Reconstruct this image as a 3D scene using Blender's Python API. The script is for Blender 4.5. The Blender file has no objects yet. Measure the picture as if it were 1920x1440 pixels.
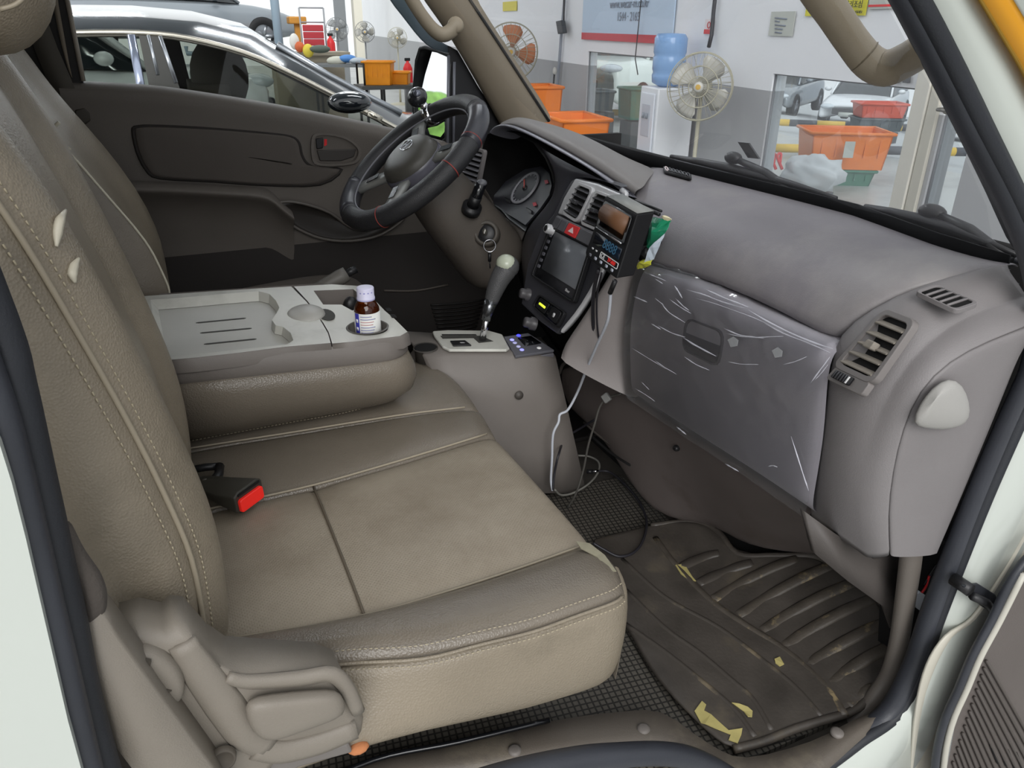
import bpy, bmesh, math, random
from mathutils import Vector, Matrix, Euler
V = Vector
R_ = math.radians
random.seed(7)
scn = bpy.context.scene
col = scn.collection
# ------------------------------------------------------------------ camera
CAM = V((.063, -1.286, .968)); FPX = 1425.0
_yaw, _pit, _rol = R_(24.7), R_(25.35), R_(.6)
FW = V((math.sin(_yaw)*math.cos(_pit), math.cos(_yaw)*math.cos(_pit), -math.sin(_pit)))
_r = FW.cross(V((0, 0, 1))).normalized(); _u = _r.cross(FW)
RT = _r*math.cos(_rol) + _u*math.sin(_rol); UP = _u*math.cos(_rol) - _r*math.sin(_rol)
cd = bpy.data.cameras.new('camera'); cam = bpy.data.objects.new('camera', cd); col.objects.link(cam)
cd.sensor_width = 36; cd.lens = FPX*36/1920; cd.clip_start = .02; cd.clip_end = 200
cam.matrix_world = Matrix(((RT.x, UP.x, -FW.x, CAM.x), (RT.y, UP.y, -FW.y, CAM.y), (RT.z, UP.z, -FW.z, CAM.z), (0, 0, 0, 1)))
scn.camera = cam
# ------------------------------------------------------------------ sky and exposure
wd = bpy.data.worlds.new('overcast_daylight'); scn.world = wd; wd.use_nodes = True
bg = wd.node_tree.nodes['Background']; bg.inputs[0].default_value = (.955, .975, 1.0, 1); bg.inputs[1].default_value = .82
vs = scn.view_settings; vs.view_transform = 'Standard'; vs.look = 'None'; vs.exposure = 0.58; vs.gamma = 1.0; vs.use_curve_mapping = False

def area(name, loc, aim, sx, sy, power, colr=(1, 1, 1)):
    ld = bpy.data.lights.new(name, 'AREA'); ld.shape = 'RECTANGLE'; ld.size = sx; ld.size_y = sy; ld.energy = power; ld.color = colr
    o = bpy.data.objects.new(name, ld); col.objects.link(o); o.location = loc
    o.rotation_euler = (V(aim) - V(loc)).to_track_quat('-Z', 'Y').to_euler(); return o
sd = bpy.data.lights.new('hazy_sun', 'SUN'); sd.energy = 1.35; sd.angle = R_(38); sd.color = (1, .99, .975)
so = bpy.data.objects.new('hazy_sun', sd); col.objects.link(so); so.rotation_euler = V((.28, .82, -.52)).to_track_quat('-Z', 'Y').to_euler()
# ------------------------------------------------------------------ helpers
def at(px, py, X=None, Y=None, Z=None):
    "point of the place seen at photograph pixel (px, py) whose X, Y or Z is known"
    d = FW + RT*((px - 960)/FPX) - UP*((py - 720)/FPX)
    t = (X - CAM.x)/d.x if X is not None else (Y - CAM.y)/d.y if Y is not None else (Z - CAM.z)/d.z
    return CAM + d*t
def ats(pts, **k): return [at(*p, **k) for p in pts]
def lin(c):
    if isinstance(c, str):
        c = tuple(int(c[i:i+2], 16)/255 for i in (1, 3, 5))
    return tuple(x/12.92 if x <= .04045 else ((x + .055)/1.055)**2.4 for x in c)
MATS = {}
def mat(name, colr, rough=.5, metal=0., bump=0., bscale=200., var=0., vscale=8., spec=.5, dirt=None, dscale=6., dlo=.5, dhi=.7, emis=0., coat=0., kind='noise', trans=0., ior=1.45, alpha=1.):
    "node material: base colour with noise variation, optional second (dirt) colour, fine relief"
    if name in MATS: return MATS[name]
    m = bpy.data.materials.new(name); m.use_nodes = True; nt = m.node_tree; N = nt.nodes; Lk = nt.links
    b = N['Principled BSDF']; c = lin(colr)
    b.inputs['Roughness'].default_value = rough; b.inputs['Metallic'].default_value = metal
    b.inputs['Specular IOR Level'].default_value = spec; b.inputs['Coat Weight'].default_value = coat
    b.inputs['Transmission Weight'].default_value = trans; b.inputs['IOR'].default_value = ior; b.inputs['Alpha'].default_value = alpha
    tc = N.new('ShaderNodeTexCoord'); src = None
    rgb = N.new('ShaderNodeRGB'); rgb.outputs[0].default_value = (*c, 1); src = rgb.outputs[0]
    if var:
        n = N.new('ShaderNodeTexNoise'); n.inputs['Scale'].default_value = vscale; n.inputs['Detail'].default_value = 6
        Lk.new(tc.outputs['Object'], n.inputs['Vector'])
        mr = N.new('ShaderNodeMapRange'); mr.inputs[1].default_value = .3; mr.inputs[2].default_value = .7
        mr.inputs[3].default_value = 1 - var; mr.inputs[4].default_value = 1 + var
        Lk.new(n.outputs[0], mr.inputs[0])
        mx = N.new('ShaderNodeMix'); mx.data_type = 'RGBA'; mx.blend_type = 'MULTIPLY'; mx.inputs[0].default_value = 1
        Lk.new(src, mx.inputs[6]); Lk.new(mr.outputs[0], mx.inputs[7]); src = mx.outputs[2]
    if dirt:
        n = N.new('ShaderNodeTexNoise'); n.inputs['Scale'].default_value = dscale; n.inputs['Detail'].default_value = 8; n.inputs['Roughness'].default_value = .65
        Lk.new(tc.outputs['Object'], n.inputs['Vector'])
        mr = N.new('ShaderNodeMapRange'); mr.inputs[1].default_value = dlo; mr.inputs[2].default_value = dhi
        Lk.new(n.outputs[0], mr.inputs[0])
        mx = N.new('ShaderNodeMix'); mx.data_type = 'RGBA'; mx.inputs[7].default_value = (*lin(dirt), 1)
        Lk.new(mr.outputs[0], mx.inputs[0]); Lk.new(src, mx.inputs[6]); src = mx.outputs[2]
    Lk.new(src, b.inputs['Base Color'])
    if emis:
        Lk.new(src, b.inputs['Emission Color']); b.inputs['Emission Strength'].default_value = emis
    if bump:
        if kind == 'noise':
            n = N.new('ShaderNodeTexNoise'); n.inputs['Scale'].default_value = bscale; n.inputs['Detail'].default_value = 3; o = n.outputs[0]
        else:
            n = N.new('ShaderNodeTexVoronoi'); n.inputs['Scale'].default_value = bscale; o = n.outputs[0]
        Lk.new(tc.outputs['Object'], n.inputs['Vector'])
        bp = N.new('ShaderNodeBump'); bp.inputs['Strength'].default_value = bump; bp.inputs['Distance'].default_value = .001
        Lk.new(o, bp.inputs['Height']); Lk.new(bp.outputs[0], b.inputs['Normal'])
    MATS[name] = m; return m
def glass(name, tint=(1, 1, 1), haze=0., rough=.0, refl=1.0):
    "thin clear sheet: straight-through light, a mirror reflection at grazing angles and a little dust"
    if name in MATS: return MATS[name]
    m = bpy.data.materials.new(name); m.use_nodes = True; nt = m.node_tree; N = nt.nodes; Lk = nt.links
    for n in list(N): N.remove(n)
    out = N.new('ShaderNodeOutputMaterial'); tr = N.new('ShaderNodeBsdfTransparent'); tr.inputs[0].default_value = (*tint, 1)
    gl = N.new('ShaderNodeBsdfGlossy'); gl.inputs['Roughness'].default_value = rough
    fr = N.new('ShaderNodeFresnel'); fr.inputs[0].default_value = 1.4
    ml = N.new('ShaderNodeMath'); ml.operation = 'MULTIPLY'; ml.inputs[1].default_value = refl; Lk.new(fr.outputs[0], ml.inputs[0])
    mx = N.new('ShaderNodeMixShader'); Lk.new(ml.outputs[0], mx.inputs[0]); Lk.new(tr.outputs[0], mx.inputs[1]); Lk.new(gl.outputs[0], mx.inputs[2])
    last = mx
    if haze:
        df = N.new('ShaderNodeBsdfDiffuse'); df.inputs[0].default_value = (.8, .82, .85, 1)
        m2 = N.new('ShaderNodeMixShader'); m2.inputs[0].default_value = haze; Lk.new(mx.outputs[0], m2.inputs[1]); Lk.new(df.outputs[0], m2.inputs[2]); last = m2
    Lk.new(last.outputs[0], out.inputs[0]); MATS[name] = m; return m

def tag(o, label=None, cat=None, group=None, kind=None):
    if label: o['label'] = label
    if cat: o['category'] = cat
    if group: o['group'] = group
    if kind: o['kind'] = kind
    return o
def thing(name, label, cat, loc=(0, 0, 0), group=None, kind=None):
    o = bpy.data.objects.new(name, None); o.empty_display_size = .05; o.location = loc; col.objects.link(o)
    return tag(o, label, cat, group, kind)
def adopt(o, parent):
    o.parent = parent
    o.matrix_parent_inverse = Matrix.Translation(-parent.location) if parent.type == 'EMPTY' else Matrix.Identity(4)
def finish(name, bm, m, parent=None, smooth=True, sub=0, bevel=0., bseg=2, solid=0., soff=-1., label=None, cat=None, group=None, kind=None, wn=False):
    bmesh.ops.remove_doubles(bm, verts=bm.verts, dist=1e-6)
    bmesh.ops.recalc_face_normals(bm, faces=bm.faces)
    me = bpy.data.meshes.new(name); bm.to_mesh(me); bm.free()
    return link(name, me, m, parent, smooth, sub, bevel, bseg, solid, soff, label, cat, group, kind)
def link(name, me, m, parent=None, smooth=True, sub=0, bevel=0., bseg=2, solid=0., soff=-1., label=None, cat=None, group=None, kind=None):
    if not isinstance(m, (list, tuple)): m = [m]
    if len(me.materials) == 0:
        for x in m: me.materials.append(x)
    o = bpy.data.objects.new(name, me); col.objects.link(o)
    for p in me.polygons: p.use_smooth = smooth
    if solid:
        s = o.modifiers.new('solid', 'SOLIDIFY'); s.thickness = solid; s.offset = soff
    if bevel:
        b = o.modifiers.new('bevel', 'BEVEL'); b.width = bevel; b.segments = bseg; b.limit_method = 'ANGLE'; b.angle_limit = R_(40)
        b.harden_normals = False
        if smooth: me.set_sharp_from_angle(angle=R_(50))
    if sub:
        s = o.modifiers.new('sub', 'SUBSURF'); s.levels = sub; s.render_levels = sub
    if parent is not None: adopt(o, parent)
    return tag(o, label, cat, group, kind)
def auto(o, deg=40):
    o.data.set_sharp_from_angle(angle=R_(deg)); return o
# --- shapes put into a bmesh
def bx(bm, c, s, M=None):
    T = Matrix.Translation(V(c)) if M is None else M @ Matrix.Translation(V(c))
    r = bmesh.ops.create_cube(bm, size=1, matrix=T @ Matrix.Diagonal((*s, 1)))
    return r['verts']
def prism(bm, pts, vec):
    "closed polygon swept along vec"
    vec = V(vec); n = len(pts)
    a = [bm.verts.new(V(p)) for p in pts]; b = [bm.verts.new(V(p) + vec) for p in pts]
    bm.faces.new(a); bm.faces.new(b[::-1])
    for i in range(n): bm.faces.new((a[i], b[i], b[(i+1) % n], a[(i+1) % n]))
def loft(bm, rows, closed=False, caps=False):
    vs = [[bm.verts.new(V(p)) for p in r] for r in rows]; n = len(rows[0])
    for i in range(len(rows) - 1):
        for j in range(n if closed else n - 1):
            k = (j + 1) % n
            try: bm.faces.new((vs[i][j], vs[i][k], vs[i+1][k], vs[i+1][j]))
            except ValueError: pass
    if caps:
        bm.faces.new(vs[0][::-1]); bm.faces.new(vs[-1])
    return vs
def crom(pts, n=6, closed=False):
    "smooth curve through points"
    pts = [V(p) for p in pts]; out = []; N = len(pts)
    if N < 3 and not closed: return [pts[0].lerp(pts[-1], i/n) for i in range(n + 1)]
    rng = range(N if closed else N - 1)
    for i in rng:
        p1, p2 = pts[i], pts[(i+1) % N]
        p0 = pts[(i-1) % N] if closed or i > 0 else p1*2 - p2
        p3 = pts[(i+2) % N] if closed or i < N - 2 else p2*2 - p1
        for k in range(n):
            t = k/n
            out.append(.5*((2*p1) + (p2 - p0)*t + (2*p0 - 5*p1 + 4*p2 - p3)*t*t + (3*p1 - p0 - 3*p2 + p3)*t**3))
    if not closed: out.append(pts[-1].copy())
    return out
def tube(bm, pts, r, seg=8, closed=False, smooth=0, caps=True, flat=1.0, up=None):
    if smooth: pts = crom(pts, smooth, closed)
    pts = [V(p) for p in pts]; n = len(pts); rows = []
    rr = r if isinstance(r, (list, tuple)) else None
    if rr and len(rr) != n:
        L = len(rr) - 1; rr = [rr[min(int(i/(n-1)*L), L-1)]*(1 - (i/(n-1)*L - min(int(i/(n-1)*L), L-1))) + rr[min(int(i/(n-1)*L), L-1)+1]*(i/(n-1)*L - min(int(i/(n-1)*L), L-1)) for i in range(n)]
    prev = None
    for i in range(n):
        a = pts[(i-1) % n] if closed or i > 0 else pts[i]; b = pts[(i+1) % n] if closed or i < n-1 else pts[i]
        t = (b - a)
        t = t.normalized() if t.length > 1e-9 else V((0, 0, 1))
        if prev is None:
            h = V(up) if up else (V((0, 0, 1)) if abs(t.z) < .9 else V((1, 0, 0)))
            x = (h - t*h.dot(t)).normalized()
        else:
            x = (prev - t*prev.dot(t)).normalized()
        prev = x; y = t.cross(x); q = rr[i] if rr else r
        rows.append([pts[i] + x*(math.cos(2*math.pi*k/seg)*q) + y*(math.sin(2*math.pi*k/seg)*q*flat) for k in range(seg)])
    if closed: rows.append(rows[0])
    loft(bm, rows, True, caps and not closed)
    if closed: bmesh.ops.remove_doubles(bm, verts=bm.verts, dist=1e-6)
def frame(o, z, x=None):
    "matrix with local Z along z (and X near x) at o"
    z = V(z).normalized(); x = V(x) if x is not None else (V((1, 0, 0)) if abs(z.x) < .9 else V((0, 1, 0)))
    x = (x - z*x.dot(z)).normalized(); y = z.cross(x)
    return Matrix(((x.x, y.x, z.x, o[0]), (x.y, y.y, z.y, o[1]), (x.z, y.z, z.z, o[2]), (0, 0, 0, 1)))
def lathe(bm, prof, M=Matrix.Identity(4), seg=24, closed=False):
    rows = []
    for r, z in prof:
        rows.append([M @ V((r*math.cos(2*math.pi*k/seg), r*math.sin(2*math.pi*k/seg), z)) for k in range(seg)])
    loft(bm, rows, True, False)
    bmesh.ops.remove_doubles(bm, verts=bm.verts, dist=1e-7)
def ell(bm, c, r, M=None, u=16, v=10):
    T = Matrix.Translation(V(c)) if M is None else M @ Matrix.Translation(V(c))
    bmesh.ops.create_uvsphere(bm, u_segments=u, v_segments=v, radius=1, matrix=T @ Matrix.Diagonal((*((r,)*3 if isinstance(r, (int, float)) else r), 1)))
def rrect(w, h, r, n=4):
    "rounded rectangle outline in the plane"
    out = []
    for cx, cy, a0 in ((w/2-r, h/2-r, 0), (-w/2+r, h/2-r, 90), (-w/2+r, -h/2+r, 180), (w/2-r, -h/2+r, 270)):
        for k in range(n + 1):
            a = R_(a0 + 90*k/n); out.append((cx + r*math.cos(a), cy + r*math.sin(a)))
    return out
def plate(bm, M, w, h, d, r=.004, n=3):
    "rounded plate: local XY outline, thickness d along +Z"
    o = [M @ V((x, y, 0)) for x, y in rrect(w, h, r, n)]; prism(bm, o, (M.to_3x3() @ V((0, 0, d))))
def text(name, s, M, size, m, parent, depth=.0003, align='CENTER'):
    cu = bpy.data.curves.new(name, 'FONT'); cu.body = s; cu.size = size; cu.extrude = depth; cu.align_x = align; cu.align_y = 'CENTER'
    t = bpy.data.objects.new(name, cu); col.objects.link(t)
    dg = bpy.context.evaluated_depsgraph_get(); dg.update(); me = bpy.data.meshes.new_from_object(t.evaluated_get(dg))
    bpy.data.objects.remove(t); bpy.data.curves.remove(cu)
    me.transform(M); me.materials.clear()
    return link(name, me, m, parent, smooth=False)
def copy_tree(o, parent=None, loc=None):
    c = o.copy(); col.objects.link(c)
    if parent is not None: c.parent = parent
    if loc is not None: c.location = loc
    for ch in o.children: copy_tree(ch, c)
    return c
def B(): return bmesh.new()
def ext(l, k=4.5):
    "carry a line on past its first point"
    d = V(l[0]) - V(l[1]); return [V(l[0]) + d*k, V(l[0]) + d*(k*.5)] + list(l)
def lp(a, b, t): return V(a).lerp(V(b), t)
def bez(a, b, c, d, n):
    a, b, c, d = map(V, (a, b, c, d)); out = []
    for i in range(n + 1):
        t = i/n; q = 1 - t
        out.append(a*q**3 + b*3*q*q*t + c*3*q*t*t + d*t**3)
    return out
# ------------------------------------------------------------------ materials
LEA = mat('seat_leather', '#867c6c', .38, bump=.5, bscale=420, kind='vor', var=.08, vscale=7, dirt='#6b6355', dscale=5, dlo=.5, dhi=.75)
LEA_D = mat('seat_leather_grey', '#726a5f', .27, bump=.45, bscale=420, kind='vor', var=.07, vscale=9)
def perforated():
    m = mat('perforated_seat_fabric', '#958b7b', .58, var=.06, vscale=6, dirt='#817666', dscale=7, dlo=.45, dhi=.75)
    nt = m.node_tree; N = nt.nodes; b = N['Principled BSDF']; tc = N.new('ShaderNodeTexCoord')
    mp = N.new('ShaderNodeMapping'); mp.inputs['Rotation'].default_value = (0, 0, R_(45)); mp.inputs['Scale'].default_value = (260, 260, 260)
    nt.links.new(tc.outputs['Object'], mp.inputs[0]); vo = N.new('ShaderNodeTexVoronoi'); vo.inputs['Randomness'].default_value = 0; vo.inputs['Scale'].default_value = 1; vo.voronoi_dimensions = '2D'
    nt.links.new(mp.outputs[0], vo.inputs['Vector']); mr = N.new('ShaderNodeMapRange'); mr.inputs[1].default_value = .12; mr.inputs[2].default_value = .3
    nt.links.new(vo.outputs[0], mr.inputs[0]); bp = N.new('ShaderNodeBump'); bp.inputs['Strength'].default_value = .5; bp.inputs['Distance'].default_value = .0008
    nt.links.new(mr.outputs[0], bp.inputs['Height']); nt.links.new(bp.outputs[0], b.inputs['Normal']); return m
PERF = perforated()
THREAD = mat('stitch_thread', '#aa9f88', .7)
PLD = mat('dash_plastic', '#7a767a', .46, bump=.35, bscale=700, var=.10, vscale=5, dirt='#918d8c', dscale=4, dlo=.48, dhi=.75)
PLG = mat('glove_box_plastic', '#aca8af', .42, bump=.25, bscale=700, var=.05, vscale=6)
PLE = mat('dash_end_plastic', '#7d7979', .5, bump=.35, bscale=700, var=.06, vscale=5)
PLK = mat('kick_panel_plastic', '#655d5a', .45, bump=.3, bscale=600, var=.1, vscale=5, dirt='#574e49', dscale=6)
PLS = mat('seat_trim_plastic', '#7f786e', .5, bump=.35, bscale=800, var=.06, vscale=6)
PLC = mat('console_plastic', '#716b66', .5, bump=.3, bscale=800, var=.06, vscale=6)
SILV = mat('silver_plastic', '#bdbdbf', .3, metal=.2, var=.04, vscale=10)
SILVB = mat('silver_console_top', '#c6c5bd', .4, metal=.1, bump=.15, bscale=900, var=.06, vscale=5, dirt='#aeada5', dscale=9)
DARK = mat('dark_brown_plastic', '#4b4642', .55, bump=.3, bscale=700, var=.08, vscale=4)
DOORM = mat('door_trim_plastic', '#645e58', .6, bump=.4, bscale=500, var=.06, vscale=5)
DOORF = mat('door_insert_fabric', '#554f4a', .8, bump=.4, bscale=900, var=.05)
BLK = mat('black_plastic', '#1c1c1e', .4, bump=.15, bscale=600)
BLKG = mat('black_gloss', '#121316', .18, coat=.3)
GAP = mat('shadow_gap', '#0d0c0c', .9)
RUB = mat('black_rubber', '#24262b', .55, bump=.3, bscale=500, var=.12, vscale=6)
SEALM = mat('door_seal_rubber', '#33353b', .42, var=.15, vscale=10, bump=.2, bscale=400)
WHITE = mat('white_paint', '#bdc2bb', .25, coat=.4, var=.02, vscale=3)
YEL = mat('yellow_paint', '#cf8f14', .35, coat=.3)
CHROME = mat('chrome', '#d8d8dc', .12, metal=1.)
STEEL = mat('steel', '#8c8a86', .35, metal=1.)
PILM = mat('pillar_trim', '#776d5e', .6, bump=.3, bscale=800, var=.05)
GRIP = mat('grab_handle_plastic', '#8f8472', .5, bump=.35, bscale=900)
RED = mat('red_plastic', '#d9262a', .35)
CARPET = mat('floor_carpet', '#3a3631', .9, bump=.8, bscale=300, var=.2, vscale=20)
BELT = mat('belt_webbing', '#4a463f', .8, bump=.3, bscale=900)
# ------------------------------------------------------------------ cab shell
def zmat(x): return 0. if x < .93 else (x - .93)*.45
def on_mat(px, py, dz=0.):
    z = .0
    for _ in range(12): z = .5*z + .5*(zmat(at(px, py, Z=z).x) + dz)
    return at(px, py, Z=z)
bm = B(); bx(bm, (.45, 0, -.035), (1.9, 1.5, .04)); finish('floor', bm, CARPET, smooth=False, kind='structure', label='dark carpeted floor of the truck cab')
bm = B(); bx(bm, (-.36, 0, .55), (.05, 1.56, 1.5)); wb = finish('wall_back', bm, DARK, smooth=False, kind='structure', label='dark rear wall of the truck cab')
bm = B(); loft(bm, [[(x, y, z) for y in (-.80, -.5, 0, .5, .74)] for x, z in ((-.38, 1.28), (.1, 1.31), (.36, 1.305), (.50, 1.28), (.50, 1.255))]); finish('ceiling', bm, PILM, kind='structure', solid=.03, label='beige headlining of the truck cab')
# front bulkhead behind and under the dashboard
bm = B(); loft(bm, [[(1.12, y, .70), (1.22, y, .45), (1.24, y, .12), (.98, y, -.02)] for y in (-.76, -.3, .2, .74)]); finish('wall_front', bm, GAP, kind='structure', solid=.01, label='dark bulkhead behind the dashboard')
# lower door-side wall of the driver's side under the door
# windscreen
wsb = [at(1020, 226, Y=.70), at(1190, 290, Z=.708), at(1360, 332, Z=.708), at(1500, 366, Z=.708), at(1613, 394, Z=.708), at(1760, 448, Z=.708), at(1900, 492, Z=.708)]
wsb[0] = V((1.02, .70, .72))
wt = [V((.46 + .06*math.cos(p.y*1.9) + .12*p.y, p.y*.95, 1.27)) for p in wsb]
bm = B(); loft(bm, [[lp(a, b, t) + V((.03*math.sin(math.pi*t), 0, 0)) for a, b in zip(wsb, wt)] for t in (0, .25, .5, .75, 1)])
finish('window_1', bm, glass('windscreen_glass', (.97, .985, .99), haze=.07, refl=.12), kind='structure', label='slightly dusty windscreen of the truck', sub=1)
# black lower windscreen band, a real frit strip
bm = B(); up = [lp(a, b, .018) + V((.004, 0, 0)) for a, b in zip(wsb, wt)]
dn = [p + V((-.012, 0, -.014)) for p in wsb]
loft(bm, [up, [p + V((-.006, 0, -.002)) for p in wsb], dn]); finish('trim_1', bm, mat('frit_black', '#101012', .7, spec=.2), kind='structure', label='black band along the foot of the windscreen', solid=.003)

# ------------------------------------------------------------------ passenger door opening: painted frame, seal, stripe
RS = [(1640, -120), (1708, 0), (1765, 110), (1828, 240), (1902, 390), (1936, 480), (1950, 560), (1948, 627), (1938, 690), (1915, 745), (1885, 810), (1835, 925), (1785, 1050), (1743, 1160), (1712, 1250), (1668, 1332), (1607, 1382), (1530, 1438), (1460, 1472), (1400, 1472), (1340, 1440), (1290, 1420), (1233, 1413), (1160, 1416), (1080, 1424), (960, 1450), (800, 1500)]
wr = thing('wall_right', 'white painted door opening with a black rubber seal, on the camera side', None, (1.0, -.80, .3), kind='structure')
bm = B(); sp = crom(ext([at(x, y, Y=-.775) for x, y in RS]), 5)
tube(bm, sp, .0135, 10, flat=1.15); finish('door_seal', bm, SEALM, wr)
bm = B(); sp2 = crom([at(x + (14 if y < 1380 else 6), y - (6 if y < 500 else -8), Y=-.785) for x, y in RS[:20]], 5)
sp2 = ext(sp2, 22)
tube(bm, sp2, .009, 8); finish('seal_lip', bm, RUB, wr)
# painted flange outside the seal
OUT = [(1770, -120), (1842, 0), (1905, 110), (1975, 240), (2045, 390), (2075, 480), (2090, 560), (2090, 627), (2080, 690), (2060, 745), (2030, 810), (1975, 925), (1925, 1020), (1880, 1110), (1835, 1190), (1790, 1290), (1740, 1400), (1690, 1480), (1650, 1560), (1500, 1600)]
inn = crom(ext([at(x + 8, y, Y=-.782) for x, y in RS[:19]] + [at(1400, 1500, Y=-.782)]), 4)
mid = crom(ext([at((x + a)/2, (y + b)/2, Y=-.800) for (x, y), (a, b) in zip(RS[:20], OUT)]), 4)
out = crom(ext([at(x, y, Y=-.806) for x, y in OUT]), 4)
bm = B(); loft(bm, [[p + V((0, .012, 0)) for p in inn], inn, mid, out, [p + V((.012, .03, 0)) for p in out]]); finish('painted_frame', bm, WHITE, wr)
# body side ahead of the opening with the yellow stripe (upper right)
pa = [(1500, -660), (1680, -300), (1814, -60), (1846, 0), (1912, 110), (1980, 240)]
bm = B(); loft(bm, [ats([(x - 4, y) for x, y in pa], Y=-.815), ats([(x + 62, y) for x, y in pa], Y=-.822), ats([(x + 66, y) for x, y in pa], Y=-.815)]); finish('yellow_stripe', bm, YEL, wr, solid=.006)
bm = B(); loft(bm, [ats([(x - 12, y) for x, y in pa], Y=-.811), ats([(x - 2, y) for x, y in pa], Y=-.813)]); finish('stripe_edge', bm, mat('stripe_edge', '#8a6a20', .6), wr, solid=.003)
bm = B(); loft(bm, [ats([(x + 60, y) for x, y in pa], Y=-.824), ats([(x + 300, y) for x, y in pa], Y=-.83)]); finish('outer_pillar_panel', bm, WHITE, wr, solid=.006)
# second flange towards the open door: cream step with its own black seal
fl = [(1985, 930), (1945, 1010), (1905, 1080), (1850, 1160), (1800, 1195), (1765, 1250), (1745, 1330), (1735, 1440), (1730, 1520)]
fo = [(2040, 960), (1990, 1040), (1950, 1110), (1905, 1170), (1850, 1230), (1815, 1280), (1790, 1340), (1775, 1440), (1770, 1520)]
bm = B(); loft(bm, [crom([at(x - 25, y, Y=-.807) for x, y in fl], 4), crom([at(x, y, Y=-.79) for x, y in fl], 4), crom([at(x, y, Y=-.80) for x, y in fo], 4)]); finish('lower_flange', bm, mat('cream_paint', '#bdb9ac', .35), wr, solid=.004)
# rear (left) door post: painted face and seal
bm = B(); LW = [(-230, 180), (-60, 700), (0, 835), (22, 905), (49, 1012), (75, 1125), (101, 1237), (127, 1350), (160, 1470)]
prism(bm, ats(LW + [(-160, 1480), (-400, 700), (-600, 180)], Y=-.80), (0, .02, 0)); finish('rear_post_panel', bm, WHITE, wr, smooth=False)
bm = B(); tube(bm, crom([at(x, y, Y=-.782) for x, y in [(-250, 180), (-80, 560), (-30, 690), (5, 790), (30, 885), (58, 1000), (84, 1110), (112, 1225), (140, 1340), (170, 1460), (195, 1550)]], 4), .0105, 10); finish('rear_seal', bm, SEALM, wr)
bm = B(); tube(bm, crom([at(x, y, Y=-.765) for x, y in [(-190, 160), (-10, 600), (25, 720), (62, 880), (90, 1000), (112, 1100), (130, 1180), (152, 1290), (178, 1390), (205, 1480)]], 4), .013, 10); finish('rear_seal_inner', bm, RUB, wr)
# check strap on the front post
ck = thing('door_check_strap', 'small black steel door check arm bolted to the white door frame', 'door check', at(1810, 1105, Y=-.81))
bm = B(); a = at(1812, 1102, Y=-.812); tube(bm, [a + V((0, .02, 0)), a + V((0, -.006, 0))], .009, 12); finish('bolt', bm, BLK, ck)
bm = B(); prism(bm, ats([(1800, 1095), (1830, 1092), (1862, 1112), (1874, 1140), (1860, 1148), (1836, 1134), (1818, 1118)], Y=-.810), (0, -.004, 0)); finish('bracket', bm, RUB, ck, bevel=.001)
bm = B(); tube(bm, ats([(1824, 1118), (1850, 1130), (1872, 1160)], Y=-.818), .006, 8); finish('arm', bm, BLK, ck)
# open passenger door, seen at the lower right: ribbed inner trim
pdr = thing('passenger_door', 'open passenger door with ribbed dark grey inner trim', 'door', (1.0, -.85, -.2))
DX = 1.00
dp = [(1925, 1075), (1880, 1165), (1845, 1230), (1820, 1290), (1790, 1360), (1775, 1440), (1770, 1560), (2100, 1560), (2100, 1000)]
def dpt(px, py): return at(px, py, Y=-.845 - .0)
DN = None
bm = B(); prism(bm, [dpt(*p) for p in dp], (.03, .012, 0)); finish('door_trim', bm, mat('door_trim_grey', '#5c5551', .55, bump=.35, bscale=700, var=.05), pdr, smooth=False, bevel=.002)
bm = B(); tube(bm, crom([dpt(x - 6, y) for x, y in dp[:7]], 4), .0045, 8); finish('door_edge', bm, mat('cream_edge', '#b9b6ab', .4), pdr)
bm = B(); tube(bm, crom([at(x - 22, y, Y=-.838) for x, y in [(1985, 1010)] + dp[:7]], 4), .006, 8); finish('door_gasket', bm, SEALM, pdr)
rib = mat('door_rib_grey', '#4a4440', .6)
for i in range(15):
    t = i/14
    a = (1846 - 62*t, 1236 + 190*t); b = (a[0] + 140 - 55*t, a[1] + 250)
    bm = B(); tube(bm, [dpt(*a) + V((0, -.003, 0)), dpt(*b) + V((0, -.003, 0))], .0022, 6); finish('rib', bm, rib, pdr)
for i in range(9):
    for j in range(2):
        a = (1855 + 16*i - 20*j, 1395 + 5*i + 45*j)
        bm = B(); tube(bm, [dpt(*a) + V((0, -.002, 0)), dpt(a[0] + 14, a[1] + 34) + V((0, -.002, 0))], .0022, 6); finish('speaker_slot', bm, GAP, pdr)

# ------------------------------------------------------------------ sill plate and footwell side
bm = B()
top = [(560, 1490), (690, 1428), (860, 1392), (1035, 1352), (1150, 1336), (1240, 1336), (1330, 1395), (1400, 1420), (1520, 1390), (1600, 1350), (1640, 1335)]
bot = [(600, 1560), (720, 1480), (900, 1450), (1060, 1430), (1160, 1420), (1240, 1415), (1300, 1440), (1390, 1490), (1500, 1480), (1600, 1400), (1660, 1345)]
loft(bm, [crom([at(x, y, Z=.0) for x, y in top], 3), crom([at(x, y, Z=.028) for x, y in top], 3), crom([at((x+a)/2, (y+b)/2, Z=.036) for (x, y), (a, b) in zip(top, bot)], 3), crom([at(x, y, Z=.026) for x, y in bot], 3), crom([at(x, y, Z=-.03) for x, y in bot], 3)])
sill = finish('trim_2', bm, mat('sill_plastic', '#5f5850', .5, bump=.4, bscale=500, var=.12, vscale=9, dirt='#857c6c', dscale=7), kind='structure', label='scuffed grey brown plastic door sill plate')
for x, y in ((965, 1405), (1207, 1365), (1570, 1372)):
    bm = B(); p = at(x, y, Z=.037); lathe(bm, [(0, .002), (.006, .002), (.0095, 0), (.0095, -.004)], Matrix.Translation(p), 16); finish('screw_cap', bm, PLC, sill)
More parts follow.
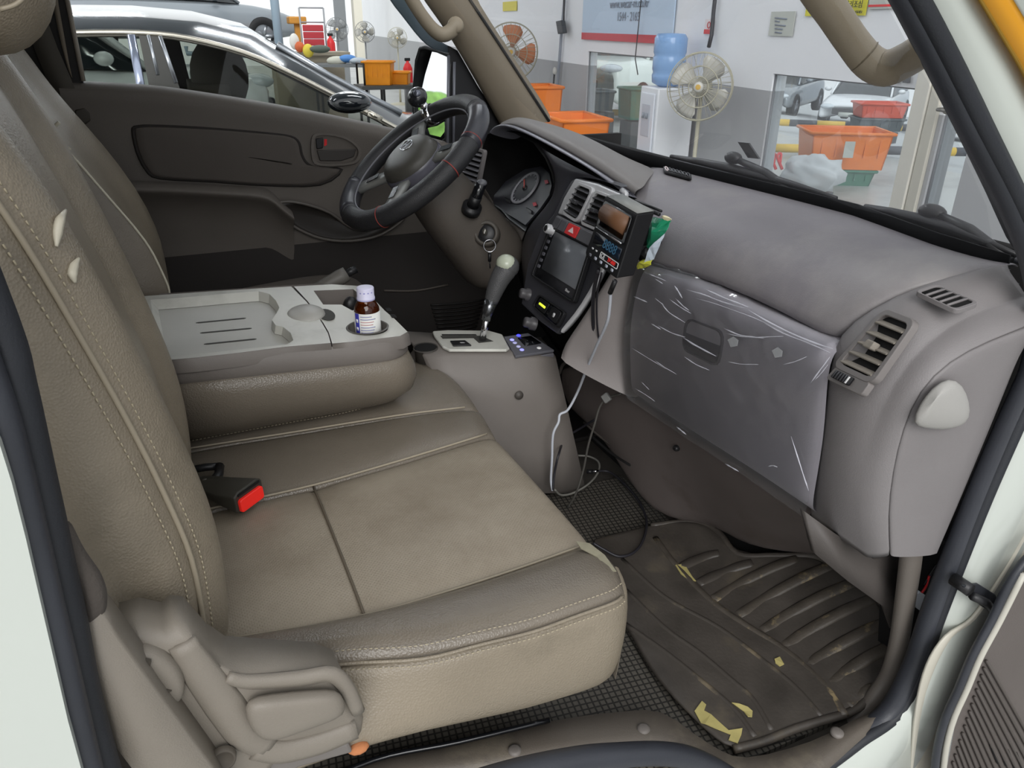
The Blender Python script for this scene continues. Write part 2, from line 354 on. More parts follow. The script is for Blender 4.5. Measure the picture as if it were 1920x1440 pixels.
bm = B(); tube(bm, crom([at(x, y, Z=.034) for x, y in [(540, 1500), (700, 1425), (860, 1391), (1030, 1350)]], 5), .004, 8); finish('seal_strip', bm, BLKG, sill)
# waffle rubber floor covering by the seat foot
m = mat('waffle_rubber', '#4d4a44', .6, var=.1, vscale=12); nt = m.node_tree
tc = nt.nodes.new('ShaderNodeTexCoord'); mp = nt.nodes.new('ShaderNodeMapping'); mp.inputs['Rotation'].default_value = (0, 0, R_(8)); mp.inputs['Scale'].default_value = (95, 95, 95)
ck_ = nt.nodes.new('ShaderNodeTexBrick'); ck_.offset = 0; ck_.inputs['Scale'].default_value = 1; ck_.inputs['Mortar Size'].default_value = .14; ck_.inputs['Brick Width'].default_value = 1; ck_.inputs['Row Height'].default_value = 1
bp = nt.nodes.new('ShaderNodeBump'); bp.inputs['Strength'].default_value = 1; bp.inputs['Distance'].default_value = .002; bp.invert = True
nt.links.new(tc.outputs['Object'], mp.inputs[0]); nt.links.new(mp.outputs[0], ck_.inputs['Vector']); nt.links.new(ck_.outputs['Fac'], bp.inputs['Height']); nt.links.new(bp.outputs[0], nt.nodes['Principled BSDF'].inputs['Normal'])
ck_.inputs['Color1'].default_value = ck_.inputs['Color2'].default_value = (*lin('#57534c'), 1); ck_.inputs['Mortar'].default_value = (*lin('#2b2926'), 1); nt.links.new(ck_.outputs['Color'], nt.nodes['Principled BSDF'].inputs['Base Color'])
bm = B(); loft(bm, [[(.2, -.72, .0), (.2, -.3, .0)], [(.9, -.72, .0), (.9, -.3, .0)]])
bm.free(); bm = B(); bx(bm, (.45, -.36, -.010), (1.0, .74, .008)); finish('rubber_floor_covering', bm, m, smooth=False, kind='structure', label='waffle patterned rubber floor covering beside the seat foot')
# footwell side lining and post trim
bm = B(); loft(bm, [ats([(1510, 960), (1565, 1000), (1640, 1050), (1720, 1030)], Y=-.70), ats([(1530, 1040), (1590, 1090), (1660, 1140), (1705, 1140)], Y=-.70), ats([(1560, 1060), (1650, 1130), (1672, 1190), (1690, 1210)], Y=-.69)])
finish('trim_3', bm, mat('footwell_lining', '#4d4845', .55, bump=.3, bscale=500, var=.06), kind='structure', label='grey plastic lining on the side of the footwell', solid=.01)
bm = B(); tube(bm, crom([at(x, y, Y=-.735) for x, y in [(1712, 1000), (1706, 1060), (1695, 1140), (1684, 1210), (1668, 1265), (1640, 1310), (1610, 1345), (1560, 1395)]], 5), [.017, .017, .016, .016, .0165, .018, .016, .012], 12, flat=.8)
finish('trim_4', bm, mat('post_trim', '#635d57', .5, bump=.35, bscale=600, var=.08), kind='structure', label='rounded grey trim strip along the front door post')
bm = B(); prism(bm, ats([(1718, 1020), (1780, 1020), (1760, 1100), (1735, 1200), (1690, 1290), (1700, 1150)], Y=-.72), (0, .05, 0)); finish('trim_5', bm, GAP, smooth=False, kind='structure', label='dark open gap behind the front door post')
wc = thing('wiring_connector', 'white wiring plug with red wires hanging in the door post gap', 'connector', at(1722, 1130, Y=-.735))
bm = B(); prism(bm, ats([(1715, 1118), (1725, 1110), (1738, 1118), (1732, 1150), (1718, 1140)], Y=-.738), (0, .012, 0)); finish('plug', bm, mat('white_nylon', '#dfe3ea', .5), wc, bevel=.001)
bm = B(); tube(bm, ats([(1726, 1114), (1736, 1100), (1742, 1080)], Y=-.735), .0018, 6, smooth=4); finish('wire', bm, RED, wc)
bm = B(); tube(bm, ats([(1733, 1096), (1745, 1075), (1755, 1060)], Y=-.734), .0018, 6, smooth=4); finish('wire', bm, BLK, wc)

# ------------------------------------------------------------------ rubber foot mat
fm = thing('floor_mat', 'worn black rubber floor mat with raised ribs, dirty, in the passenger footwell', 'floor mat', (.9, -.45, 0))
def z6(x, y): return (1100 + x*.4444, 800 + y*.4444)
def mt(x, y, dz=0.): return on_mat(*z6(x, y), dz)
RUBM = mat('mat_rubber', '#4a4540', .42, bump=.5, bscale=160, var=.25, vscale=14, dirt='#6a6152', dscale=9, dlo=.55, dhi=.8)
DIRT = mat('mat_rib_dirty', '#4a443d', .5, bump=.6, bscale=200, dirt='#8f7f60', dscale=22, dlo=.56, dhi=.66, var=.2, vscale=30)
RIBM = mat('mat_rib', '#45403b', .45, bump=.4, bscale=200, dirt='#7d715c', dscale=14, dlo=.55, dhi=.72)
A_ = [(270, 420), (380, 405), (480, 402), (560, 450), (640, 540), (800, 545), (960, 548), (1040, 592), (1130, 660), (1220, 722), (1275, 800), (1290, 960), (1240, 1080), (1140, 1190), (1010, 1235), (880, 1275), (740, 1330), (620, 1362)]
Bx_ = [(20, 480), (40, 520), (60, 560), (90, 620), (120, 680), (130, 740), (140, 800), (150, 830), (170, 870), (190, 900), (220, 960), (250, 1010), (300, 1080), (360, 1150), (420, 1210), (480, 1270), (540, 1320), (580, 1345)]
bm = B(); rows = []
for t in [0, .125, .25, .375, .5, .625, .75, .875, 1]:
    rows.append([mt(a[0]*(1-t) + b[0]*t, a[1]*(1-t) + b[1]*t, .004) for a, b in zip(A_, Bx_)])
loft(bm, rows); finish('mat_sheet', bm, RUBM, fm, sub=1, solid=.006)
ribs = [((400, 590), (560, 530)), ((470, 660), (700, 570)), ((530, 730), (890, 552)), ((640, 795), (1030, 582)), ((740, 860), (1120, 657)), ((830, 925), (1210, 722)), ((930, 1005), (1270, 822)), ((1020, 1090), (1285, 925)), ((1100, 1172), (1235, 1100))]
for i, (a, b) in enumerate(ribs):
    pts = [mt(a[0] + (b[0]-a[0])*t, a[1] + (b[1]-a[1])*t - 22*math.sin(math.pi*t)*(.3 if i < 2 else 1)*.5, .010) for t in (0, .25, .5, .75, 1)]
    pts[0].z -= .003; pts[-1].z -= .003
    bm = B(); tube(bm, crom(pts, 4), .0058, 10, flat=2.0); finish('rib', bm, DIRT if 1 < i else RIBM, fm)
lines = [[(290, 470), (380, 590), (530, 740), (690, 850), (840, 945), (1000, 1085), (1090, 1220)], [(150, 560), (330, 720), (560, 850), (760, 1000), (880, 1100), (990, 1222)], [(165, 690), (330, 850), (470, 950), (600, 1060), (700, 1150), (780, 1282)], [(165, 835), (330, 950), (480, 1070), (620, 1190), (710, 1310)]]
for k, l in enumerate(lines):
    bm = B(); tube(bm, crom([mt(x, y, .0085) for x, y in l], 5), .0035 if k else .005, 8, flat=1.5); finish('long_rib', bm, DIRT if k == 0 else RIBM, fm)
bm = B(); tube(bm, crom([mt(x, y, .006) for x, y in A_], 4), .007, 8); finish('rim', bm, RUBM, fm)
# masking tape scraps on the mat
TAPE = mat('tape_paper', '#b5a96c', .8, var=.08, vscale=60)
def scrap(pts, label, dz=.0105):
    bm = B(); prism(bm, [on_mat(x, y, dz + random.uniform(0, .002)) for x, y in pts], (0, 0, .0012))
    bmesh.ops.triangulate(bm, faces=bm.faces)
    finish('paper_scrap', bm, TAPE, smooth=False, label=label, cat='paper scrap', group='torn paper scraps on the floor mat')
scrap([(1302, 1334), (1316, 1315), (1324, 1322), (1320, 1333), (1333, 1340), (1348, 1354), (1366, 1370), (1392, 1366), (1390, 1378), (1383, 1394), (1366, 1388), (1370, 1378), (1340, 1366), (1322, 1358), (1314, 1356)], 'largest torn cream paper scrap near the sill end of the mat')
scrap([(1372, 1318), (1386, 1320), (1402, 1326), (1411, 1334), (1410, 1345), (1402, 1344), (1394, 1334)], 'small leaf shaped cream scrap beside the largest torn scrap')
scrap([(1266, 1060), (1284, 1058), (1288, 1066), (1278, 1068), (1298, 1082), (1305, 1090), (1292, 1089), (1276, 1076)], 'cream scrap stuck at the inner top end of the mat ribs')
scrap([(1452, 1236), (1462, 1232), (1470, 1246), (1462, 1250), (1454, 1244)], 'tiny cream scrap near the middle of the long mat rib')
# ------------------------------------------------------------------ dashboard
class Patch:
    "four-cornered face (TL, TR, BR, BL as seen); p(u, v, n): u right, v down, n out towards the seats"
    def __init__(s, tl, tr, br, bl):
        s.c = [V(x) for x in (tl, tr, br, bl)]
        s.n = (s.c[1] + s.c[2] - s.c[0] - s.c[3]).cross(s.c[0] + s.c[1] - s.c[2] - s.c[3]).normalized()
        if s.n.dot(CAM - s.c[0]) < 0: s.n = -s.n
    def p(s, u, v, n=0.):
        a = s.c[0].lerp(s.c[1], u); b = s.c[3].lerp(s.c[2], u); return a.lerp(b, v) + s.n*n
    def size(s): return ((s.c[1]-s.c[0]).length, (s.c[3]-s.c[0]).length)
    def rr(s, u0, v0, u1, v1, r=.15, k=3):
        out = []; w, h = s.size(); w *= (u1-u0); h *= (v1-v0); q = r*min(w, h)
        for x, y in rrect(w, h, max(q, 1e-4), k): out.append(((u0+u1)/2 + x/w*(u1-u0), (v0+v1)/2 - y/h*(v1-v0)))
        return out
    def plate(s, bm, u0, v0, u1, v1, n0, n1, r=.15, k=3):
        o = s.rr(u0, v0, u1, v1, r, k); prism(bm, [s.p(u, v, n0) for u, v in o], s.n*(n1-n0))
    def ring(s, bm, u0, v0, u1, v1, du, dv, n0, n1, r=.15, k=3):
        "frame: outer outline less inner outline"
        a = s.rr(u0, v0, u1, v1, r, k); b = s.rr(u0+du, v0+dv, u1-du, v1-dv, r, k)
        rows = [[s.p(u, v, n0) for u, v in a], [s.p(u, v, n1) for u, v in a], [s.p(u, v, n1) for u, v in b], [s.p(u, v, n0) for u, v in b]]
        loft(bm, rows + [rows[0]], True)
    def mtx(s, u, v, n=0.):
        x = (s.p(min(u+.05, 1), v) - s.p(u, v)).normalized(); z = s.n; y = z.cross(x)
        o = s.p(u, v, n); return Matrix(((x.x, y.x, z.x, o.x), (x.y, y.y, z.y, o.y), (x.z, y.z, z.z, o.z), (0, 0, 0, 1)))
def plane_at(px, py, nx, nz, d):
    "pixel ray met with the plane nx*X + nz*Z = d"
    r = FW + RT*((px - 960)/FPX) - UP*((py - 720)/FPX)
    t = (d - nx*CAM.x - nz*CAM.z)/(nx*r.x + nz*r.z); return CAM + r*t
def stk(px, py, off=0.): return plane_at(px, py, 1, -.36, .577 - off)
dash = thing('dashboard', 'grey brown truck dashboard with silver centre stack, spanning the cab', 'dashboard', (.9, 0, .3))
# passenger-side crash pad
T_ = [(1228, 308), (1330, 331), (1460, 363), (1600, 398), (1720, 439), (1785, 464), (1845, 480), (1893, 493), (1915, 500)]
B_ = [((1202, 500), .82), ((1290, 515), .825), ((1405, 560), .83), ((1503, 612), .83), ((1560, 645), .83), ((1600, 604), .838), ((1680, 556), .862), ((1780, 521), .915), ((1890, 505), .985)]
bm = B(); rows = []
for (tx, ty), ((bx_, by_), X) in zip(T_, B_):
    t = at(tx, ty, Z=.700); b = at(bx_, by_, X=X); dx = t.x - b.x; dz = t.z - b.z
    k = lp(t, b, .45)
    rows.append(bez(t, V((t.x - .62*dx, k.y*.6+t.y*.4, t.z + .018)), V((b.x - .004, k.y*.4 + b.y*.6, b.z + .62*dz)), b, 8) + [b + V((.03, 0, -.006))])
loft(bm, rows); finish('crash_pad', bm, PLD, dash, sub=1, solid=.004)
# end panel with the side air vent
Lb = [((1893, 497), .99), ((1780, 522), .914), ((1680, 557), .861), ((1600, 605), .837), ((1562, 650), .826), ((1553, 760), .815), ((1536, 880), .82), ((1521, 968), .84)]
Rb = [((1925, 556), -.745), ((1850, 578), -.742), ((1775, 615), -.740), ((1705, 674), -.738), ((1655, 762), -.736), ((1624, 858), -.735), ((1609, 955), -.735), ((1626, 1046), -.735)]
bm = B(); rows = []; crest = []
for ((a, b), X), ((c, d), Y) in zip(Lb, Rb):
    p = at(a, b, X=X); q = at(c, d, Y=Y); m1 = lp(p, q, .35) + V((-.012, 0, .006)); m2 = lp(p, q, .75) + V((-.010, 0, .008)); crest.append(q)
    rows.append([p + V((.02, 0, -.004)), p, lp(p, m1, .1), m1, m2, lp(m2, q, .86), q])
# ribbon round the crest onto the end face
e2 = [((1930, 610), -.775), ((1850, 640), -.772), ((1775, 678), -.768), ((1722, 733), -.765), ((1692, 800), -.762), ((1672, 880), -.760), ((1662, 965), -.760), ((1668, 1042), -.760)]
e2 = [at(*p, Y=y) for p, y in e2]
for r, q, e in zip(rows, crest, e2): r += [lp(q, e, .12) + V((-.0008, -.002, .0004)), lp(q, e, .5) + V((-.003, -.005, .002)), lp(q, e, .92) + V((-.0005, -.001, 0)), e]
loft(bm, rows); finish('end_panel', bm, PLE, dash, sub=1, solid=.004)
o2 = [(1935, 622), (1930, 650), (1915, 690), (1898, 735), (1872, 800), (1842, 870), (1808, 950), (1768, 1036)]
bm = B(); e3 = [at(*p, Y=-.772) for p in o2]; loft(bm, [[e + V((.004, .004, 0)) for e in e2], [e + V((.001, -.001, 0)) for e in e2], [lp(a, b, .08) + V((0, -.004, 0)) for a, b in zip(e2, e3)], [lp(a, b, .5) + V((0, -.006, 0)) for a, b in zip(e2, e3)], [lp(a, b, .93) + V((0, -.003, 0)) for a, b in zip(e2, e3)], [b + V((0, .012, 0)) for b in e3]])
finish('end_cap', bm, mat('end_cap_plastic', '#797575', .48, bump=.3, bscale=700, var=.05), dash, sub=1)
dm = [(1700, 797), (1716, 757), (1742, 722), (1775, 700), (1803, 714), (1817, 752), (1818, 784), (1800, 802), (1762, 808), (1725, 804)]
bm = B(); c = at(1768, 757, Y=-.803); ring = [at(*p, Y=-.776) for p in dm]
loft(bm, [[lp(c, q, s) + V((0, .027*(s**2.6) - (0 if s else 0), 0))*(1 if s > 0 else 0) for q in ring] for s in (.02, .35, .6, .8, .93, 1.)], True)
bm.free(); bm = B()
rr_ = []
for s in (.02, .3, .55, .78, .92, 1.):
    rr_.append([V(((c.x + (q.x - c.x)*s), -.776 - .017*math.sqrt(max(0, 1 - s**2)), c.z + (q.z - c.z)*s)) for q in ring])
loft(bm, rr_, True, True); finish('end_dome', bm, mat('pale_grey_plastic', '#a09e9a', .5, bump=.2, bscale=800), dash, sub=1)
# glove box door
gt = [(1205, 503), (1300, 536), (1400, 586), (1480, 623), (1560, 660)]; gb = [(1184, 745), (1300, 822), (1400, 886), (1460, 927), (1519, 968)]
gm = [(1180, 620), (1295, 675), (1398, 730), (1472, 770), (1546, 812)]
gT = ats(gt, X=.812); gM = ats(gm, X=.802); gB = ats(gb, X=.815)
bm = B(); loft(bm, [[p + V((.04, 0, .006)) for p in gT], [p + V((.015, 0, .006)) for p in gT], [p + V((0, 0, -.006)) for p in gT], [lp(a, b, .4) + V((-.004, 0, 0)) for a, b in zip(gT, gM)], gM, [lp(a, b, .6) for a, b in zip(gM, gB)], gB, [p + V((.03, 0, .004)) for p in gB]])
finish('glove_box_door', bm, PLG, dash, sub=2)
gl_ = bpy.data.objects['glove_box_door']
hp = Patch(at(1288, 594, X=.8065), at(1362, 622, X=.8065), at(1350, 690, X=.803), at(1280, 655, X=.803))
bm = B(); hp.ring(bm, 0, 0, 1, 1, .05, .05, -.004, .0035, .3); finish('handle_rim', bm, mat('glove_handle', '#6a656c', .4), gl_)
bm = B(); loft(bm, [[hp.p(.05 + .9*i/6, v, n) for i in range(7)] for v, n in ((.05, .0005), (.3, .001), (.58, .0015), (.66, .006), (.8, .005), (.95, .001))]); finish('handle_paddle', bm, mat('glove_paddle', '#5a555c', .35), gl_)
# dark slot above the sagging glove box door
bm = B(); loft(bm, [[at(x, y, X=.86) + V((0, 0, .02)) for x, y in gt], [at(x, y, X=.85) + V((0, 0, -.03)) for x, y in gt]]); finish('glove_gap', bm, GAP, dash, solid=.003)
# panel between centre stack and glove box
pl = [(1185, 425), (1150, 490), (1115, 545), (1082, 596), (1045, 645), (1040, 668)]; pr = [(1204, 503), (1192, 560), (1183, 620), (1179, 675), (1182, 720), (1186, 748)]
bm = B(); rows = []
for i, (a, b) in enumerate(zip(pl, pr)):
    A = stk(*a, .012); Bq = at(*b, X=.818); rows.append([A + V((.04, .0, 0)), A, lp(A, Bq, .3) + V((-.006, 0, 0)), lp(A, Bq, .7) + V((-.004, 0, 0)), Bq, Bq + V((.02, 0, 0))])
loft(bm, rows); finish('centre_side_panel', bm, mat('centre_side_plastic', '#7f7977', .5, bump=.3, bscale=700, var=.05), dash, sub=1)
# lower brown panel with the oddments pocket
lt = [(1052, 690), (1075, 684), (1110, 702), (1190, 750), (1300, 826), (1400, 890), (1510, 966)]
lb = [(1075, 775), (1100, 800), (1150, 850), (1215, 985), (1330, 978), (1390, 1034), (1532, 1042)]
xt = [.85, .845, .84, .835, .835, .84, .85]; xb = [.865, .865, .87, None, None, None, 1.04]
bm = B(); rows = []
for i, (a, b) in enumerate(zip(lt, lb)):
    A = at(*a, X=xt[i]); Bq = at(*b, X=xb[i]) if xb[i] else on_mat(*b, .0)
    if xb[i] is None and i == 5: Bq = at(*b, Z=.045)
    rows.append([A + V((.03, 0, .0)), A, lp(A, Bq, .3) + V((-.008, 0, 0)), lp(A, Bq, .55) + V((-.01 if i != 5 else -.0, 0, .0)), lp(A, Bq, .8) + V((-.006, 0, .004)), Bq, Bq + V((.04, 0, -.004))])
loft(bm, rows); low = finish('lower_panel', bm, PLK, dash, sub=2)
bm = B(); p = at(1268, 840, X=.848); lathe(bm, [(0, .003), (.004, .003), (.006, 0), (.006, -.006)], frame(p + V((-.002, 0, 0)), (-1, -.1, .2)), 14); finish('screw', bm, BLK, low)
bm = B(); tube(bm, crom(ats([(1049, 700), (1056, 683), (1072, 680), (1110, 701), (1150, 724), (1192, 748)], X=.838), 4), .004, 8); finish('pocket_lip', bm, DARK, low)
bm = B(); loft(bm, [ats([(1052, 690), (1075, 684), (1110, 702), (1190, 750)], X=.850), ats([(1056, 676), (1082, 674), (1125, 700), (1196, 742)], X=.862)]); finish('pocket_opening', bm, GAP, low)
for k in range(3):
    bm = B(); tube(bm, ats([(1085 + 10*k, 770 + 22*k), (1120 + 12*k, 800 + 24*k), (1165 + 8*k, 828 + 22*k)], X=.862), .003, 6, smooth=3); finish('moulded_groove', bm, GAP if k != 1 else DARK, low)
# driver side: knee panel and under-dash darkness
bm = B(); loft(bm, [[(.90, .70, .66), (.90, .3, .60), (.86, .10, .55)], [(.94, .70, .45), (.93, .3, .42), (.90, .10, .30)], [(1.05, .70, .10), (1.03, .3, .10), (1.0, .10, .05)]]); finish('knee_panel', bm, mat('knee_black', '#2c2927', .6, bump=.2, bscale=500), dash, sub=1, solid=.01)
# --- instrument hood: pad, grooves and rolled front edge
r1 = [(917, 247), (926, 236), (944, 233), (969, 241), (1007, 259), (1048, 282), (1090, 306), (1132, 334), (1168, 360)]
r2 = [(930, 240), (946, 231), (964, 232), (990, 243), (1027, 261), (1069, 284), (1111, 309), (1152, 336), (1190, 362)]
r3 = [(936, 236), (953, 226), (974, 223), (1000, 231), (1040, 248), (1082, 270), (1125, 295), (1165, 321), (1206, 352)]
r4 = [(948, 228), (962, 222), (982, 221), (1010, 227), (1045, 236), (1090, 251), (1135, 274), (1180, 299), (1232, 318)]
Xh = [.80, .80, .80, .805, .815, .825, .835, .84, .845]
def hr(r, dx): return [at(*p, X=x + dx) for p, x in zip(r, Xh)]
h1 = hr(r1, 0); h2 = hr(r2, .025); h3 = hr(r3, .04); h4 = [at(*p, X=x) for p, x in zip(r4, [.90, .93, .96, .99, 1.0, 1.0, 1.0, 1.0, 1.0])]
bm = B(); loft(bm, [[p + V((.07, 0, -.025)) for p in h1], [p + V((.004, 0, -.006)) for p in h1], h1, [p + V((.006, 0, .003)) for p in h1], [p + V((-.002, 0, -.002)) for p in h2]])
finish('hood_edge', bm, mat('hood_edge_highlight', '#85858e', .2, var=.05), dash, sub=2)  # lighter grey stands in for the highlight along the rolled edge
bm = B(); loft(bm, [[p + V((.004, 0, -.006)) for p in h2], h2, [lp(a, b, .45) + V((-.003, 0, .002)) for a, b in zip(h2, h3)], h3, [lp(a, b, .25) + V((0, 0, .004)) for a, b in zip(h3, h4)], [lp(a, b, .6) + V((0, 0, .004)) for a, b in zip(h3, h4)], h4])
finish('instrument_hood', bm, mat('hood_plastic', '#787472', .5, bump=.3, bscale=700, var=.06, vscale=5), dash, sub=2)
bm = B(); tube(bm, ats([(1166, 357), (1173, 364), (1172, 376)], X=.84), .006, 8); finish('hood_corner', bm, SILV, dash)
# --- dark fascia between the instruments and the centre stack
fi = [(1000, 268), (1022, 297), (1034, 325), (1038, 346), (1034, 368), (1023, 384), (998, 414), (984, 432), (972, 470), (985, 520)]
fo_ = [(1160, 352), (1130, 342), (1100, 332), (1082, 342), (1068, 366), (1054, 390), (1040, 408), (1026, 424), (1004, 490), (990, 555)]
bm = B(); A = [at(*p, X=.825 + .012*(i == 0)) for i, p in enumerate(fi)]; Bq = [stk(*p, .0) for p in fo_]
loft(bm, [[p + V((.03, 0, 0)) for p in A], A, [lp(a, b, .3) + V((-.008, 0, 0)) for a, b in zip(A, Bq)], [lp(a, b, .7) + V((-.008, 0, 0)) for a, b in zip(A, Bq)], Bq, [p + V((.03, 0, 0)) for p in Bq]])
finish('fascia', bm, mat('fascia_black', '#34343a', .3, var=.06, vscale=4), dash, sub=2)
# instrument cavity and gauges
cav = [(914, 252), (935, 243), (965, 250), (1000, 268), (1022, 297), (1034, 325), (1038, 346), (1034, 368), (1023, 384), (998, 414), (984, 432), (954, 410), (930, 386), (905, 345), (897, 300)]
c0 = [at(*p, X=.825) for p in cav]; cc = sum(c0, V())/len(c0)
bm = B(); loft(bm, [c0, [lp(p, cc, .04) + V((.05, 0, 0)) for p in c0], [lp(p, cc, .08) + V((.13, 0, 0)) for p in c0], [cc + V((.135, 0, 0))]*len(c0)], True); finish('instrument_recess', bm, GAP, dash)
_z0 = at(985, 353, X=.868).z
def cl(px, py, off=0.): return plane_at(px, py, 1, -.88, .868 - .88*_z0 - off)
gp = Patch(at(925, 332, X=.872), at(1040, 318, X=.872), at(1005, 428, X=.858), at(922, 390, X=.858))
ic = None
bm = B(); prism(bm, [cl(*p) for p in [(918, 376), (948, 340), (985, 317), (1015, 312), (1030, 325), (1034, 348), (1030, 366), (1012, 392), (985, 422), (950, 400)]], (.006, 0, 0)); ic = finish('instrument_cluster', bm, mat('cluster_face', '#26262c', .4), dash, smooth=False)
gm_ = Matrix.Translation(at(985, 353, X=.869)) @ Matrix.Rotation(R_(-90), 4, 'Y')
gm_ = frame(cl(985, 353, .002), (-.75, 0, .66), (0, 0, 1))
bm = B(); lathe(bm, [(.040, 0), (.040, .004), (.0455, .004), (.0455, 0)], gm_, 40); finish('speedometer_ring', bm, mat('gauge_ring', '#8f8f94', .4), ic)
bm = B(); lathe(bm, [(0, .001), (.043, .001)], gm_, 40); finish('speedometer_dial', bm, mat('gauge_dial', '#2a2b31', .4), ic)
for k in range(13):
    a = R_(220 - 22*k); bm = B(); Mx = gm_ @ Matrix.Rotation(a, 4, 'Z'); bx(bm, (.038, 0, .002), (.007, .0016, .001), Mx); finish('dial_mark', bm, mat('gauge_mark', '#9a9aa2', .5), ic, smooth=False)
bm = B(); bx(bm, (.014, 0, .004), (.034, .0025, .002), gm_ @ Matrix.Rotation(R_(55), 4, 'Z')); finish('needle', bm, mat('needle_red', '#d8402c', .4), ic, smooth=False)
bm = B(); lathe(bm, [(0, .005), (.006, .005), (.007, .001)], gm_, 16); finish('needle_hub', bm, BLK, ic)
for x, y in ((1025, 341), (1003, 383)):
    bm = B(); prism(bm, [cl(a, b, .003) for a, b in ((x-4, y-3), (x+2, y-4), (x+4, y+2), (x-2, y+4))], (-.001, 0, 0)); finish('red_mark', bm, mat('gauge_red', '#b8404a', .5), ic, smooth=False)
for x, y in ((953, 375), (993, 394)):
    bm = B(); prism(bm, [cl(a, b, .003) for a, b in ((x-5, y-5), (x+6, y+1), (x+5, y+6), (x-6, y))], (-.003, 0, 0)); finish('trip_button', bm, BLK, ic, smooth=False)
bm = B(); loft(bm, [ats([(928, 384), (940, 392), (955, 410), (985, 432)], X=.815), ats([(926, 378), (950, 390), (968, 402), (992, 420)], X=.85)]); finish('cluster_lip', bm, mat('lip_gloss', '#54575a', .25), dash, solid=.003)
# --- centre stack: vents, switch row, head unit, lower switch panel
def bezel_pts(l, off): return [stk(x, y, off) for x, y in l]
sb = [(1083, 334), (1128, 345), (1172, 364), (1186, 385), (1165, 440), (1140, 500), (1112, 552), (1082, 598), (1052, 628), (1020, 605), (985, 572), (996, 500), (1022, 432), (1045, 405), (1062, 370)]
bm = B(); prism(bm, bezel_pts(sb, -.008), (-.010, 0, .004)); stack = finish('centre_stack', bm, mat('stack_dark', '#3c3c41', .32, var=.05), dash, smooth=False, bevel=.003)
def vent(pat, name, par, nsl, fr, back=GAP, knob=True, sl=None, tilt=.010):
    bm = B(); pat.ring(bm, -.12, -.10, 1.12, 1.10, .12, .10, -.004, .006, .18, 4); v = finish(name, bm, fr, par, bevel=.001)
    bm = B(); pat.plate(bm, 0, 0, 1, 1, -.006, .0005, .1); finish('vent_duct', bm, back, v, smooth=False)
    for i in range(nsl):
        a = (i + .5)/nsl; bm = B()
        loft(bm, [[pat.p(.02, a - .02, -.004 + .004), pat.p(.98, a - .02, .0)], [pat.p(.02, a + .30/nsl, .0075), pat.p(.98, a + .30/nsl, .0075)]])
        finish('slat', bm, sl or BLK, v, smooth=False, solid=.0016)
    if knob:
        bm = B(); pat.plate(bm, .36, .46, .64, .60, .004, .014, .2); finish('vent_tab', bm, sl or BLK, v, bevel=.0015)
    return v
silb = [(1083, 336), (1125, 346), (1170, 366), (1180, 384), (1160, 432), (1136, 428), (1100, 418), (1050, 402), (1062, 372)]
bm = B(); prism(bm, bezel_pts(silb, .004), (-.006, 0, .002)); finish('silver_bezel', bm, SILV, dash, smooth=False, bevel=.003, bseg=3)
SL_D = mat('vent_slat_dark', '#3a3a3d', .35)
vent(Patch(stk(1087, 348, .012), stk(1112, 358, .012), stk(1085, 413, .012), stk(1061, 398, .012)), 'air_vent', dash, 5, SILV, sl=SL_D)
vent(Patch(stk(1120, 363, .012), stk(1146, 373, .012), stk(1122, 428, .012), stk(1096, 417, .012)), 'air_vent', dash, 5, SILV, sl=SL_D)
sw = Patch(stk(1046, 404, .014), stk(1124, 440, .014), stk(1112, 468, .014), stk(1034, 426, .014))
bm = B(); sw.plate(bm, 0, 0, 1, 1, -.008, .003, .12); swr = finish('switch_row', bm, mat('switch_grey', '#6b6b6e', .4), dash, bevel=.0015)
for u0, u1, c in ((.03, .17, mat('switch_dark', '#4c4c50', .4)), (.19, .33, mat('switch_dark2', '#55555a', .4)), (.36, .62, mat('hazard_red', '#d83a3c', .35)), (.65, .97, mat('switch_mid', '#5f5f63', .4))):
    bm = B(); sw.plate(bm, u0, .1, u1, .9, .003, .006, .12); b_ = finish('hazard_button' if u0 == .36 else 'switch_button', bm, c, swr, bevel=.001)
    if u0 == .36:
        bm = B(); prism(bm, [sw.p(.49, .28, .0062), sw.p(.55, .66, .0062), sw.p(.43, .66, .0062)], sw.n*.0006); finish('hazard_triangle', bm, mat('mark_white', '#e8d8d8', .5), b_, smooth=False)
bm = B(); A = [(1176, 388), (1160, 435), (1140, 492), (1112, 548), (1084, 592), (1054, 624)]; loft(bm, [[stk(x - 7, y - 2, .011) for x, y in A], [stk(x + 1, y, .013) for x, y in A], [stk(x + 5, y + 2, -.01) for x, y in A]]); finish('silver_edge', bm, SILV, dash, sub=1)
hu = Patch(stk(1036, 428, .012), stk(1110, 466, .012), stk(1078, 566, .012), stk(1002, 516, .012))
bm = B(); hu.ring(bm, -.04, -.03, 1.02, 1.03, .04, .03, -.004, .006, .06); unit = finish('head_unit', bm, BLK, dash, bevel=.001)
bm = B(); hu.plate(bm, 0, 0, 1, 1, -.006, .0005, .04); finish('head_unit_face', bm, mat('unit_face', '#2e2e32', .35), unit)
bm = B(); hu.plate(bm, .12, .02, .96, .80, .001, .003, .04); finish('display_screen', bm, mat('screen_glass', '#6a6d72', .22, spec=.6), unit)
for k in range(6):
    bm = B(); hu.plate(bm, .015, .10 + .13*k, .075, .17 + .13*k, .001, .004, .3); finish('unit_button', bm, mat('unit_button', '#55555b', .4), unit, bevel=.0006)
text('unit_lettering', 'Bluer', hu.mtx(.80, .90, .0012), .008, mat('print_grey', '#b5b5b5', .5), unit)
kn = frame(hu.p(.03, .03, .004), hu.n); bm = B(); lathe(bm, [(0, .014), (.0085, .014), (.010, .011), (.010, 0), (.012, -.002)], kn, 20); finish('volume_knob', bm, SILV, unit)
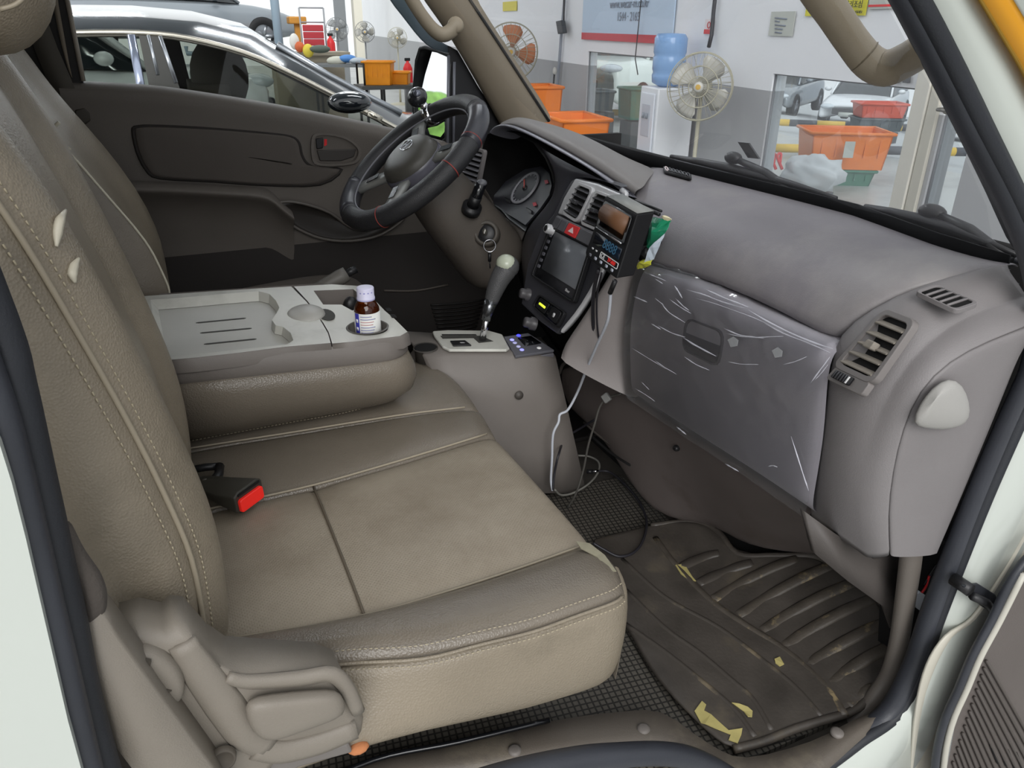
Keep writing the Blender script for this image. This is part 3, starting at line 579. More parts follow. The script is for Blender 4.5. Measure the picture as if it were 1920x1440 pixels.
bm = B(); lathe(bm, [(0, .0146), (.0065, .0143)], kn, 20); finish('volume_knob_cap', bm, BLK, unit)
ls = Patch(stk(1012, 552, .012), stk(1062, 586, .012), stk(1047, 616, .012), stk(1000, 574, .012))
bm = B(); ls.ring(bm, 0, 0, 1, 1, .04, .06, -.003, .004, .2); lsw = finish('lower_switch_panel', bm, BLK, dash, bevel=.0008)
bm = B(); ls.plate(bm, .04, .06, .96, .94, -.006, .001, .2); finish('switch_backing', bm, BLKG, lsw)
bm = B(); ls.plate(bm, .10, .12, .46, .88, .001, .003, .2); bb = finish('rocker_switch', bm, BLK, lsw, bevel=.001)
bm = B(); ls.plate(bm, .16, .42, .40, .58, .003, .0036, .3); finish('rocker_lamp', bm, mat('lamp_yellow', '#c9d83a', .4, emis=.8), bb)
bm = B(); ls.plate(bm, .58, .12, .90, .88, .001, .003, .2); bb = finish('socket', bm, BLK, lsw, bevel=.001)
bm = B(); ls.plate(bm, .70, .40, .77, .66, .003, .0036, .3); finish('socket_mark', bm, mat('mark_grey', '#c8c8c8', .5), bb)
for x, y in ((988, 552), (996, 606)):
    bm = B(); lathe(bm, [(0, .016), (.009, .016), (.011, .013), (.011, .004), (.014, .002), (.014, -.01)], frame(stk(x, y, .006), (-1, .25, .3)), 18); finish('side_knob', bm, mat('knob_grey', '#4a484a', .4), dash)
# --- side vent on the end panel, defroster outlets
DUST = mat('dusty_slat', '#8d867c', .75, var=.12, vscale=60, bump=.4, bscale=500)
ev = Patch(at(1662, 592, X=.836), at(1712, 612, Y=-.7365), at(1640, 712, Y=-.728), at(1580, 684, X=.807))
vv = vent(ev, 'air_vent', dash, 5, mat('vent_bezel_grey', '#76716f', .45), sl=DUST, knob=True)
bm = B(); ev.plate(bm, -.02, 1.06, 1.04, 1.33, -.004, .0052, .25, 4); finish('vent_lower_bezel', bm, mat('vent_bezel_grey', '#76716f', .45), vv, bevel=.001)
bm = B(); ev.plate(bm, .12, 1.12, .66, 1.27, .004, .0085, .15); finish('vent_wheel', bm, BLK, vv, bevel=.001)
for k in range(6):
    bm = B(); ev.plate(bm, .16 + .08*k, 1.13, .20 + .08*k, 1.26, .0085, .0098, .1); finish('wheel_tooth', bm, SL_D if k < 5 else mat('wheel_mark', '#d8d8d8', .5), vv)
dv = Patch(at(1722, 553, X=.858), at(1757, 541, X=.880), at(1826, 571, X=.893), at(1788, 584, X=.862))
bm = B(); dv.ring(bm, -.06, -.1, 1.06, 1.1, .06, .1, -.002, .0045, .2); d_ = finish('demister_outlet', bm, PLE, dash, bevel=.001)
bm = B(); dv.plate(bm, 0, 0, 1, 1, -.002, .0025, .1); finish('vent_duct', bm, GAP, d_)
for k in range(4):
    bm = B(); dv.plate(bm, 0, .17 + .2*k, 1, .22 + .2*k, .002, .005, .1); finish('slat', bm, PLE, d_)
dg = Patch(at(1243, 313, Z=.707), at(1296, 328, Z=.707), at(1297, 336, Z=.707), at(1246, 322, Z=.707))
bm = B(); dg.plate(bm, 0, 0, 1, 1, -.003, .002, .2); d_ = finish('defroster_grille', bm, BLK, dash)
for k in range(7):
    bm = B(); tube(bm, [dg.p(.1 + .13*k + .05*math.cos(a), .5 + .4*math.sin(a), .003) for a in [2*math.pi*i/10 for i in range(10)]], .0012, 5, closed=True); finish('grille_ring', bm, SL_D if k else mat('mark_white', '#e8d8d8', .5), d_)
# driver-side air vent behind the wheel
lv = Patch(at(893, 283, X=.80), at(909, 287, X=.80), at(896, 344, X=.79), at(866, 333, X=.79))
vent(lv, 'air_vent', dash, 6, PLE, sl=mat('slat_light', '#77757a', .4), knob=False)
# surround left of the instruments down to the column
bm = B(); A = [(866, 300), (880, 345), (905, 385), (940, 440), (960, 500)]; A2 = [(905, 255), (905, 345), (930, 386), (955, 412), (985, 435)]
loft(bm, [[at(*p, X=.85) for p in A], [at(*p, X=.826) for p in A2]]); finish('cluster_surround', bm, DARK, dash, solid=.004)
# ------------------------------------------------------------------ seats
def interp(tab, x):
    if x <= tab[0][0]: return tab[0][1]
    for (a, b), (c, d) in zip(tab, tab[1:]):
        if x <= c: return b + (d - b)*(x - a)/(c - a)
    return tab[-1][1]
XF = [(-.71, .475), (-.70, .487), (-.68, .502), (-.65, .511), (-.57, .516), (-.24, .514), (-.15, .526), (-.10, .530), (0, .534), (.08, .522), (.13, .490), (.17, .44)]
def stitches(name, pts, m, parent, step=.006, r=.0007, dash=.6, off=V((0, 0, 0))):
    "row of thread stitches along a curve"
    P = crom(pts, 12); bm = B(); acc = 0; d = 0
    for a, b in zip(P, P[1:]):
        L = (b - a).length; s = 0
        while s < L:
            if d <= 0:
                t = (b - a).normalized(); c = a + t*s + off; tube(bm, [c, c + t*step*dash], r, 4); d = step
            k = min(d, L - s); s += k; d -= k
            if k == 0: break
    return finish(name, bm, m, parent)
ps = thing('passenger_seat', 'worn beige grey leather passenger seat with stitched seams, nearest the camera', 'seat', (.2, -.42, .0))
sN = [(.0, -.548), (.03, -.553), (.123, -.575), (.2, -.584), (.345, -.584), (.505, -.571), (.53, -.570)]
sF = [(.0, -.280), (.194, -.277), (.336, -.261), (.514, -.232), (.53, -.228)]
s2 = [(.0, -.088), (.205, -.103), (.38, -.113), (.521, -.135), (.54, -.138)]
sC = [(.0, -.645), (.095, -.650), (.156, -.657), (.235, -.684), (.363, -.696), (.47, -.692), (.53, -.686)]
def panel(name, ya, yb, m, x0, x1f, za, zb, crown, n=7, parent=ps, roll=True, st=9):
    "cushion panel between two seams"
    bm = B(); rows = []
    for i in range(st + 1):
        s = i/st; row = []
        for j in range(n):
            t = j/(n - 1); xe = x0 + ((x1f if x1f else .51) - x0)*s
            y = interp(ya, xe)*(1 - t) + interp(yb, xe)*t
            if x1f is None: xe = x0 + (interp(XF, y) - x0)*s
            z = za*(1-t) + zb*t + crown*(1 - (2*t - 1)**4)
            if i == 0 or (x1f and i == st): z -= crown*.6
            row.append(V((xe, y, z)))
        rows.append(row)
    if roll and x1f is None:
        rows[-1] = [p + V((-.006, 0, -.003)) for p in rows[-1]]
        for dx, dz in ((.006, -.016), (.010, -.05), (.0, -.15)): rows.append([V((interp(XF, max(p.y, -.66)) + dx - (.010 if p.y < -.655 else 0), max(p.y, -.675), za*.5 + zb*.5 + dz)) for p in rows[st]])
    for r in rows:
        r.insert(0, r[0] + V((0, 0, -.010))); r.append(r[-1] + V((0, 0, -.010)))
    loft(bm, rows); return finish(name, bm, m, parent, sub=1)
panel('seat_panel', sF, sN, PERF, .0, .1965, .331, .333, .006)
panel('seat_panel', sF, sN, PERF, .1985, None, .331, .334, .006)
panel('inner_bolster', s2, sF, LEA_D, .0, None, .334, .332, .006, 6)
panel('centre_cushion', [(0, .20)], s2, LEA_D, .0, None, .330, .335, .008, 8)
panel('outer_bolster', sN, sC, LEA_D, -.02, None, .334, .352, .016, 6)
# side skirt below the stitched crest
bm = B(); rows = []
xs = [.06, .10, .156, .235, .30, .363, .42, .47]
for x in xs:
    y = interp(sC, x); zb = interp([(.06, .26), (.154, .262), (.366, .208), (.47, .200)], x)
    rows.append([V((x, y + .004, .340)), V((x, y - .006, .343)), V((x, -.697 if x > .16 else y - .012, .315)), V((x, -.702, .27)), V((x, -.698, (zb + .25)/2)), V((x, -.690, zb)), V((x, -.66, zb - .004))])
for (x, y) in ((.496, -.684), (.512, -.665), (.520, -.63)):
    rows.append([V((x - .008, y + .006, .335)), V((x, y, .338)), V((x + .002, y - .003, .315)), V((x + .002, y - .003, .27)), V((x, y, .23)), V((x - .006, y + .004, .198)), V((x - .03, y + .03, .196))])
loft(bm, rows); finish('side_skirt', bm, LEA, ps, sub=1)
crest_ = [V((x, interp(sC, x) - .003, .3455)) for x in xs] + [V((.490, -.686, .342))]
bm = B(); tube(bm, crom(crest_, 4), .0022, 6); finish('crest_piping', bm, LEA, ps)
stitches('stitching', [p + V((0, .008, .012)) for p in crest_], THREAD, ps); stitches('stitching', [p + V((0, -.0035, -.006)) for p in crest_], THREAD, ps)
for tab, z0 in ((sN, .3335), (sF, .3325), (s2, .3355)):
    bm = B(); tube(bm, crom([V((x, interp(tab, x), z0 + .0015)) for x in (.02, .1, .2, .3, .4, .50)], 4), .0018, 6); finish('seam_piping', bm, mat('seam_leather', '#968c7a', .5), ps)
bm = B(); tube(bm, crom([V((.1975, y, .3315 + .0045*(1 - ((y + .43)/.155)**4))) for y in (-.279, -.33, -.38, -.43, -.48, -.53, -.582)], 3), .0019, 6); finish('seam_piping', bm, mat('cross_seam', '#5f5649', .7), ps)
# lining visible where the leather is torn at the front corner
bm = B(); prism(bm, [V((x, y, interp([(-.7, .350), (-.57, .346)], y) + .0042)) for x, y in ((.484, -.578), (.498, -.590), (.503, -.62), (.499, -.655), (.490, -.65), (.492, -.62), (.482, -.595))], (0, 0, .001)); finish('torn_patch', bm, mat('torn_backing', '#8f8a76', .85, var=.1, vscale=80), ps, smooth=False)
# seat base below the cushion
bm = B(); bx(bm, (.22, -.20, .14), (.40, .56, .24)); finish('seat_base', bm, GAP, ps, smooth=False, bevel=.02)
# backrest
XB = [(.33, .020), (.40, .026), (.46, .030), (.52, .028), (.62, .010), (.70, -.008), (.80, -.034), (.85, -.048), (.93, -.079), (1.02, -.115)]
def back(name, yf, yn, parent, zlo, zhi, m, bol=.026, dx=0., side=True, n=10, pleat=True):
    w = yn - yf  # towards the camera is negative
    sec = [(0, -.03), (.004, -.008), (.03, .010), (.08, .016), (.14, .008), (.19, -.012), (.225, -.006), (.35, -.002), (.55, -.002), (.70, -.006), (.74, -.014), (.78, .006), (.86, bol), (.92, bol*.95), (.97, bol*.5), (1., 0.)]
    bm = B(); rows = []
    for i in range(n + 1):
        z = zlo + (zhi - zlo)*i/n; X = interp(XB, z) + dx
        k = 1 if z < .86 else max(.4, 1 - (z - .86)*3)
        rows.append([V((X + d*k, yf + w*t, z)) for t, d in sec])
    top = rows[-1]; rows.append([p + V((-.02, 0, .02)) for p in top]); rows.append([p + V((-.07, 0, .03)) for p in top])
    rows.insert(0, [p + V((-.04, 0, -.01)) for p in rows[0]])
    loft(bm, rows); return finish(name, bm, m, parent, sub=1)
back('backrest_front', -.172, -.622, ps, .34, .98, LEA, .030)
bm = B(); rows = []
for i in range(11):
    z = .40 + .58*i/10; X = interp(XB, z)
    zz = z if i else .428
    rows.append([V((X, -.622, zz)), V((X - .004, -.632, zz)), V((X - .02, -.648, zz)), V((X - .06, -.656, zz + (.0 if i else -.004))), V((X - .11, -.652, zz - (0 if i else .012))), V((X - .14, -.62, zz)), V((X - .145, -.17, zz))])
loft(bm, rows); finish('backrest_side', bm, LEA, ps, sub=1)
bead = [V((interp(XB, z) + .001, -.6235, z)) for z in (.36, .42, .5, .58, .66, .74, .82, .9, .98)]
bm = B(); tube(bm, crom(bead, 4), .0028, 6); finish('backrest_piping', bm, mat('seam_leather', '#968c7a', .5), ps)
stitches('stitching', [p + V((.008, .010, 0)) for p in bead], THREAD, ps, .0065, .0008); stitches('stitching', [p + V((-.010, -.014, 0)) for p in bead[1:]], THREAD, ps, .0065, .0008)
stitches('stitching', [V((.024, -.637, .434)), V((-.01, -.655, .432)), V((-.06, -.661, .428)), V((-.10, -.658, .42))], THREAD, ps, .0065, .0008)
bm = B(); hem = [V((.028, -.630, .430)), V((.005, -.648, .430)), V((-.05, -.658, .426)), V((-.10, -.655, .417))]; tube(bm, crom(hem, 4), .0035, 6); finish('backrest_hem', bm, LEA, ps)
PALE = mat('pale_seat_line', '#c4beac', .5)  # pale tone of the driver seat piping and the pleat crescents
SEC_ = [(0, -.03), (.004, -.008), (.03, .010), (.08, .016), (.14, .008), (.19, -.012), (.225, -.006), (.35, -.002), (.55, -.002), (.70, -.006), (.74, -.014), (.78, .006), (.86, .030), (.92, .0285), (.97, .015), (1., 0.)]
def xback(y, z):
    t = (y + .172)/(-.45); k = 1 if z < .86 else max(.4, 1 - (z - .86)*3); return interp(XB, z) + interp(SEC_, t)*k
def on_back(px, py, lift=.003):
    d = FW + RT*((px - 960)/FPX) - UP*((py - 720)/FPX); t = .5
    while t < 1.8:
        p = CAM + d*t
        if -.62 < p.y < -.172 and p.x <= xback(p.y, p.z): return p - d.normalized()*lift
        t += .002
    return at(px, py, Y=-.45)
for l in ([(123, 394), (113, 412), (108, 436), (106, 462)], [(148, 484), (139, 498), (136, 514), (141, 530)]):
    bm = B(); tube(bm, crom([on_back(*q) for q in l], 4), [.0012, .0036, .0038, .0012], 6); finish('pleat_crescent', bm, PALE, ps)  # pale crescents along the pleat edges
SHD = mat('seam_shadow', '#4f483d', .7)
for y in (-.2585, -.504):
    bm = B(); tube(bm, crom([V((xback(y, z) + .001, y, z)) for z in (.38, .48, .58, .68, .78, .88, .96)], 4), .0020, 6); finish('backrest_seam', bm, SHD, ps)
# passenger headrest
bm = B(); c = at(-48, -72, Y=-.42); ell(bm, c, (.06, .085, .074), None, 20, 14); finish('headrest', bm, LEA, ps)
bm = B(); tube(bm, ats([(0, 18), (30, 8), (55, -14)], Y=-.51), .002, 6, smooth=4); finish('headrest_piping', bm, mat('seam_leather', '#968c7a', .5), ps)

# driver's seat
ds = thing('driver_seat', 'shaded brown leather seat on the far side by the steering wheel', 'seat', (.2, .42, 0))
nb = [(-70, 20), (-20, 90), (40, 172), (90, 242), (146, 304), (204, 371), (250, 424), (281, 466), (302, 507), (315, 537), (318, 552)]
fb = [(-20, 60), (5, 70), (31, 79), (48, 100), (83, 150), (137, 212), (183, 262), (246, 342), (287, 421), (300, 470), (312, 540)]
N_ = ats(nb, Y=.215); F_ = ats(fb, Y=.61); bm = B(); rows = []
for p, q in zip(F_, N_):
    m_ = lp(p, q, .5)
    rows.append([p + V((-.10, .02, 0)), p + V((-.02, .008, 0)), p, lp(p, q, .08) + V((.012, 0, .0)), lp(p, q, .22) + V((-.004, 0, 0)), lp(p, q, .27) + V((-.018, 0, 0)), lp(p, q, .5) + V((-.022, 0, 0)), lp(p, q, .75) + V((-.016, 0, 0)), lp(p, q, .93) + V((.0, 0, 0)), q])
loft(bm, rows); finish('backrest_front', bm, LEA, ds, sub=1)
bm = B(); loft(bm, [[q + V((0, 0, 0)), q + V((-.02, -.014, 0)), q + V((-.06, -.022, 0)), q + V((-.13, -.015, 0))] for q in N_]); finish('backrest_side', bm, LEA_D, ds, sub=1)
bm = B(); tube(bm, crom(N_, 3), .0022, 6); finish('backrest_piping', bm, PALE, ds)
bm = B(); tube(bm, ats([(111, 229), (102, 238), (96, 250)], Y=.33), .003, 6, smooth=4); finish('pleat_crescent', bm, PALE, ds)
bm = B(); tube(bm, ats([(131, 277), (124, 283)], Y=.34), .003, 6); finish('pleat_crescent', bm, PALE, ds)
bm = B(); rows = []
for x, z, k in ((-.02, .36, 0), (.1, .372, 0), (.25, .385, 0), (.38, .395, 0), (.46, .39, .01), (.50, .365, .03), (.505, .30, .03), (.49, .2, .03)):
    rows.append([V((x, y, z + d)) for y, d in ((.22 + k, -.14), (.22 + k, -.02), (.245 + k, 0), (.35, -.006), (.5, -.006), (.60 - k, .004), (.635 - k, -.015), (.64 - k, -.14))])
loft(bm, rows); finish('cushion', bm, mat('driver_cushion_leather', '#66605a', .5, bump=.4, bscale=420, kind='vor'), ds, sub=2)
bm = B(); bx(bm, (.23, .43, .13), (.42, .38, .2)); finish('seat_base', bm, DARK, ds, smooth=False, bevel=.02)

# recliner cover, lever and belt-anchor trim beside the passenger seat
co = [(222, 1186), (262, 1176), (305, 1184), (322, 1170), (348, 1172), (392, 1222), (430, 1247), (520, 1252), (600, 1256), (640, 1270), (660, 1312), (684, 1352), (680, 1378), (655, 1392), (520, 1425), (480, 1470), (300, 1500), (240, 1330)]
P_ = [at(*p, Y=-.715) for p in co]; cn = sum(P_, V())/len(P_)
bm = B(); loft(bm, [[p + V((0, .04, 0)) for p in P_], [p + V((0, .006, 0)) for p in P_], [lp(p, cn, .05) + V((0, -.004, 0)) for p in P_], [lp(p, cn, .16) + V((0, -.008, 0)) for p in P_]], True, True); sv = finish('recliner_cover', bm, PLS, ps, label='grey plastic recliner cover')
# raised L-shaped rib of the cover
rb = [(352, 1190), (400, 1270), (440, 1330), (480, 1385), (520, 1402), (590, 1388), (668, 1362)]
bm = B(); tube(bm, crom(ats([(340, 1205), (378, 1262), (420, 1320), (462, 1376), (500, 1400)], Y=-.722), 4), [.012, .016, .018, .018, .014], 10, flat=.5); tube(bm, crom(ats([(480, 1402), (530, 1408), (600, 1392), (668, 1366)], Y=-.722), 4), [.014, .015, .015, .013], 10, flat=.5); finish('raised_rib', bm, PLS, sv)
# upper lip of the lever pocket
bm = B(); tube(bm, crom(ats([(425, 1270), (470, 1278), (560, 1272), (620, 1264), (650, 1290), (672, 1335)], Y=-.724), 4), [.006, .008, .009, .009, .008, .007], 8, flat=.7); finish('pocket_lip', bm, PLS, sv)
bm = B(); prism(bm, ats([(424, 1300), (452, 1322), (468, 1360), (500, 1388), (470, 1386), (440, 1348)], Y=-.7265), (0, .003, 0)); finish('lever_slot', bm, GAP, sv, smooth=False)
lv_ = [(452, 1312), (470, 1296), (540, 1290), (618, 1282), (640, 1290), (648, 1318), (640, 1332), (560, 1358), (505, 1380), (478, 1370), (464, 1352)]
L1 = [at(*p, Y=-.728) for p in lv_]; lc = sum(L1, V())/len(L1)
bm = B(); loft(bm, [L1, [p + V((0, -.008, 0)) for p in L1], [lp(p, lc, .10) + V((0, -.015, .002)) for p in L1], [lp(p, lc, .35) + V((0, -.018, .004)) for p in L1], [lp(p, lc, .95) + V((0, -.018, .004)) for p in L1]], True, True); finish('recliner_lever', bm, PLS, sv, sub=1)
# round hinge cover
hc = [(238, 1215), (275, 1210), (310, 1222), (338, 1246), (350, 1278), (346, 1306), (330, 1322), (300, 1330), (262, 1280)]
H1 = [at(*p, Y=-.727) for p in hc]; hcn = sum(H1, V())/len(H1)
bm = B(); loft(bm, [[p + V((0, .02, 0)) for p in H1], H1, [lp(p, hcn, .12) + V((0, -.007, 0)) for p in H1], [lp(p, hcn, .5) + V((0, -.010, 0)) for p in H1], [lp(p, hcn, .95) + V((0, -.010, 0)) for p in H1]], True, True); finish('hinge_cap', bm, PLS, sv, sub=1)
bm = B(); prism(bm, ats([(262, 1236), (284, 1240), (280, 1256), (300, 1290), (322, 1296), (300, 1310), (276, 1280)], Y=-.7385), (0, .003, 0)); finish('cap_notch', bm, mat('notch_shadow', '#4c463e', .7), sv, smooth=False)
bm = B(); lathe(bm, [(0, .0), (.008, .0), (.009, .002), (.011, .002), (.012, -.004)], frame(at(419, 1424, Y=-.735), (0, -1, .15)), 18); finish('screw_recess', bm, mat('notch_shadow', '#4c463e', .7), sv)
bm = B(); prism(bm, ats([(500, 1428), (655, 1394), (662, 1412), (560, 1440), (520, 1470)], Y=-.708), (0, .03, 0)); finish('lower_bracket', bm, mat('bracket_grey', '#6f6a66', .5), sv, smooth=False, bevel=.003)
# rear post trim with belt
bt = thing('belt_anchor_trim', 'grey plastic door post trim in front of the recliner cover, lower left', 'trim panel', (-.05, -.75, .3))
bo = [(120, 1080), (150, 1165), (170, 1165), (186, 1140), (300, 1295), (400, 1435), (420, 1480), (250, 1480), (196, 1370), (165, 1275), (140, 1180)]
P_ = [at(*p, Y=-.752) for p in [(146, 1165), (186, 1140), (215, 1178), (300, 1297), (402, 1437), (440, 1495), (300, 1510), (196, 1372), (168, 1275)]]
cn = sum(P_, V())/len(P_)
bm = B(); loft(bm, [[p + V((0, .03, 0)) for p in P_], P_, [lp(p, cn, .06) + V((0, -.005, 0)) for p in P_]], True, True); finish('post_cover', bm, PLS, bt)
bm = B(); tube(bm, crom(ats([(112, 990), (135, 1040), (160, 1080), (172, 1110), (175, 1140), (168, 1160)], Y=-.748), 4), [.008, .009, .010, .010, .009, .007], 8); finish('belt_sleeve', bm, mat('belt_sleeve', '#4b4540', .85, bump=.8, bscale=300), bt)
bm = B(); tube(bm, crom(ats([(128, 1085), (142, 1110), (150, 1140)], Y=-.75), 4), .007, 8); finish('belt_anchor', bm, PLC, bt)
# orange foam crumb under the cover
bm = B(); ell(bm, at(672, 1402, Y=-.70), (.012, .008, .006), None, 10, 6); finish('foam_crumb', bm, mat('foam_orange', '#b5754c', .9, bump=.8, bscale=200), label='small orange foam crumb under the recliner cover', cat='foam')
# ------------------------------------------------------------------ fold-down centre console
def fill_holes(bm, outer, holes):
    "flat plate with openings; returns the vertex loops"
    loops = []; edges = []
    for l in [outer] + holes:
        vs = [bm.verts.new(V(p)) for p in l]; loops.append(vs)
        for i in range(len(vs)): edges.append(bm.edges.new((vs[i], vs[(i+1) % len(vs)])))
    bmesh.ops.triangle_fill(bm, edges=edges, use_beauty=True)
    return loops
def wall(bm, a, b):
    n = len(a)
    for i in range(n): bm.faces.new((a[i], a[(i+1) % n], b[(i+1) % n], b[i]))
def vl(bm, pts): return [bm.verts.new(V(p)) for p in pts]
cc_ = thing('centre_console', 'folded-down centre seat console with grey tray lid and cup holder', 'console', (.2, .03, .34))
def ct(px, py, dz=0.): return plane_at(px, py, .06, 1, .520 + dz)
def plan(ny, fx, z0, z1, fy=.205, n=6, rx=.0):
    "rounded console outline: rear edge, near side, rounded front, far side"
    r = .055; o = [(rx, fy), (rx, ny), (.12, ny), (.24, ny)]
    for k in range(n + 1):
        a = R_(-90 + 90*k/n); o.append((fx - r + r*math.cos(a), ny + r + r*math.sin(a)))
    for k in range(n + 1):
        a = R_(90*k/n); o.append((fx - .09 + .09*math.cos(a) - .02, fy - .06 + .06*math.sin(a)))
    return [V((x, y, z0 + (z1 - z0)*x/.4)) for x, y in o]
bm = B(); loft(bm, [plan(ny, fx, za, zb) for za, zb, ny, fx in ((.480, .458, -.142, .400), (.476, .454, -.150, .409), (.455, .434, -.154, .417), (.425, .41, -.150, .421), (.39, .385, -.134, .419), (.362, .362, -.108, .408), (.346, .346, -.082, .393), (.342, .342, -.06, .37))], True); finish('leather_pad', bm, LEA_D, cc_)
low_ = plan(-.130, .392, .347, .347)
stitches('stitching', [V((x, -.088, .3485)) for x in (.01, .1, .2, .3)] + [V((.375, -.07, .351)), V((.405, -.02, .37)), V((.417, .03, .40))], THREAD, cc_, .006, .0006)
bm = B(); loft(bm, [plan(ny, fx, za, zb) for za, zb, ny, fx in ((.478, .455, -.146, .404), (.484, .461, -.149, .408), (.505, .485, -.146, .400), (.512, .490, -.141, .394))], True); finish('console_body', bm, PLC, cc_)
# tray lid
lid = [(258, 556), (330, 551), (400, 546), (480, 541), (546, 537), (574, 565), (590, 585), (604, 606), (615, 625), (620, 643), (536, 650), (450, 661), (370, 670), (303, 676), (285, 640), (270, 598)]
tray = [(282, 562), (340, 558), (420, 551), (485, 546), (505, 551), (517, 563), (524, 577), (518, 588), (510, 600), (517, 610), (531, 613), (545, 624), (550, 638), (538, 646), (450, 655), (380, 663), (305, 671), (294, 635)]
O_ = [ct(*p) for p in lid]; T0 = [ct(*p) for p in tray]; tc_ = sum(T0, V())/len(T0)
bm = B(); lo = fill_holes(bm, O_, [T0])
r1_ = vl(bm, [lp(p, tc_, .02) + V((0, 0, -.004)) for p in T0]); r2_ = vl(bm, [lp(p, tc_, .07) + V((0, 0, -.016)) for p in T0]); wall(bm, lo[1], r1_); wall(bm, r1_, r2_)
ld_ = finish('tray_lid', bm, SILVB, cc_); auto(ld_, 30)
bm = B(); prism(bm, [lp(p, tc_, .07) + V((0, 0, -.0165)) for p in T0], (0, 0, -.002)); finish('tray_floor', bm, mat('tray_floor', '#b7b6af', .45, bump=.15, bscale=900, var=.07, vscale=7), ld_, smooth=False)
bm = B(); oc = sum(O_, V())/len(O_); loft(bm, [O_, [p + V((0, -.003 if p.y < 0 else 0, -.003)) for p in O_], [p + V((0, -.003 if p.y < 0 else 0, -.022)) for p in O_]], True); finish('lid_side', bm, PLC, ld_)
for a, b in (((367, 605), (461, 596)), ((375, 624), (472, 615)), ((382, 645), (481, 635))):
    A = ct(*a, -.0155); Bq = ct(*b, -.0155); bm = B(); d = (Bq - A).normalized()*.004; w = V((0, .0022, 0))
    prism(bm, [A, A + d - w, Bq - d - w, Bq, Bq - d + w, A + d + w], (0, 0, -.001)); finish('tray_slot', bm, mat('slot_shadow', '#3d3c39', .7), ld_, smooth=False)
# front section with bin, flap and cup holder
fr_ = [(551, 537), (585, 535), (622, 533), (671, 536), (700, 560), (722, 583), (740, 598), (764, 622), (750, 630), (668, 640), (623, 644), (616, 622), (606, 605), (592, 585), (577, 565)]
bin_ = [(588, 545), (662, 542), (684, 560), (690, 578), (660, 582), (640, 571), (606, 571)]
def ring_px(c, w, h, n=28): return [(c[0] + w*math.cos(2*math.pi*k/n), c[1] + h*math.sin(2*math.pi*k/n)) for k in range(n)]
cupc = ct(689, 614); cupr = .034
cup = [cupc + V((cupr*math.cos(2*math.pi*k/32), cupr*math.sin(2*math.pi*k/32), -.06*cupr*math.cos(2*math.pi*k/32))) for k in range(32)]
flc = ct(612, 590); flp = [flc + V((.014*math.cos(2*math.pi*k/20), .030*math.sin(2*math.pi*k/20), 0)) for k in range(20)]
bm = B(); F0 = [ct(*p, -.0015) for p in fr_]; lo = fill_holes(bm, F0, [[ct(*p, -.0015) for p in bin_], [p + V((0, 0, -.0015)) for p in cup]])
w1 = vl(bm, [p.co + V((0, 0, -.004)) for p in lo[2]]); wall(bm, lo[2], w1)
fs = finish('front_tray', bm, SILVB, cc_); auto(fs, 30)
bm = B(); b0 = [ct(*p, -.0015) for p in bin_]; loft(bm, [b0, [p + V((0, 0, -.05)) for p in b0]], True, False); bm.faces.new(vl(bm, [p + V((0, 0, -.05)) for p in b0])); finish('open_bin', bm, PLC, fs, smooth=False)
bm = B(); lathe(bm, [(cupr + .002, .001), (cupr, .0025), (cupr - .002, .001), (cupr - .004, -.05), (0, -.05)], Matrix.Translation(cupc), 32); finish('cup_holder', bm, mat('cup_well', '#55524d', .45), fs)
bm = B(); loft(bm, [F0, [p + V((.002 if p.x > .3 else 0, -.003 if p.y < 0 else 0, -.004)) for p in F0], [p + V((.004 if p.x > .3 else 0, -.004 if p.y < 0 else 0, -.022)) for p in F0]], True); finish('front_side', bm, PLC, fs)
c = ct(574, 590, -.002); bm = B(); ell(bm, c, (.033, .040, .014), Matrix.Identity(4), 24, 12); finish('cup_flap', bm, mat('flap_grey', '#a5a39d', .4, bump=.15, bscale=800), cc_)
bm = B(); prism(bm, [p + V((.0, 0, -.0005)) for p in flp], (0, 0, .0012)); finish('flap_well', bm, mat('slot_shadow', '#3d3c39', .7), cc_, smooth=False)
for k in range(2):
    bm = B(); prism(bm, [ct(*p, -.001) for p in [(722 + 9*k, 578 + 12*k), (731 + 9*k, 578 + 12*k), (735 + 9*k, 584 + 12*k), (726 + 9*k, 584 + 12*k)]], (0, 0, .001)); finish('coin_slot', bm, GAP, fs, smooth=False)
# dark clip lying in the open bin
bm = B(); c = ct(658, 578, -.03); ell(bm, c, (.016, .012, .024), None, 14, 10); finish('lighter', bm, BLK, label='small black object lying in the open bin of the console', cat='lighter')
# amber drink bottle
bo_ = thing('drink_bottle', 'small amber glass drink bottle with white cap and paper label in the cup holder', 'bottle', cupc + V((0, 0, -.049)))
BM_ = Matrix.Translation(cupc + V((.001, .0, -.049)))
amb = mat('amber_glass', '#7a3408', .05, trans=.85, ior=1.45, spec=.6)
bm = B(); lathe(bm, [(0, .001), (.018, .001), (.021, .004), (.0215, .010), (.0215, .078), (.0205, .086), (.0165, .094), (.0125, .098), (.0118, .104), (.0118, .112)], BM_, 32); finish('glass_body', bm, amb, bo_)
bm = B(); lathe(bm, [(0, .004), (.0185, .004), (.0192, .07), (.0185, .082), (.0, .082)], BM_, 24); finish('drink', bm, mat('amber_liquid', '#3b1604', .2), bo_)
bm = B(); lathe(bm, [(.0150, .0995), (.0152, .1035), (.0144, .1045), (.0144, .119), (.0138, .1205), (.012, .121), (0, .1205)], BM_, 32); cap_ = finish('cap', bm, mat('cap_white', '#cfcde4', .45), bo_)
bm = B(); lathe(bm, [(.0153, .1005), (.0153, .1015)], BM_, 32); finish('cap_ring', bm, mat('cap_blue', '#8d8bc4', .5), cap_)
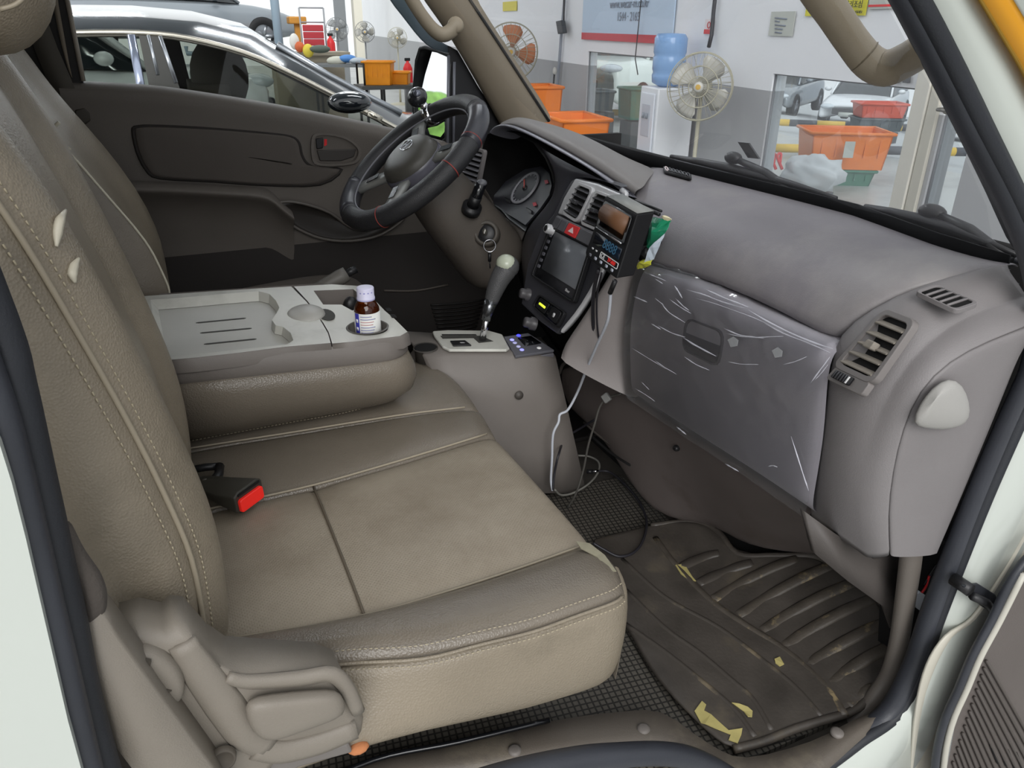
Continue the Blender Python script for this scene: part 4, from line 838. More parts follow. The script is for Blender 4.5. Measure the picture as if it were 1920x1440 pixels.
def wrap(name, a0, a1, z0, z1, m, par, r=.02185, n=14):
    bm = B(); loft(bm, [[BM_ @ V((r*math.cos(R_(a0 + (a1-a0)*k/n)), r*math.sin(R_(a0 + (a1-a0)*k/n)), z)) for k in range(n + 1)] for z in (z0, z1)]); return finish(name, bm, m, par, solid=.0003)
lab = wrap('paper_label', -220, 100, .022, .080, mat('label_paper', '#dcdcd8', .6), bo_, n=40)
va = math.degrees(math.atan2(CAM.y - cupc.y, CAM.x - cupc.x))
wrap('label_stripe', va - 62, va - 38, .022, .080, mat('label_blue', '#3a3c9c', .5), lab, .0221)
LP = mat('label_print', '#8f93b8', .7); LR = mat('label_print_red', '#c79a9a', .7)
for k in range(11):
    a = va - 32; wrap('label_print_line', a, a + random.uniform(44, 80), .0745 - .0047*k, .0752 - .0047*k + .0007, LP if k not in (2, 3) else LR, lab, .0221)
for k, z in enumerate((.034, .050, .064)):
    wrap('stripe_lettering', va - 56, va - 44, z, z + .006, mat('label_white', '#e8e8ee', .6), lab, .0223, 4)
for k in range(4):
    a = va - 40 + 26*k; bm = B(); loft(bm, [[BM_ @ V((.0146*math.cos(R_(a + d)), .0146*math.sin(R_(a + d)), z)) for d in (0, 5, 10)] for z in (.1125, .1145)]); finish('cap_print', bm, mat('cap_blue', '#8d8bc4', .5), cap_)

# ------------------------------------------------------------------ seat belt buckle
bk = thing('belt_buckle', 'black seat belt buckle with red release button on the passenger seat', 'seat belt buckle', at(430, 925, Z=.345))
A = at(374, 906, Z=.357); Bq = at(468, 930, Z=.362); d = (Bq - A); L = d.length; d.normalize(); w = V((-d.y, d.x, 0)).normalized()
if w.y < 0: w = -w
upv = d.cross(w); upv = upv if upv.z > 0 else -upv
def bsec(t, hw, hh, k=.4): return [A + d*(L*t) + w*(hw*x) + upv*(hh*y) for x, y in ((-1, -k), (-k, -1), (k, -1), (1, -k), (1, k), (k, 1), (-k, 1), (-1, k))]
bm = B(); loft(bm, [bsec(0, .010, .008), bsec(.04, .014, .010), bsec(.3, .021, .0135), bsec(.6, .026, .0165), bsec(.97, .0275, .0175, .7), bsec(1.0, .0265, .0165, .7)], True, True); finish('buckle_body', bm, mat('buckle_black', '#37352f', .5, bump=.3, bscale=600), bk, bevel=.0015)
bm = B(); M_ = Matrix(((w.x, upv.x, d.x, Bq.x), (w.y, upv.y, d.y, Bq.y), (w.z, upv.z, d.z, Bq.z), (0, 0, 0, 1)))
plate(bm, M_ @ Matrix.Translation((0, -.004, -.001)), .045, .020, .006, .004); finish('release_button', bm, mat('buckle_red', '#ee2a22', .35, emis=.12), bk, bevel=.0012)
bm = B(); bx(bm, (0, .0125, .001), (.042, .003, .002), M_); finish('tongue_slot', bm, GAP, bk, smooth=False)
bm = B(); tube(bm, ats([(352, 882), (385, 876), (412, 874)], Z=.352), .006, 8); tube(bm, ats([(412, 874), (410, 890), (398, 905)], Z=.354), .007, 8); finish('buckle_stalk', bm, BLK, bk)
bm = B(); ell(bm, at(385, 903, Z=.366), .005, None, 12, 8); finish('rivet', bm, STEEL, bk)

# ------------------------------------------------------------------ handbrake
hb = thing('handbrake_lever', 'dark plastic handbrake lever beyond the centre console', 'handbrake', at(590, 548, Y=.24))
bm = B(); P_ = ats([(560, 572), (590, 546), (638, 520), (650, 513)], Y=.24); tube(bm, P_, [.011, .0135, .0165, .015], 14); finish('grip', bm, mat('brake_grip', '#5f5c57', .5, bump=.3, bscale=600), hb)
bm = B(); tube(bm, ats([(648, 514), (668, 504)], Y=.24), .0085, 12); finish('button', bm, BLK, hb)

# ------------------------------------------------------------------ gear console
gc = thing('gear_console', 'grey floor console with silver gear plate in front of the seats', 'console', (.66, .06, 0))
topz = .362
tn = [(776, 650), (800, 668), (840, 664), (958, 664), (1000, 668), (1040, 670)]
TN = [at(776, 648, Z=topz), at(800, 668, Z=topz), at(842, 664, Z=topz), at(957, 664, Z=topz), at(1000, 668, Z=.352), at(1042, 668, Z=.345)]
BN = [at(700, 760, Z=.2), at(860, 800, Y=.0), at(930, 860, Y=-.01), at(1000, 925, Y=-.02), at(1060, 925, Y=-.02), at(1098, 918, Y=-.02)]
TF = [V((p.x, p.y + .17 - .02*i, topz)) for i, p in enumerate(TN)]
bm = B(); loft(bm, [[V((p.x, p.y, 0)) for p in TF], TF, [lp(a, b, .5) for a, b in zip(TF, TN)], [lp(a, b, .1) for a, b in zip(TN, TF)], [p + V((0, -.002, -.006)) for p in TN], [lp(a, b, .35) for a, b in zip(TN, BN)], [lp(a, b, .7) for a, b in zip(TN, BN)], BN]); finish('console_shell', bm, PLC, gc, solid=.003)
bm = B(); loft(bm, [[TN[-1], lp(TN[-1], BN[-1], .35), lp(TN[-1], BN[-1], .7), BN[-1]], [TF[-1], lp(TF[-1], V((TF[-1].x, TF[-1].y, 0)), .35) + V((.02, 0, 0)), lp(TF[-1], V((TF[-1].x, TF[-1].y, 0)), .7) + V((.03, 0, 0)), V((TF[-1].x + .05, TF[-1].y, 0))]]); finish('console_front', bm, DARK, gc)
bm = B(); c = at(798, 652, Z=topz + .002); lathe(bm, [(.026, -.001), (.025, .002), (.023, 0), (.021, -.04), (0, -.04)], Matrix.Translation(c), 24); finish('cup_well_rim', bm, mat('cup_well2', '#403c38', .6), gc)
bm = B(); lathe(bm, [(0, .0012), (.0225, .0012)], Matrix.Translation(c), 24); finish('cup_well_shadow', bm, GAP, gc)
gpp = [(811, 626), (840, 624), (917, 625), (942, 632), (955, 657), (950, 661), (842, 661), (830, 655), (814, 634)]
bm = B(); prism(bm, [at(*p, Z=topz + .001) for p in gpp], (0, 0, .007)); gpl = finish('gear_plate', bm, SILVB, gc, smooth=False, bevel=.003, bseg=3)
bm = B(); prism(bm, [at(*p, Z=topz + .0085) for p in [(826, 630), (902, 630), (925, 640), (898, 643), (888, 634), (830, 635)]], (0, 0, .0006)); finish('gate_slot', bm, mat('slot_shadow', '#3d3c39', .7), gpl, smooth=False)
bm = B(); prism(bm, [at(*p, Z=topz + .0085) for p in [(828, 627), (892, 627), (894, 629), (829, 629)]], (0, 0, .0006)); finish('gate_window', bm, BLK, gpl, smooth=False)
bm = B(); prism(bm, [at(*p, Z=topz + .0085) for p in [(844, 641), (872, 640), (884, 649), (850, 650)]], (0, 0, .003)); sw_ = finish('overdrive_switch', bm, BLK, gpl, bevel=.0008)
bm = B(); prism(bm, [at(*p, Z=topz + .0118) for p in [(862, 642), (869, 642), (872, 643), (864, 643)]], (0, 0, .0003)); finish('switch_mark', bm, mat('mark_grey', '#c8c8c8', .5), sw_, smooth=False)
# selector lever
sl_ = thing('gear_lever', 'chrome gear lever with leather grip and pale top cap', 'gear lever', at(904, 640, Z=topz + .008))
g0 = at(904, 641, Z=topz + .005); YS = g0.y
def gs(px, py): return at(px, py, Y=YS - .012)
bm = B(); tube(bm, [g0, gs(913, 594)], .0072, 14); finish('shaft', bm, CHROME, sl_)
bm = B(); tube(bm, [gs(911, 600), gs(915, 582), gs(922, 562)], [.0095, .012, .0145], 16); finish('collar', bm, mat('smoke_chrome', '#6d6f72', .2, metal=.9), sl_)
bm = B(); tube(bm, crom([gs(921, 566), gs(928, 545), gs(938, 522), gs(947, 508), gs(954, 498)], 4), [.0140, .0175, .0205, .0225, .0205], 18, flat=1.0); finish('leather_grip', bm, mat('grip_leather', '#4a4a4b', .45, bump=.5, bscale=500, kind='vor'), sl_)
bm = B(); ell(bm, gs(953, 500), .0225, None, 20, 14); finish('grip_crown', bm, mat('grip_leather', '#4a4a4b', .45), sl_)
bm = B(); ell(bm, gs(949, 494), (.0205, .0215, .0185), None, 20, 14); finish('top_cap', bm, mat('cap_pale', '#b3b9a6', .3, coat=.4), sl_)
# aftermarket control box with blue lamps
cb = thing('control_box', 'small grey control box with blue lit buttons on the gear console', 'control box', at(1000, 700, Y=.01))
KP = Patch(at(945, 634, Z=.368), at(990, 627, Z=.368), at(1039, 659, Z=.356), at(966, 671, Z=.356))
bm = B(); prism(bm, [KP.p(*q, -.002) for q in ((0, 0), (1, 0), (1, 1), (0, 1))], KP.n*.006); box_ = finish('control_panel', bm, mat('ctrl_grey', '#5b5b61', .45), cb, bevel=.0015, smooth=False)
bm = B(); nf = [at(963, 674, Y=.015), at(1039, 662, Z=.352), at(1046, 738, Y=-.002), at(978, 738, Y=-.0)]; prism(bm, nf, (0, .03, 0)); finish('box_body', bm, mat('ctrl_grey2', '#57565c', .5, bump=.2, bscale=700), cb, smooth=False, bevel=.002)
bm = B(); KP.plate(bm, .42, .18, .93, .62, .004, .005, .08); finish('box_display', bm, BLKG, box_)
for u, v, c, e in ((.55, .06, '#3a3cff', 1.6), (.20, .22, '#8f90ff', .8), (.22, .38, '#a9a9d8', .2), (.24, .58, '#b0b0d8', .2), (.26, .76, '#9a9aff', .5), (.72, .80, '#d8d8d8', .1)):
    bm = B(); lathe(bm, [(0, .0012), (.004, .001), (.0048, 0)], KP.mtx(u, v, .004), 14); finish('lit_button', bm, mat('lamp' + c[1:] + str(e), c, .4, emis=e), box_)
bm = B(); lathe(bm, [(0, .006), (.004, .006), (.0055, .004), (.009, .003), (.0095, 0)], frame(at(973, 741, Y=-.004), (0, -1, .1)), 18); finish('bolt', bm, DARK, gc)
# floor tunnel and dark ribs on the driver's floor
tn_ = thing('floor_tunnel', 'dark ribbed rubber floor on the driver side behind the gear lever', 'floor mat', (.8, .3, 0))
bm = B(); bx(bm, (.75, .45, -.004), (.6, .5, .012)); finish('rubber_sheet', bm, mat('driver_rubber', '#1f1c1a', .7, bump=.3, bscale=300), tn_, smooth=False, bevel=.003)
for k in range(8):
    bm = B(); tube(bm, ats([(812 + 2*k, 575 + 7*k), (860, 572 + 7*k), (905 - 2*k, 566 + 7*k)], Z=.01), .004, 6, smooth=3); finish('rib', bm, mat('driver_rubber_rib', '#2a2623', .6), tn_)
# ------------------------------------------------------------------ steering wheel and column
WC = V((.578, .372, .693)); WN = V((-.625, -.04, .78)).normalized(); MW = frame(WC, WN, (0, -1, 0))
sw_t = thing('steering_wheel', 'black leather covered steering wheel with four spokes and a round emblem', 'steering wheel', WC)
def wr_(a, r, z=0.): return MW @ V((r*math.cos(R_(a)), r*math.sin(R_(a)), z))
RIM = mat('wheel_cover_leather', '#2b2b2d', .42, bump=.5, bscale=600, kind='vor', var=.1, vscale=20)
bm = B(); tube(bm, [wr_(a, .179) for a in range(0, 360, 6)], .0220, 16, closed=True); finish('rim', bm, RIM, sw_t)
RIML = mat('wheel_cover_smooth', '#34343a', .32)
for a0, a1 in ((-140, -95), (30, 75)):
    bm = B(); tube(bm, [wr_(a, .179) for a in range(a0, a1, 5)], .0229, 16); finish('grip_section', bm, RIML, sw_t)
bm = B(); tube(bm, [wr_(a, .158, .006) for a in range(0, 360, 6)], .0022, 6, closed=True); finish('rim_inner_seam', bm, mat('seam_grey', '#77777d', .5), sw_t)
for a in (8, 34, -50, -95, -140, 75):
    bm = B(); c = wr_(a, .179); t = (wr_(a + 1, .181) - wr_(a - 1, .181)).normalized()
    lathe(bm, [(.0225, -.0012), (.0236, 0), (.0225, .0012)], frame(c, t), 20); finish('red_band', bm, mat('red_stitch', '#8e3a34', .6) if a in (8, 34, -50) else RIML, sw_t)
P_ = []
stitches('red_stitching', [wr_(a, .186 + .003*math.sin(a), -.0165) for a in range(-142, -94, 6)], mat('red_thread', '#a3524c', .7), sw_t, .006, .0012)
# hub
HUBM = mat('hub_plastic', '#46443f', .42, bump=.3, bscale=700, var=.05)
ho = [(-.062, .050), (-.03, .068), (.03, .068), (.062, .050), (.078, .01), (.068, -.035), (.035, -.066), (0, -.074), (-.035, -.066), (-.068, -.035), (-.078, .01)]
def hsec(s, z): return [MW @ V((x*s, y*s, z)) for x, y in ho]
bm = B(); loft(bm, [hsec(.95, -.045), hsec(1.03, -.02), hsec(1.0, .004), hsec(.94, .018), hsec(.78, .028), hsec(.5, .033), hsec(.05, .035)], True, True); finish('airbag_cover', bm, HUBM, sw_t, sub=1)
bm = B(); loft(bm, [hsec(1.0, -.024), hsec(1.045, -.018), hsec(1.045, -.002), hsec(1.005, .003)], True); finish('hub_band', bm, mat('hub_band', '#5a5963', .3), sw_t, sub=1)
for a in (32, 148, -48, -132):
    bm = B(); c, s = math.cos(R_(a)), math.sin(R_(a)); px, py = -s, c
    rows = []
    for r, w, z in ((.055, .020, -.006), (.09, .017, -.004), (.13, .016, -.001), (.172, .019, .0)):
        rows.append([MW @ V((c*r + px*w*k, s*r + py*w*k, z + d)) for k, d in ((-1, -.006), (-1, .004), (0, .007), (1, .004), (1, -.006), (0, -.01))])
    loft(bm, rows, True, True); sp_ = finish('spoke', bm, mat('spoke_silver', '#8e8f8c', .35, metal=.3), sw_t)
    bm = B(); prism(bm, [MW @ V((c*r + px*w, s*r + py*w, .0066)) for r, w in ((.095, -.008), (.13, -.008), (.13, .008), (.095, .008))], WN*.0012); finish('spoke_inlay', bm, BLKG, sp_, smooth=False)
# emblem: slanted H in an oval ring, tilted like the wheel
ME = MW @ Matrix.Translation((0, .012, .0345))
bm = B(); tube(bm, [ME @ V((.0215*math.cos(t), .0150*math.sin(t), 0)) for t in [2*math.pi*k/32 for k in range(32)]], .0014, 6, closed=True); em = finish('emblem_ring', bm, CHROME, sw_t)
bm = B()
for q in ([(-.0125, -.0125), (-.0075, -.0135), (-.0015, .0130), (-.0075, .0125)], [(.0015, -.0130), (.0075, -.0125), (.0125, .0125), (.0075, .0135)], [(-.0065, -.004), (.0052, .0005), (.0068, .0045), (-.0055, .0005)]):
    prism(bm, [ME @ V((x, y, 0)) for x, y in q], WN*.0016)
finish('emblem_letter', bm, CHROME, em, smooth=False)
# spinner knob clamped on the rim
c = wr_(138, .183, .050); bm = B(); ell(bm, (0, 0, 0), (.024, .024, .021), frame(c, (WN + V((-.2, -.3, 0))).normalized()), 24, 16); kb = finish('spinner_knob', bm, mat('knob_black', '#25262a', .2, coat=.5), sw_t, label='black ball spinner knob')
bm = B(); tube(bm, [wr_(138, .184, .014), wr_(138, .183, .034)], .010, 14); finish('post', bm, CHROME, kb)
bm = B(); c = wr_(138, .181); t = (wr_(139, .181) - wr_(137, .181)).normalized(); lathe(bm, [(.0235, -.010), (.0245, -.010), (.0245, .010), (.0235, .010)], frame(c, t), 20); finish('clamp', bm, CHROME, kb)
bm = B(); lathe(bm, [(0, .004), (.008, .003), (.009, 0)], frame(wr_(138, .183, .050) + (V((-.25, -.75, .45)).normalized()*.0215), V((-.25, -.75, .45))), 16); finish('ball_cap', bm, mat('knob_cap', '#6b6e78', .15, metal=.6), kb)
# column shroud
clm = thing('steering_column', 'dark brown steering column shroud with wiper stalk and ignition lock', 'steering column', (.72, .36, .45))
ax = [(-.02, .050, .050), (-.06, .072, .066), (-.12, .082, .076), (-.20, .088, .082), (-.28, .092, .086), (-.36, .095, .09)]
def csec(z, hx, hy): return [MW @ V((hx*x, hy*y + .0, z)) for x, y in ((-1, -.5), (-.6, -1), (.6, -1), (1, -.5), (1, .5), (.6, 1), (-.6, 1), (-1, .5))]
CLM = mat('column_plastic', '#524c46', .5, bump=.35, bscale=600, var=.06)
bm = B(); loft(bm, [csec(*a) for a in ax], True, True); finish('shroud', bm, CLM, clm, sub=2)
s0 = at(886, 386, Y=.285); s1 = at(893, 368, Y=.275); s2_ = at(903, 343, Y=.265)
bm = B(); tube(bm, [at(882, 396, Y=.295), s0], .022, 16); tube(bm, [s0, s1], .0135, 14); finish('stalk_collar', bm, BLK, clm)
bm = B(); tube(bm, [s0, s1, s2_], [.0105, .0125, .0120], 14); stl = finish('wiper_stalk', bm, BLKG, clm)
bm = B(); ell(bm, s2_, (.012, .012, .008), None, 14, 10); finish('stalk_cap', bm, mat('stalk_cap', '#5e5f63', .4), stl)
kc = at(911, 437, Y=.285); kd = V((-.45, -.75, .35)).normalized()
bm = B(); lathe(bm, [(.030, -.03), (.030, -.004), (.026, .002), (.021, .002), (.020, -.004)], frame(kc, kd), 24); finish('lock_ring', bm, mat('lock_ring', '#4d4842', .5), clm)
bm = B(); lathe(bm, [(0, .001), (.012, .001), (.020, -.003)], frame(kc, kd), 24); finish('ignition_lock', bm, BLK, clm)
ky = thing('ignition_key', 'steel key in the ignition lock with a split ring and dark strap', 'key', kc)
kM = frame(kc + kd*.002, kd, (0, 0, 1))
bm = B(); bx(bm, (-.002, 0, .012), (.007, .0035, .024), kM); finish('key_blade', bm, STEEL, ky, bevel=.0008)
kr = at(918, 461, Y=.262); bm = B(); d1 = RT; d2 = (UP*.9 + FW*.3).normalized()
tube(bm, [kr + d1*(.0135*math.cos(t)) + d2*(.0155*math.sin(t)) for t in [2*math.pi*k/24 for k in range(24)]], .0013, 6, closed=True); finish('split_ring', bm, CHROME, ky)
bm = B(); tube(bm, [at(918, 474, Y=.262), at(918, 490, Y=.262)], .004, 8); tube(bm, [at(918, 490, Y=.262), at(919, 503, Y=.262)], .0016, 6); finish('strap', bm, BLK, ky)
bm = B(); ell(bm, kc + kd*.018, (.006, .006, .008), None, 12, 8); finish('key_head', bm, mat('key_head', '#8a8880', .3, metal=.8), ky)

# ------------------------------------------------------------------ driver's door
dd = thing('driver_door', 'dark brown driver door trim with armrest and window, on the far side', 'door', (.3, .74, .1))
dx = [-.10, -.042, .05, .101, .19, .27, .36, .455, .55, .63, .72, .80, .90]
sz = [(-.10, .846), (-.042, .843), (.101, .832), (.27, .802), (.455, .764), (.629, .722), (.80, .675), (.90, .645)]
bm = B(); rows = []
for x in dx:
    z = interp(sz, x)
    rows.append([V((x, .80, z - .002)), V((x, .748, z)), V((x, .724, z - .006)), V((x, .716, z - .022)), V((x, .722, z - .05)), V((x, .728, z - .10)), V((x, .728, z - .22)), V((x, .728, .44)), V((x, .728, .42)), V((x, .724, .28)), V((x, .726, .05)), V((x, .75, -.02))])
loft(bm, [r[:8] for r in rows]); finish('door_panel', bm, DOORM, dd, sub=1)
bm = B(); loft(bm, [r[7:] for r in rows]); finish('lower_door_trim', bm, mat('lower_door_black', '#2f2b29', .7, bump=.3, bscale=400), dd, sub=1)
# padded insert with its groove
ins = [(250, 246), (258, 238), (300, 237), (400, 242), (500, 250), (545, 256), (560, 268), (565, 290), (576, 308), (600, 318), (640, 318), (600, 345), (500, 346), (400, 339), (300, 333), (275, 318), (258, 285)]
I0 = crom(ats(ins, Y=.726), 3, closed=True); ic_ = sum(I0, V())/len(I0)
bm = B(); tube(bm, I0, .0045, 6, closed=True); finish('insert_groove', bm, mat('groove_dark', '#2a2624', .8), dd)
bm = B(); loft(bm, [I0, [lp(p, ic_, .03) + V((0, -.006, 0)) for p in I0], [lp(p, ic_, .10) + V((0, -.007, 0)) for p in I0], [lp(p, ic_, .9) + V((0, -.007, 0)) for p in I0]], True, True); finish('door_insert', bm, DOORF, dd)
# inside handle
hbz = [(583, 262), (592, 250), (620, 250), (650, 258), (670, 272), (677, 286), (668, 304), (640, 310), (600, 310), (585, 300)]
H0 = crom(ats(hbz, Y=.722), 3, closed=True); hc_ = sum(H0, V())/len(H0)
bm = B(); loft(bm, [[p + V((0, .006, 0)) for p in H0], [p + V((0, -.006, 0)) for p in H0], [lp(p, hc_, .12) + V((0, -.006, 0)) for p in H0], [lp(p, hc_, .16) + V((0, .010, 0)) for p in H0], [lp(p, hc_, .95) + V((0, .010, 0)) for p in H0]], True, True); hz = finish('handle_bezel', bm, DOORM, dd); auto(hz, 40)
bm = B(); prism(bm, ats([(594, 282), (650, 280), (668, 280), (664, 294), (640, 302), (600, 302)], Y=.722), (0, .006, 0)); finish('release_handle', bm, mat('handle_dark', '#3c3835', .5), hz, bevel=.002)
bm = B(); prism(bm, ats([(592, 260), (606, 258), (606, 278), (594, 280)], Y=.720), (0, .008, 0)); lk = finish('lock_slider', bm, BLK, hz, bevel=.002)
bm = B(); prism(bm, ats([(608, 261), (613, 261), (613, 272), (608, 274)], Y=.722), (0, .004, 0)); finish('lock_mark', bm, RED, lk, smooth=False)
# armrest ledge
bm = B(); rows = []
for i, (t, b_) in enumerate(zip([(225, 338), (300, 340), (400, 346), (470, 350), (505, 352), (520, 372), (545, 392)], [(225, 356), (300, 356), (400, 362), (470, 366), (506, 370), (524, 388), (552, 410)])):
    T = at(*t, Y=.722); Bq = at(*b_, Y=.672); rows.append([T, lp(T, Bq, .5) + V((0, 0, .006)), Bq + V((0, .006, .004)), Bq, Bq + V((0, .006, -.010)), Bq + V((0, .05, -.04)), Bq + V((0, .056, -.14))])
loft(bm, rows); finish('armrest', bm, DOORM, dd, sub=1)
# pull pocket
po = [(515, 385), (540, 378), (580, 385), (620, 400), (655, 425), (690, 430), (745, 405), (758, 410), (715, 440), (660, 452), (605, 448), (560, 430), (530, 408)]
P0 = crom(ats(po, Y=.705), 3, closed=True); pc_ = sum(P0, V())/len(P0)
bm = B(); tube(bm, P0, .004, 6, closed=True); finish('pocket_rim', bm, mat('pocket_rim', '#5b5651', .35), dd)
bm = B(); loft(bm, [[p + V((0, .02, 0)) for p in P0], [lp(p, pc_, .05) + V((0, .0, 0)) for p in P0], [lp(p, pc_, .2) + V((0, .012, 0)) for p in P0], [lp(p, pc_, .95) + V((0, .016, 0)) for p in P0]], True, True); finish('pull_pocket', bm, mat('pocket_dark', '#332f2c', .4), dd)
bm = B(); tube(bm, ats([(705, 421), (725, 410), (735, 402)], Y=.70), .004, 6); finish('pocket_trim', bm, mat('trim_metal', '#8c8c8c', .3, metal=.8), dd)
for k in range(9):
    bm = B(); tube(bm, ats([(808 + 2*k, 572 + 7*k), (860, 569 + 7*k), (908 - 2*k, 562 + 7*k)], Y=.715), .0035, 6, smooth=3); finish('speaker_rib', bm, mat('rib_dark', '#1e1c1b', .6), dd)
bm = B(); tube(bm, ats([(720, 545), (780, 545), (840, 534)], Y=.715), .003, 6, smooth=4); finish('lower_crease', bm, mat('rib_dark2', '#5a544e', .5), dd)
# window glass of the driver's door, upper frame
gsl = [V((x, .775, interp(sz, x) - .01)) for x in (-.05, .2, .45, .66, .78)]
gtp = [V((x, .74, z)) for x, z in ((-.12, 1.24), (.1, 1.25), (.35, 1.24), (.55, 1.20), (.70, 1.06))]
bm = B(); loft(bm, [gsl, gtp]); finish('window_glass', bm, glass('side_glass', (.95, .97, .96), refl=.25), dd)
bm = B(); tube(bm, gsl, .006, 8); finish('window_seal', bm, RUB, dd)
# dividing bars of the quarter light and black sail panel
for x, y0, y1 in ((841, 104, 290), (852, 116, 285)):
    bm = B(); tube(bm, [at(x, y0, Y=.745), at(x - 2, y1, Y=.745)], .004, 8); finish('window_bar', bm, mat('bar_grey', '#6e7078', .35), dd)
bm = B(); prism(bm, ats([(842, 86), (858, 95), (895, 160), (945, 235), (950, 300), (840, 300), (836, 250), (846, 120)], Y=.752), (0, .012, 0)); finish('sail_panel', bm, mat('sail_black', '#17171a', .5), dd, smooth=False)
# rain visor over the window
va_ = [(700, -60), (727, 0), (750, 25), (777, 62), (798, 85), (819, 96), (846, 102)]; vb_ = [(735, -60), (762, 0), (780, 23), (802, 58), (826, 77), (845, 86), (856, 92)]
bm = B(); loft(bm, [ats(va_, Y=.80), ats(vb_, Y=.775)]); finish('rain_visor', bm, mat('visor_smoke', '#6d7b86', .25, var=.05), dd, solid=.003, sub=1)

# ------------------------------------------------------------------ pillars, belt, grab handles
bm = B(); ar = ats([(868, -30), (878, 0), (930, 78), (980, 155), (1028, 229)], Y=.685); al = ats([(770, -30), (787, 0), (835, 62), (888, 155), (932, 235)], Y=.735); ar = ext(ar, 9); al = ext(al, 9)
loft(bm, [[p + V((.03, .03, 0)) for p in al], al, [lp(a, b, .3) + V((-.012, -.02, 0)) for a, b in zip(al, ar)], [lp(a, b, .75) + V((-.006, -.015, 0)) for a, b in zip(al, ar)], ar, [p + V((.03, .02, 0)) for p in ar]]); finish('trim_6', bm, PILM, sub=1, kind='structure', label='brown trim of the far windscreen pillar')
bm = B(); tube(bm, [p + V((.004, .002, .002)) for p in ar], .004, 8); finish('trim_7', bm, BLK, kind='structure', label='black windscreen edge along the far pillar')
gh = thing('grab_handle', 'beige grab handle on the far windscreen pillar above the steering wheel', 'grab handle', at(846, 62, Y=.66), group='grab handles')
bm = B(); tube(bm, ats([(640, -190), (660, -180), (735, -60), (770, -4), (788, 25), (810, 53), (828, 65), (843, 60), (852, 50), (858, 38)], Y=.66), [.016, .016, .016, .016, .016, .0165, .0175, .018, .018, .016], 14, smooth=4); finish('bar', bm, GRIP, gh)
bm = B(); lathe(bm, [(0, .003), (.016, .002), (.020, -.004), (.020, -.012)], frame(at(853, 46, Y=.648), (-.5, -.8, .2)), 18); finish('end_cap', bm, GRIP, gh)
gh2 = thing('grab_handle', 'thick beige grab handle on the near windscreen pillar, upper right', 'grab handle', at(1640, 110, Y=-.66), group='grab handles')
bm = B(); hp2 = [at(1395, -215, Y=-.70), at(1405, -225, Y=-.66), at(1440, -170, Y=-.61), at(1490, -90, Y=-.60), at(1530, -20, Y=-.60), at(1562, 25, Y=-.605), at(1598, 78, Y=-.61), at(1630, 116, Y=-.62), at(1662, 128, Y=-.635), at(1700, 112, Y=-.66), at(1735, 90, Y=-.70), at(1770, 70, Y=-.73)]
tube(bm, hp2, [.0165, .017, .0175, .0175, .0175, .0172, .0172, .0182, .0192, .0180, .017, .017], 16, smooth=4); finish('bar', bm, GRIP, gh2)
pp = at(1628, 110, Y=-.62); tdir = (at(1650, 125, Y=-.63) - at(1600, 80, Y=-.61)).normalized()
bm = B(); lathe(bm, [(.0172, -.001), (.0188, 0), (.0172, .001)], frame(at(1621, 106, Y=-.617), tdir), 24); finish('joint_line', bm, mat('joint_dark', '#6b614f', .6), gh2)
# near windscreen pillar behind the door seal
bm = B(); np_ = ext([at(x, y, Y=-.755) for x, y in [(1640, -120), (1700, 0), (1757, 110), (1820, 240), (1893, 390), (1928, 480)]])
loft(bm, [[p + V((.035, .05, 0)) for p in np_], [p + V((.0, .012, 0)) for p in np_], [p + V((-.002, 0, 0)) for p in np_], [p + V((.02, -.02, 0)) for p in np_]]); finish('trim_8', bm, mat('near_pillar', '#2f3034', .5), kind='structure', label='dark trim of the near windscreen pillar', sub=1)
# rear pillar on the driver's side, belt and guide
bm = B(); prism(bm, ats([(-40, -80), (150, -80), (128, 0), (142, 80), (156, 155), (180, 165), (186, 265), (190, 420), (-40, 420)], Y=.745), (0, .03, 0)); finish('trim_9', bm, mat('rear_pillar_black', '#1b1917', .6), smooth=False, kind='structure', label='black rear door pillar behind the driver seat')
bm = B(); loft(bm, [ats([(92, -40), (100, 10), (112, 70), (126, 125), (134, 145)], Y=.738), ats([(104, -40), (110, 10), (121, 70), (130, 120), (136, 146)], Y=.738)]); finish('trim_10', bm, PILM, kind='structure', solid=.004, label='beige edge strip on the rear door pillar')
bm = B(); tube(bm, ats([(124, -10), (134, 40), (146, 100), (156, 152)], Y=.742), .005, 8); finish('trim_11', bm, mat('frame_beige', '#8e867a', .4), kind='structure', label='beige rear edge of the driver window frame')
sb_ = thing('seat_belt', 'dark grey driver seat belt hanging on the rear door pillar', 'seat belt', at(140, 210, Y=.72))
bm = B(); loft(bm, [ats([(30, -30), (48, 45), (66, 95), (88, 150), (112, 195)], Y=.725), ats([(66, -30), (83, 23), (108, 90), (132, 145), (150, 190)], Y=.725)]); finish('webbing', bm, BELT, sb_, solid=.003)
bm = B(); prism(bm, ats([(140, 206), (158, 202), (168, 212), (170, 226), (160, 234), (140, 230)], Y=.72), (0, .012, 0)); finish('belt_guide', bm, mat('guide_brown', '#3f3a33', .5), sb_, bevel=.003)
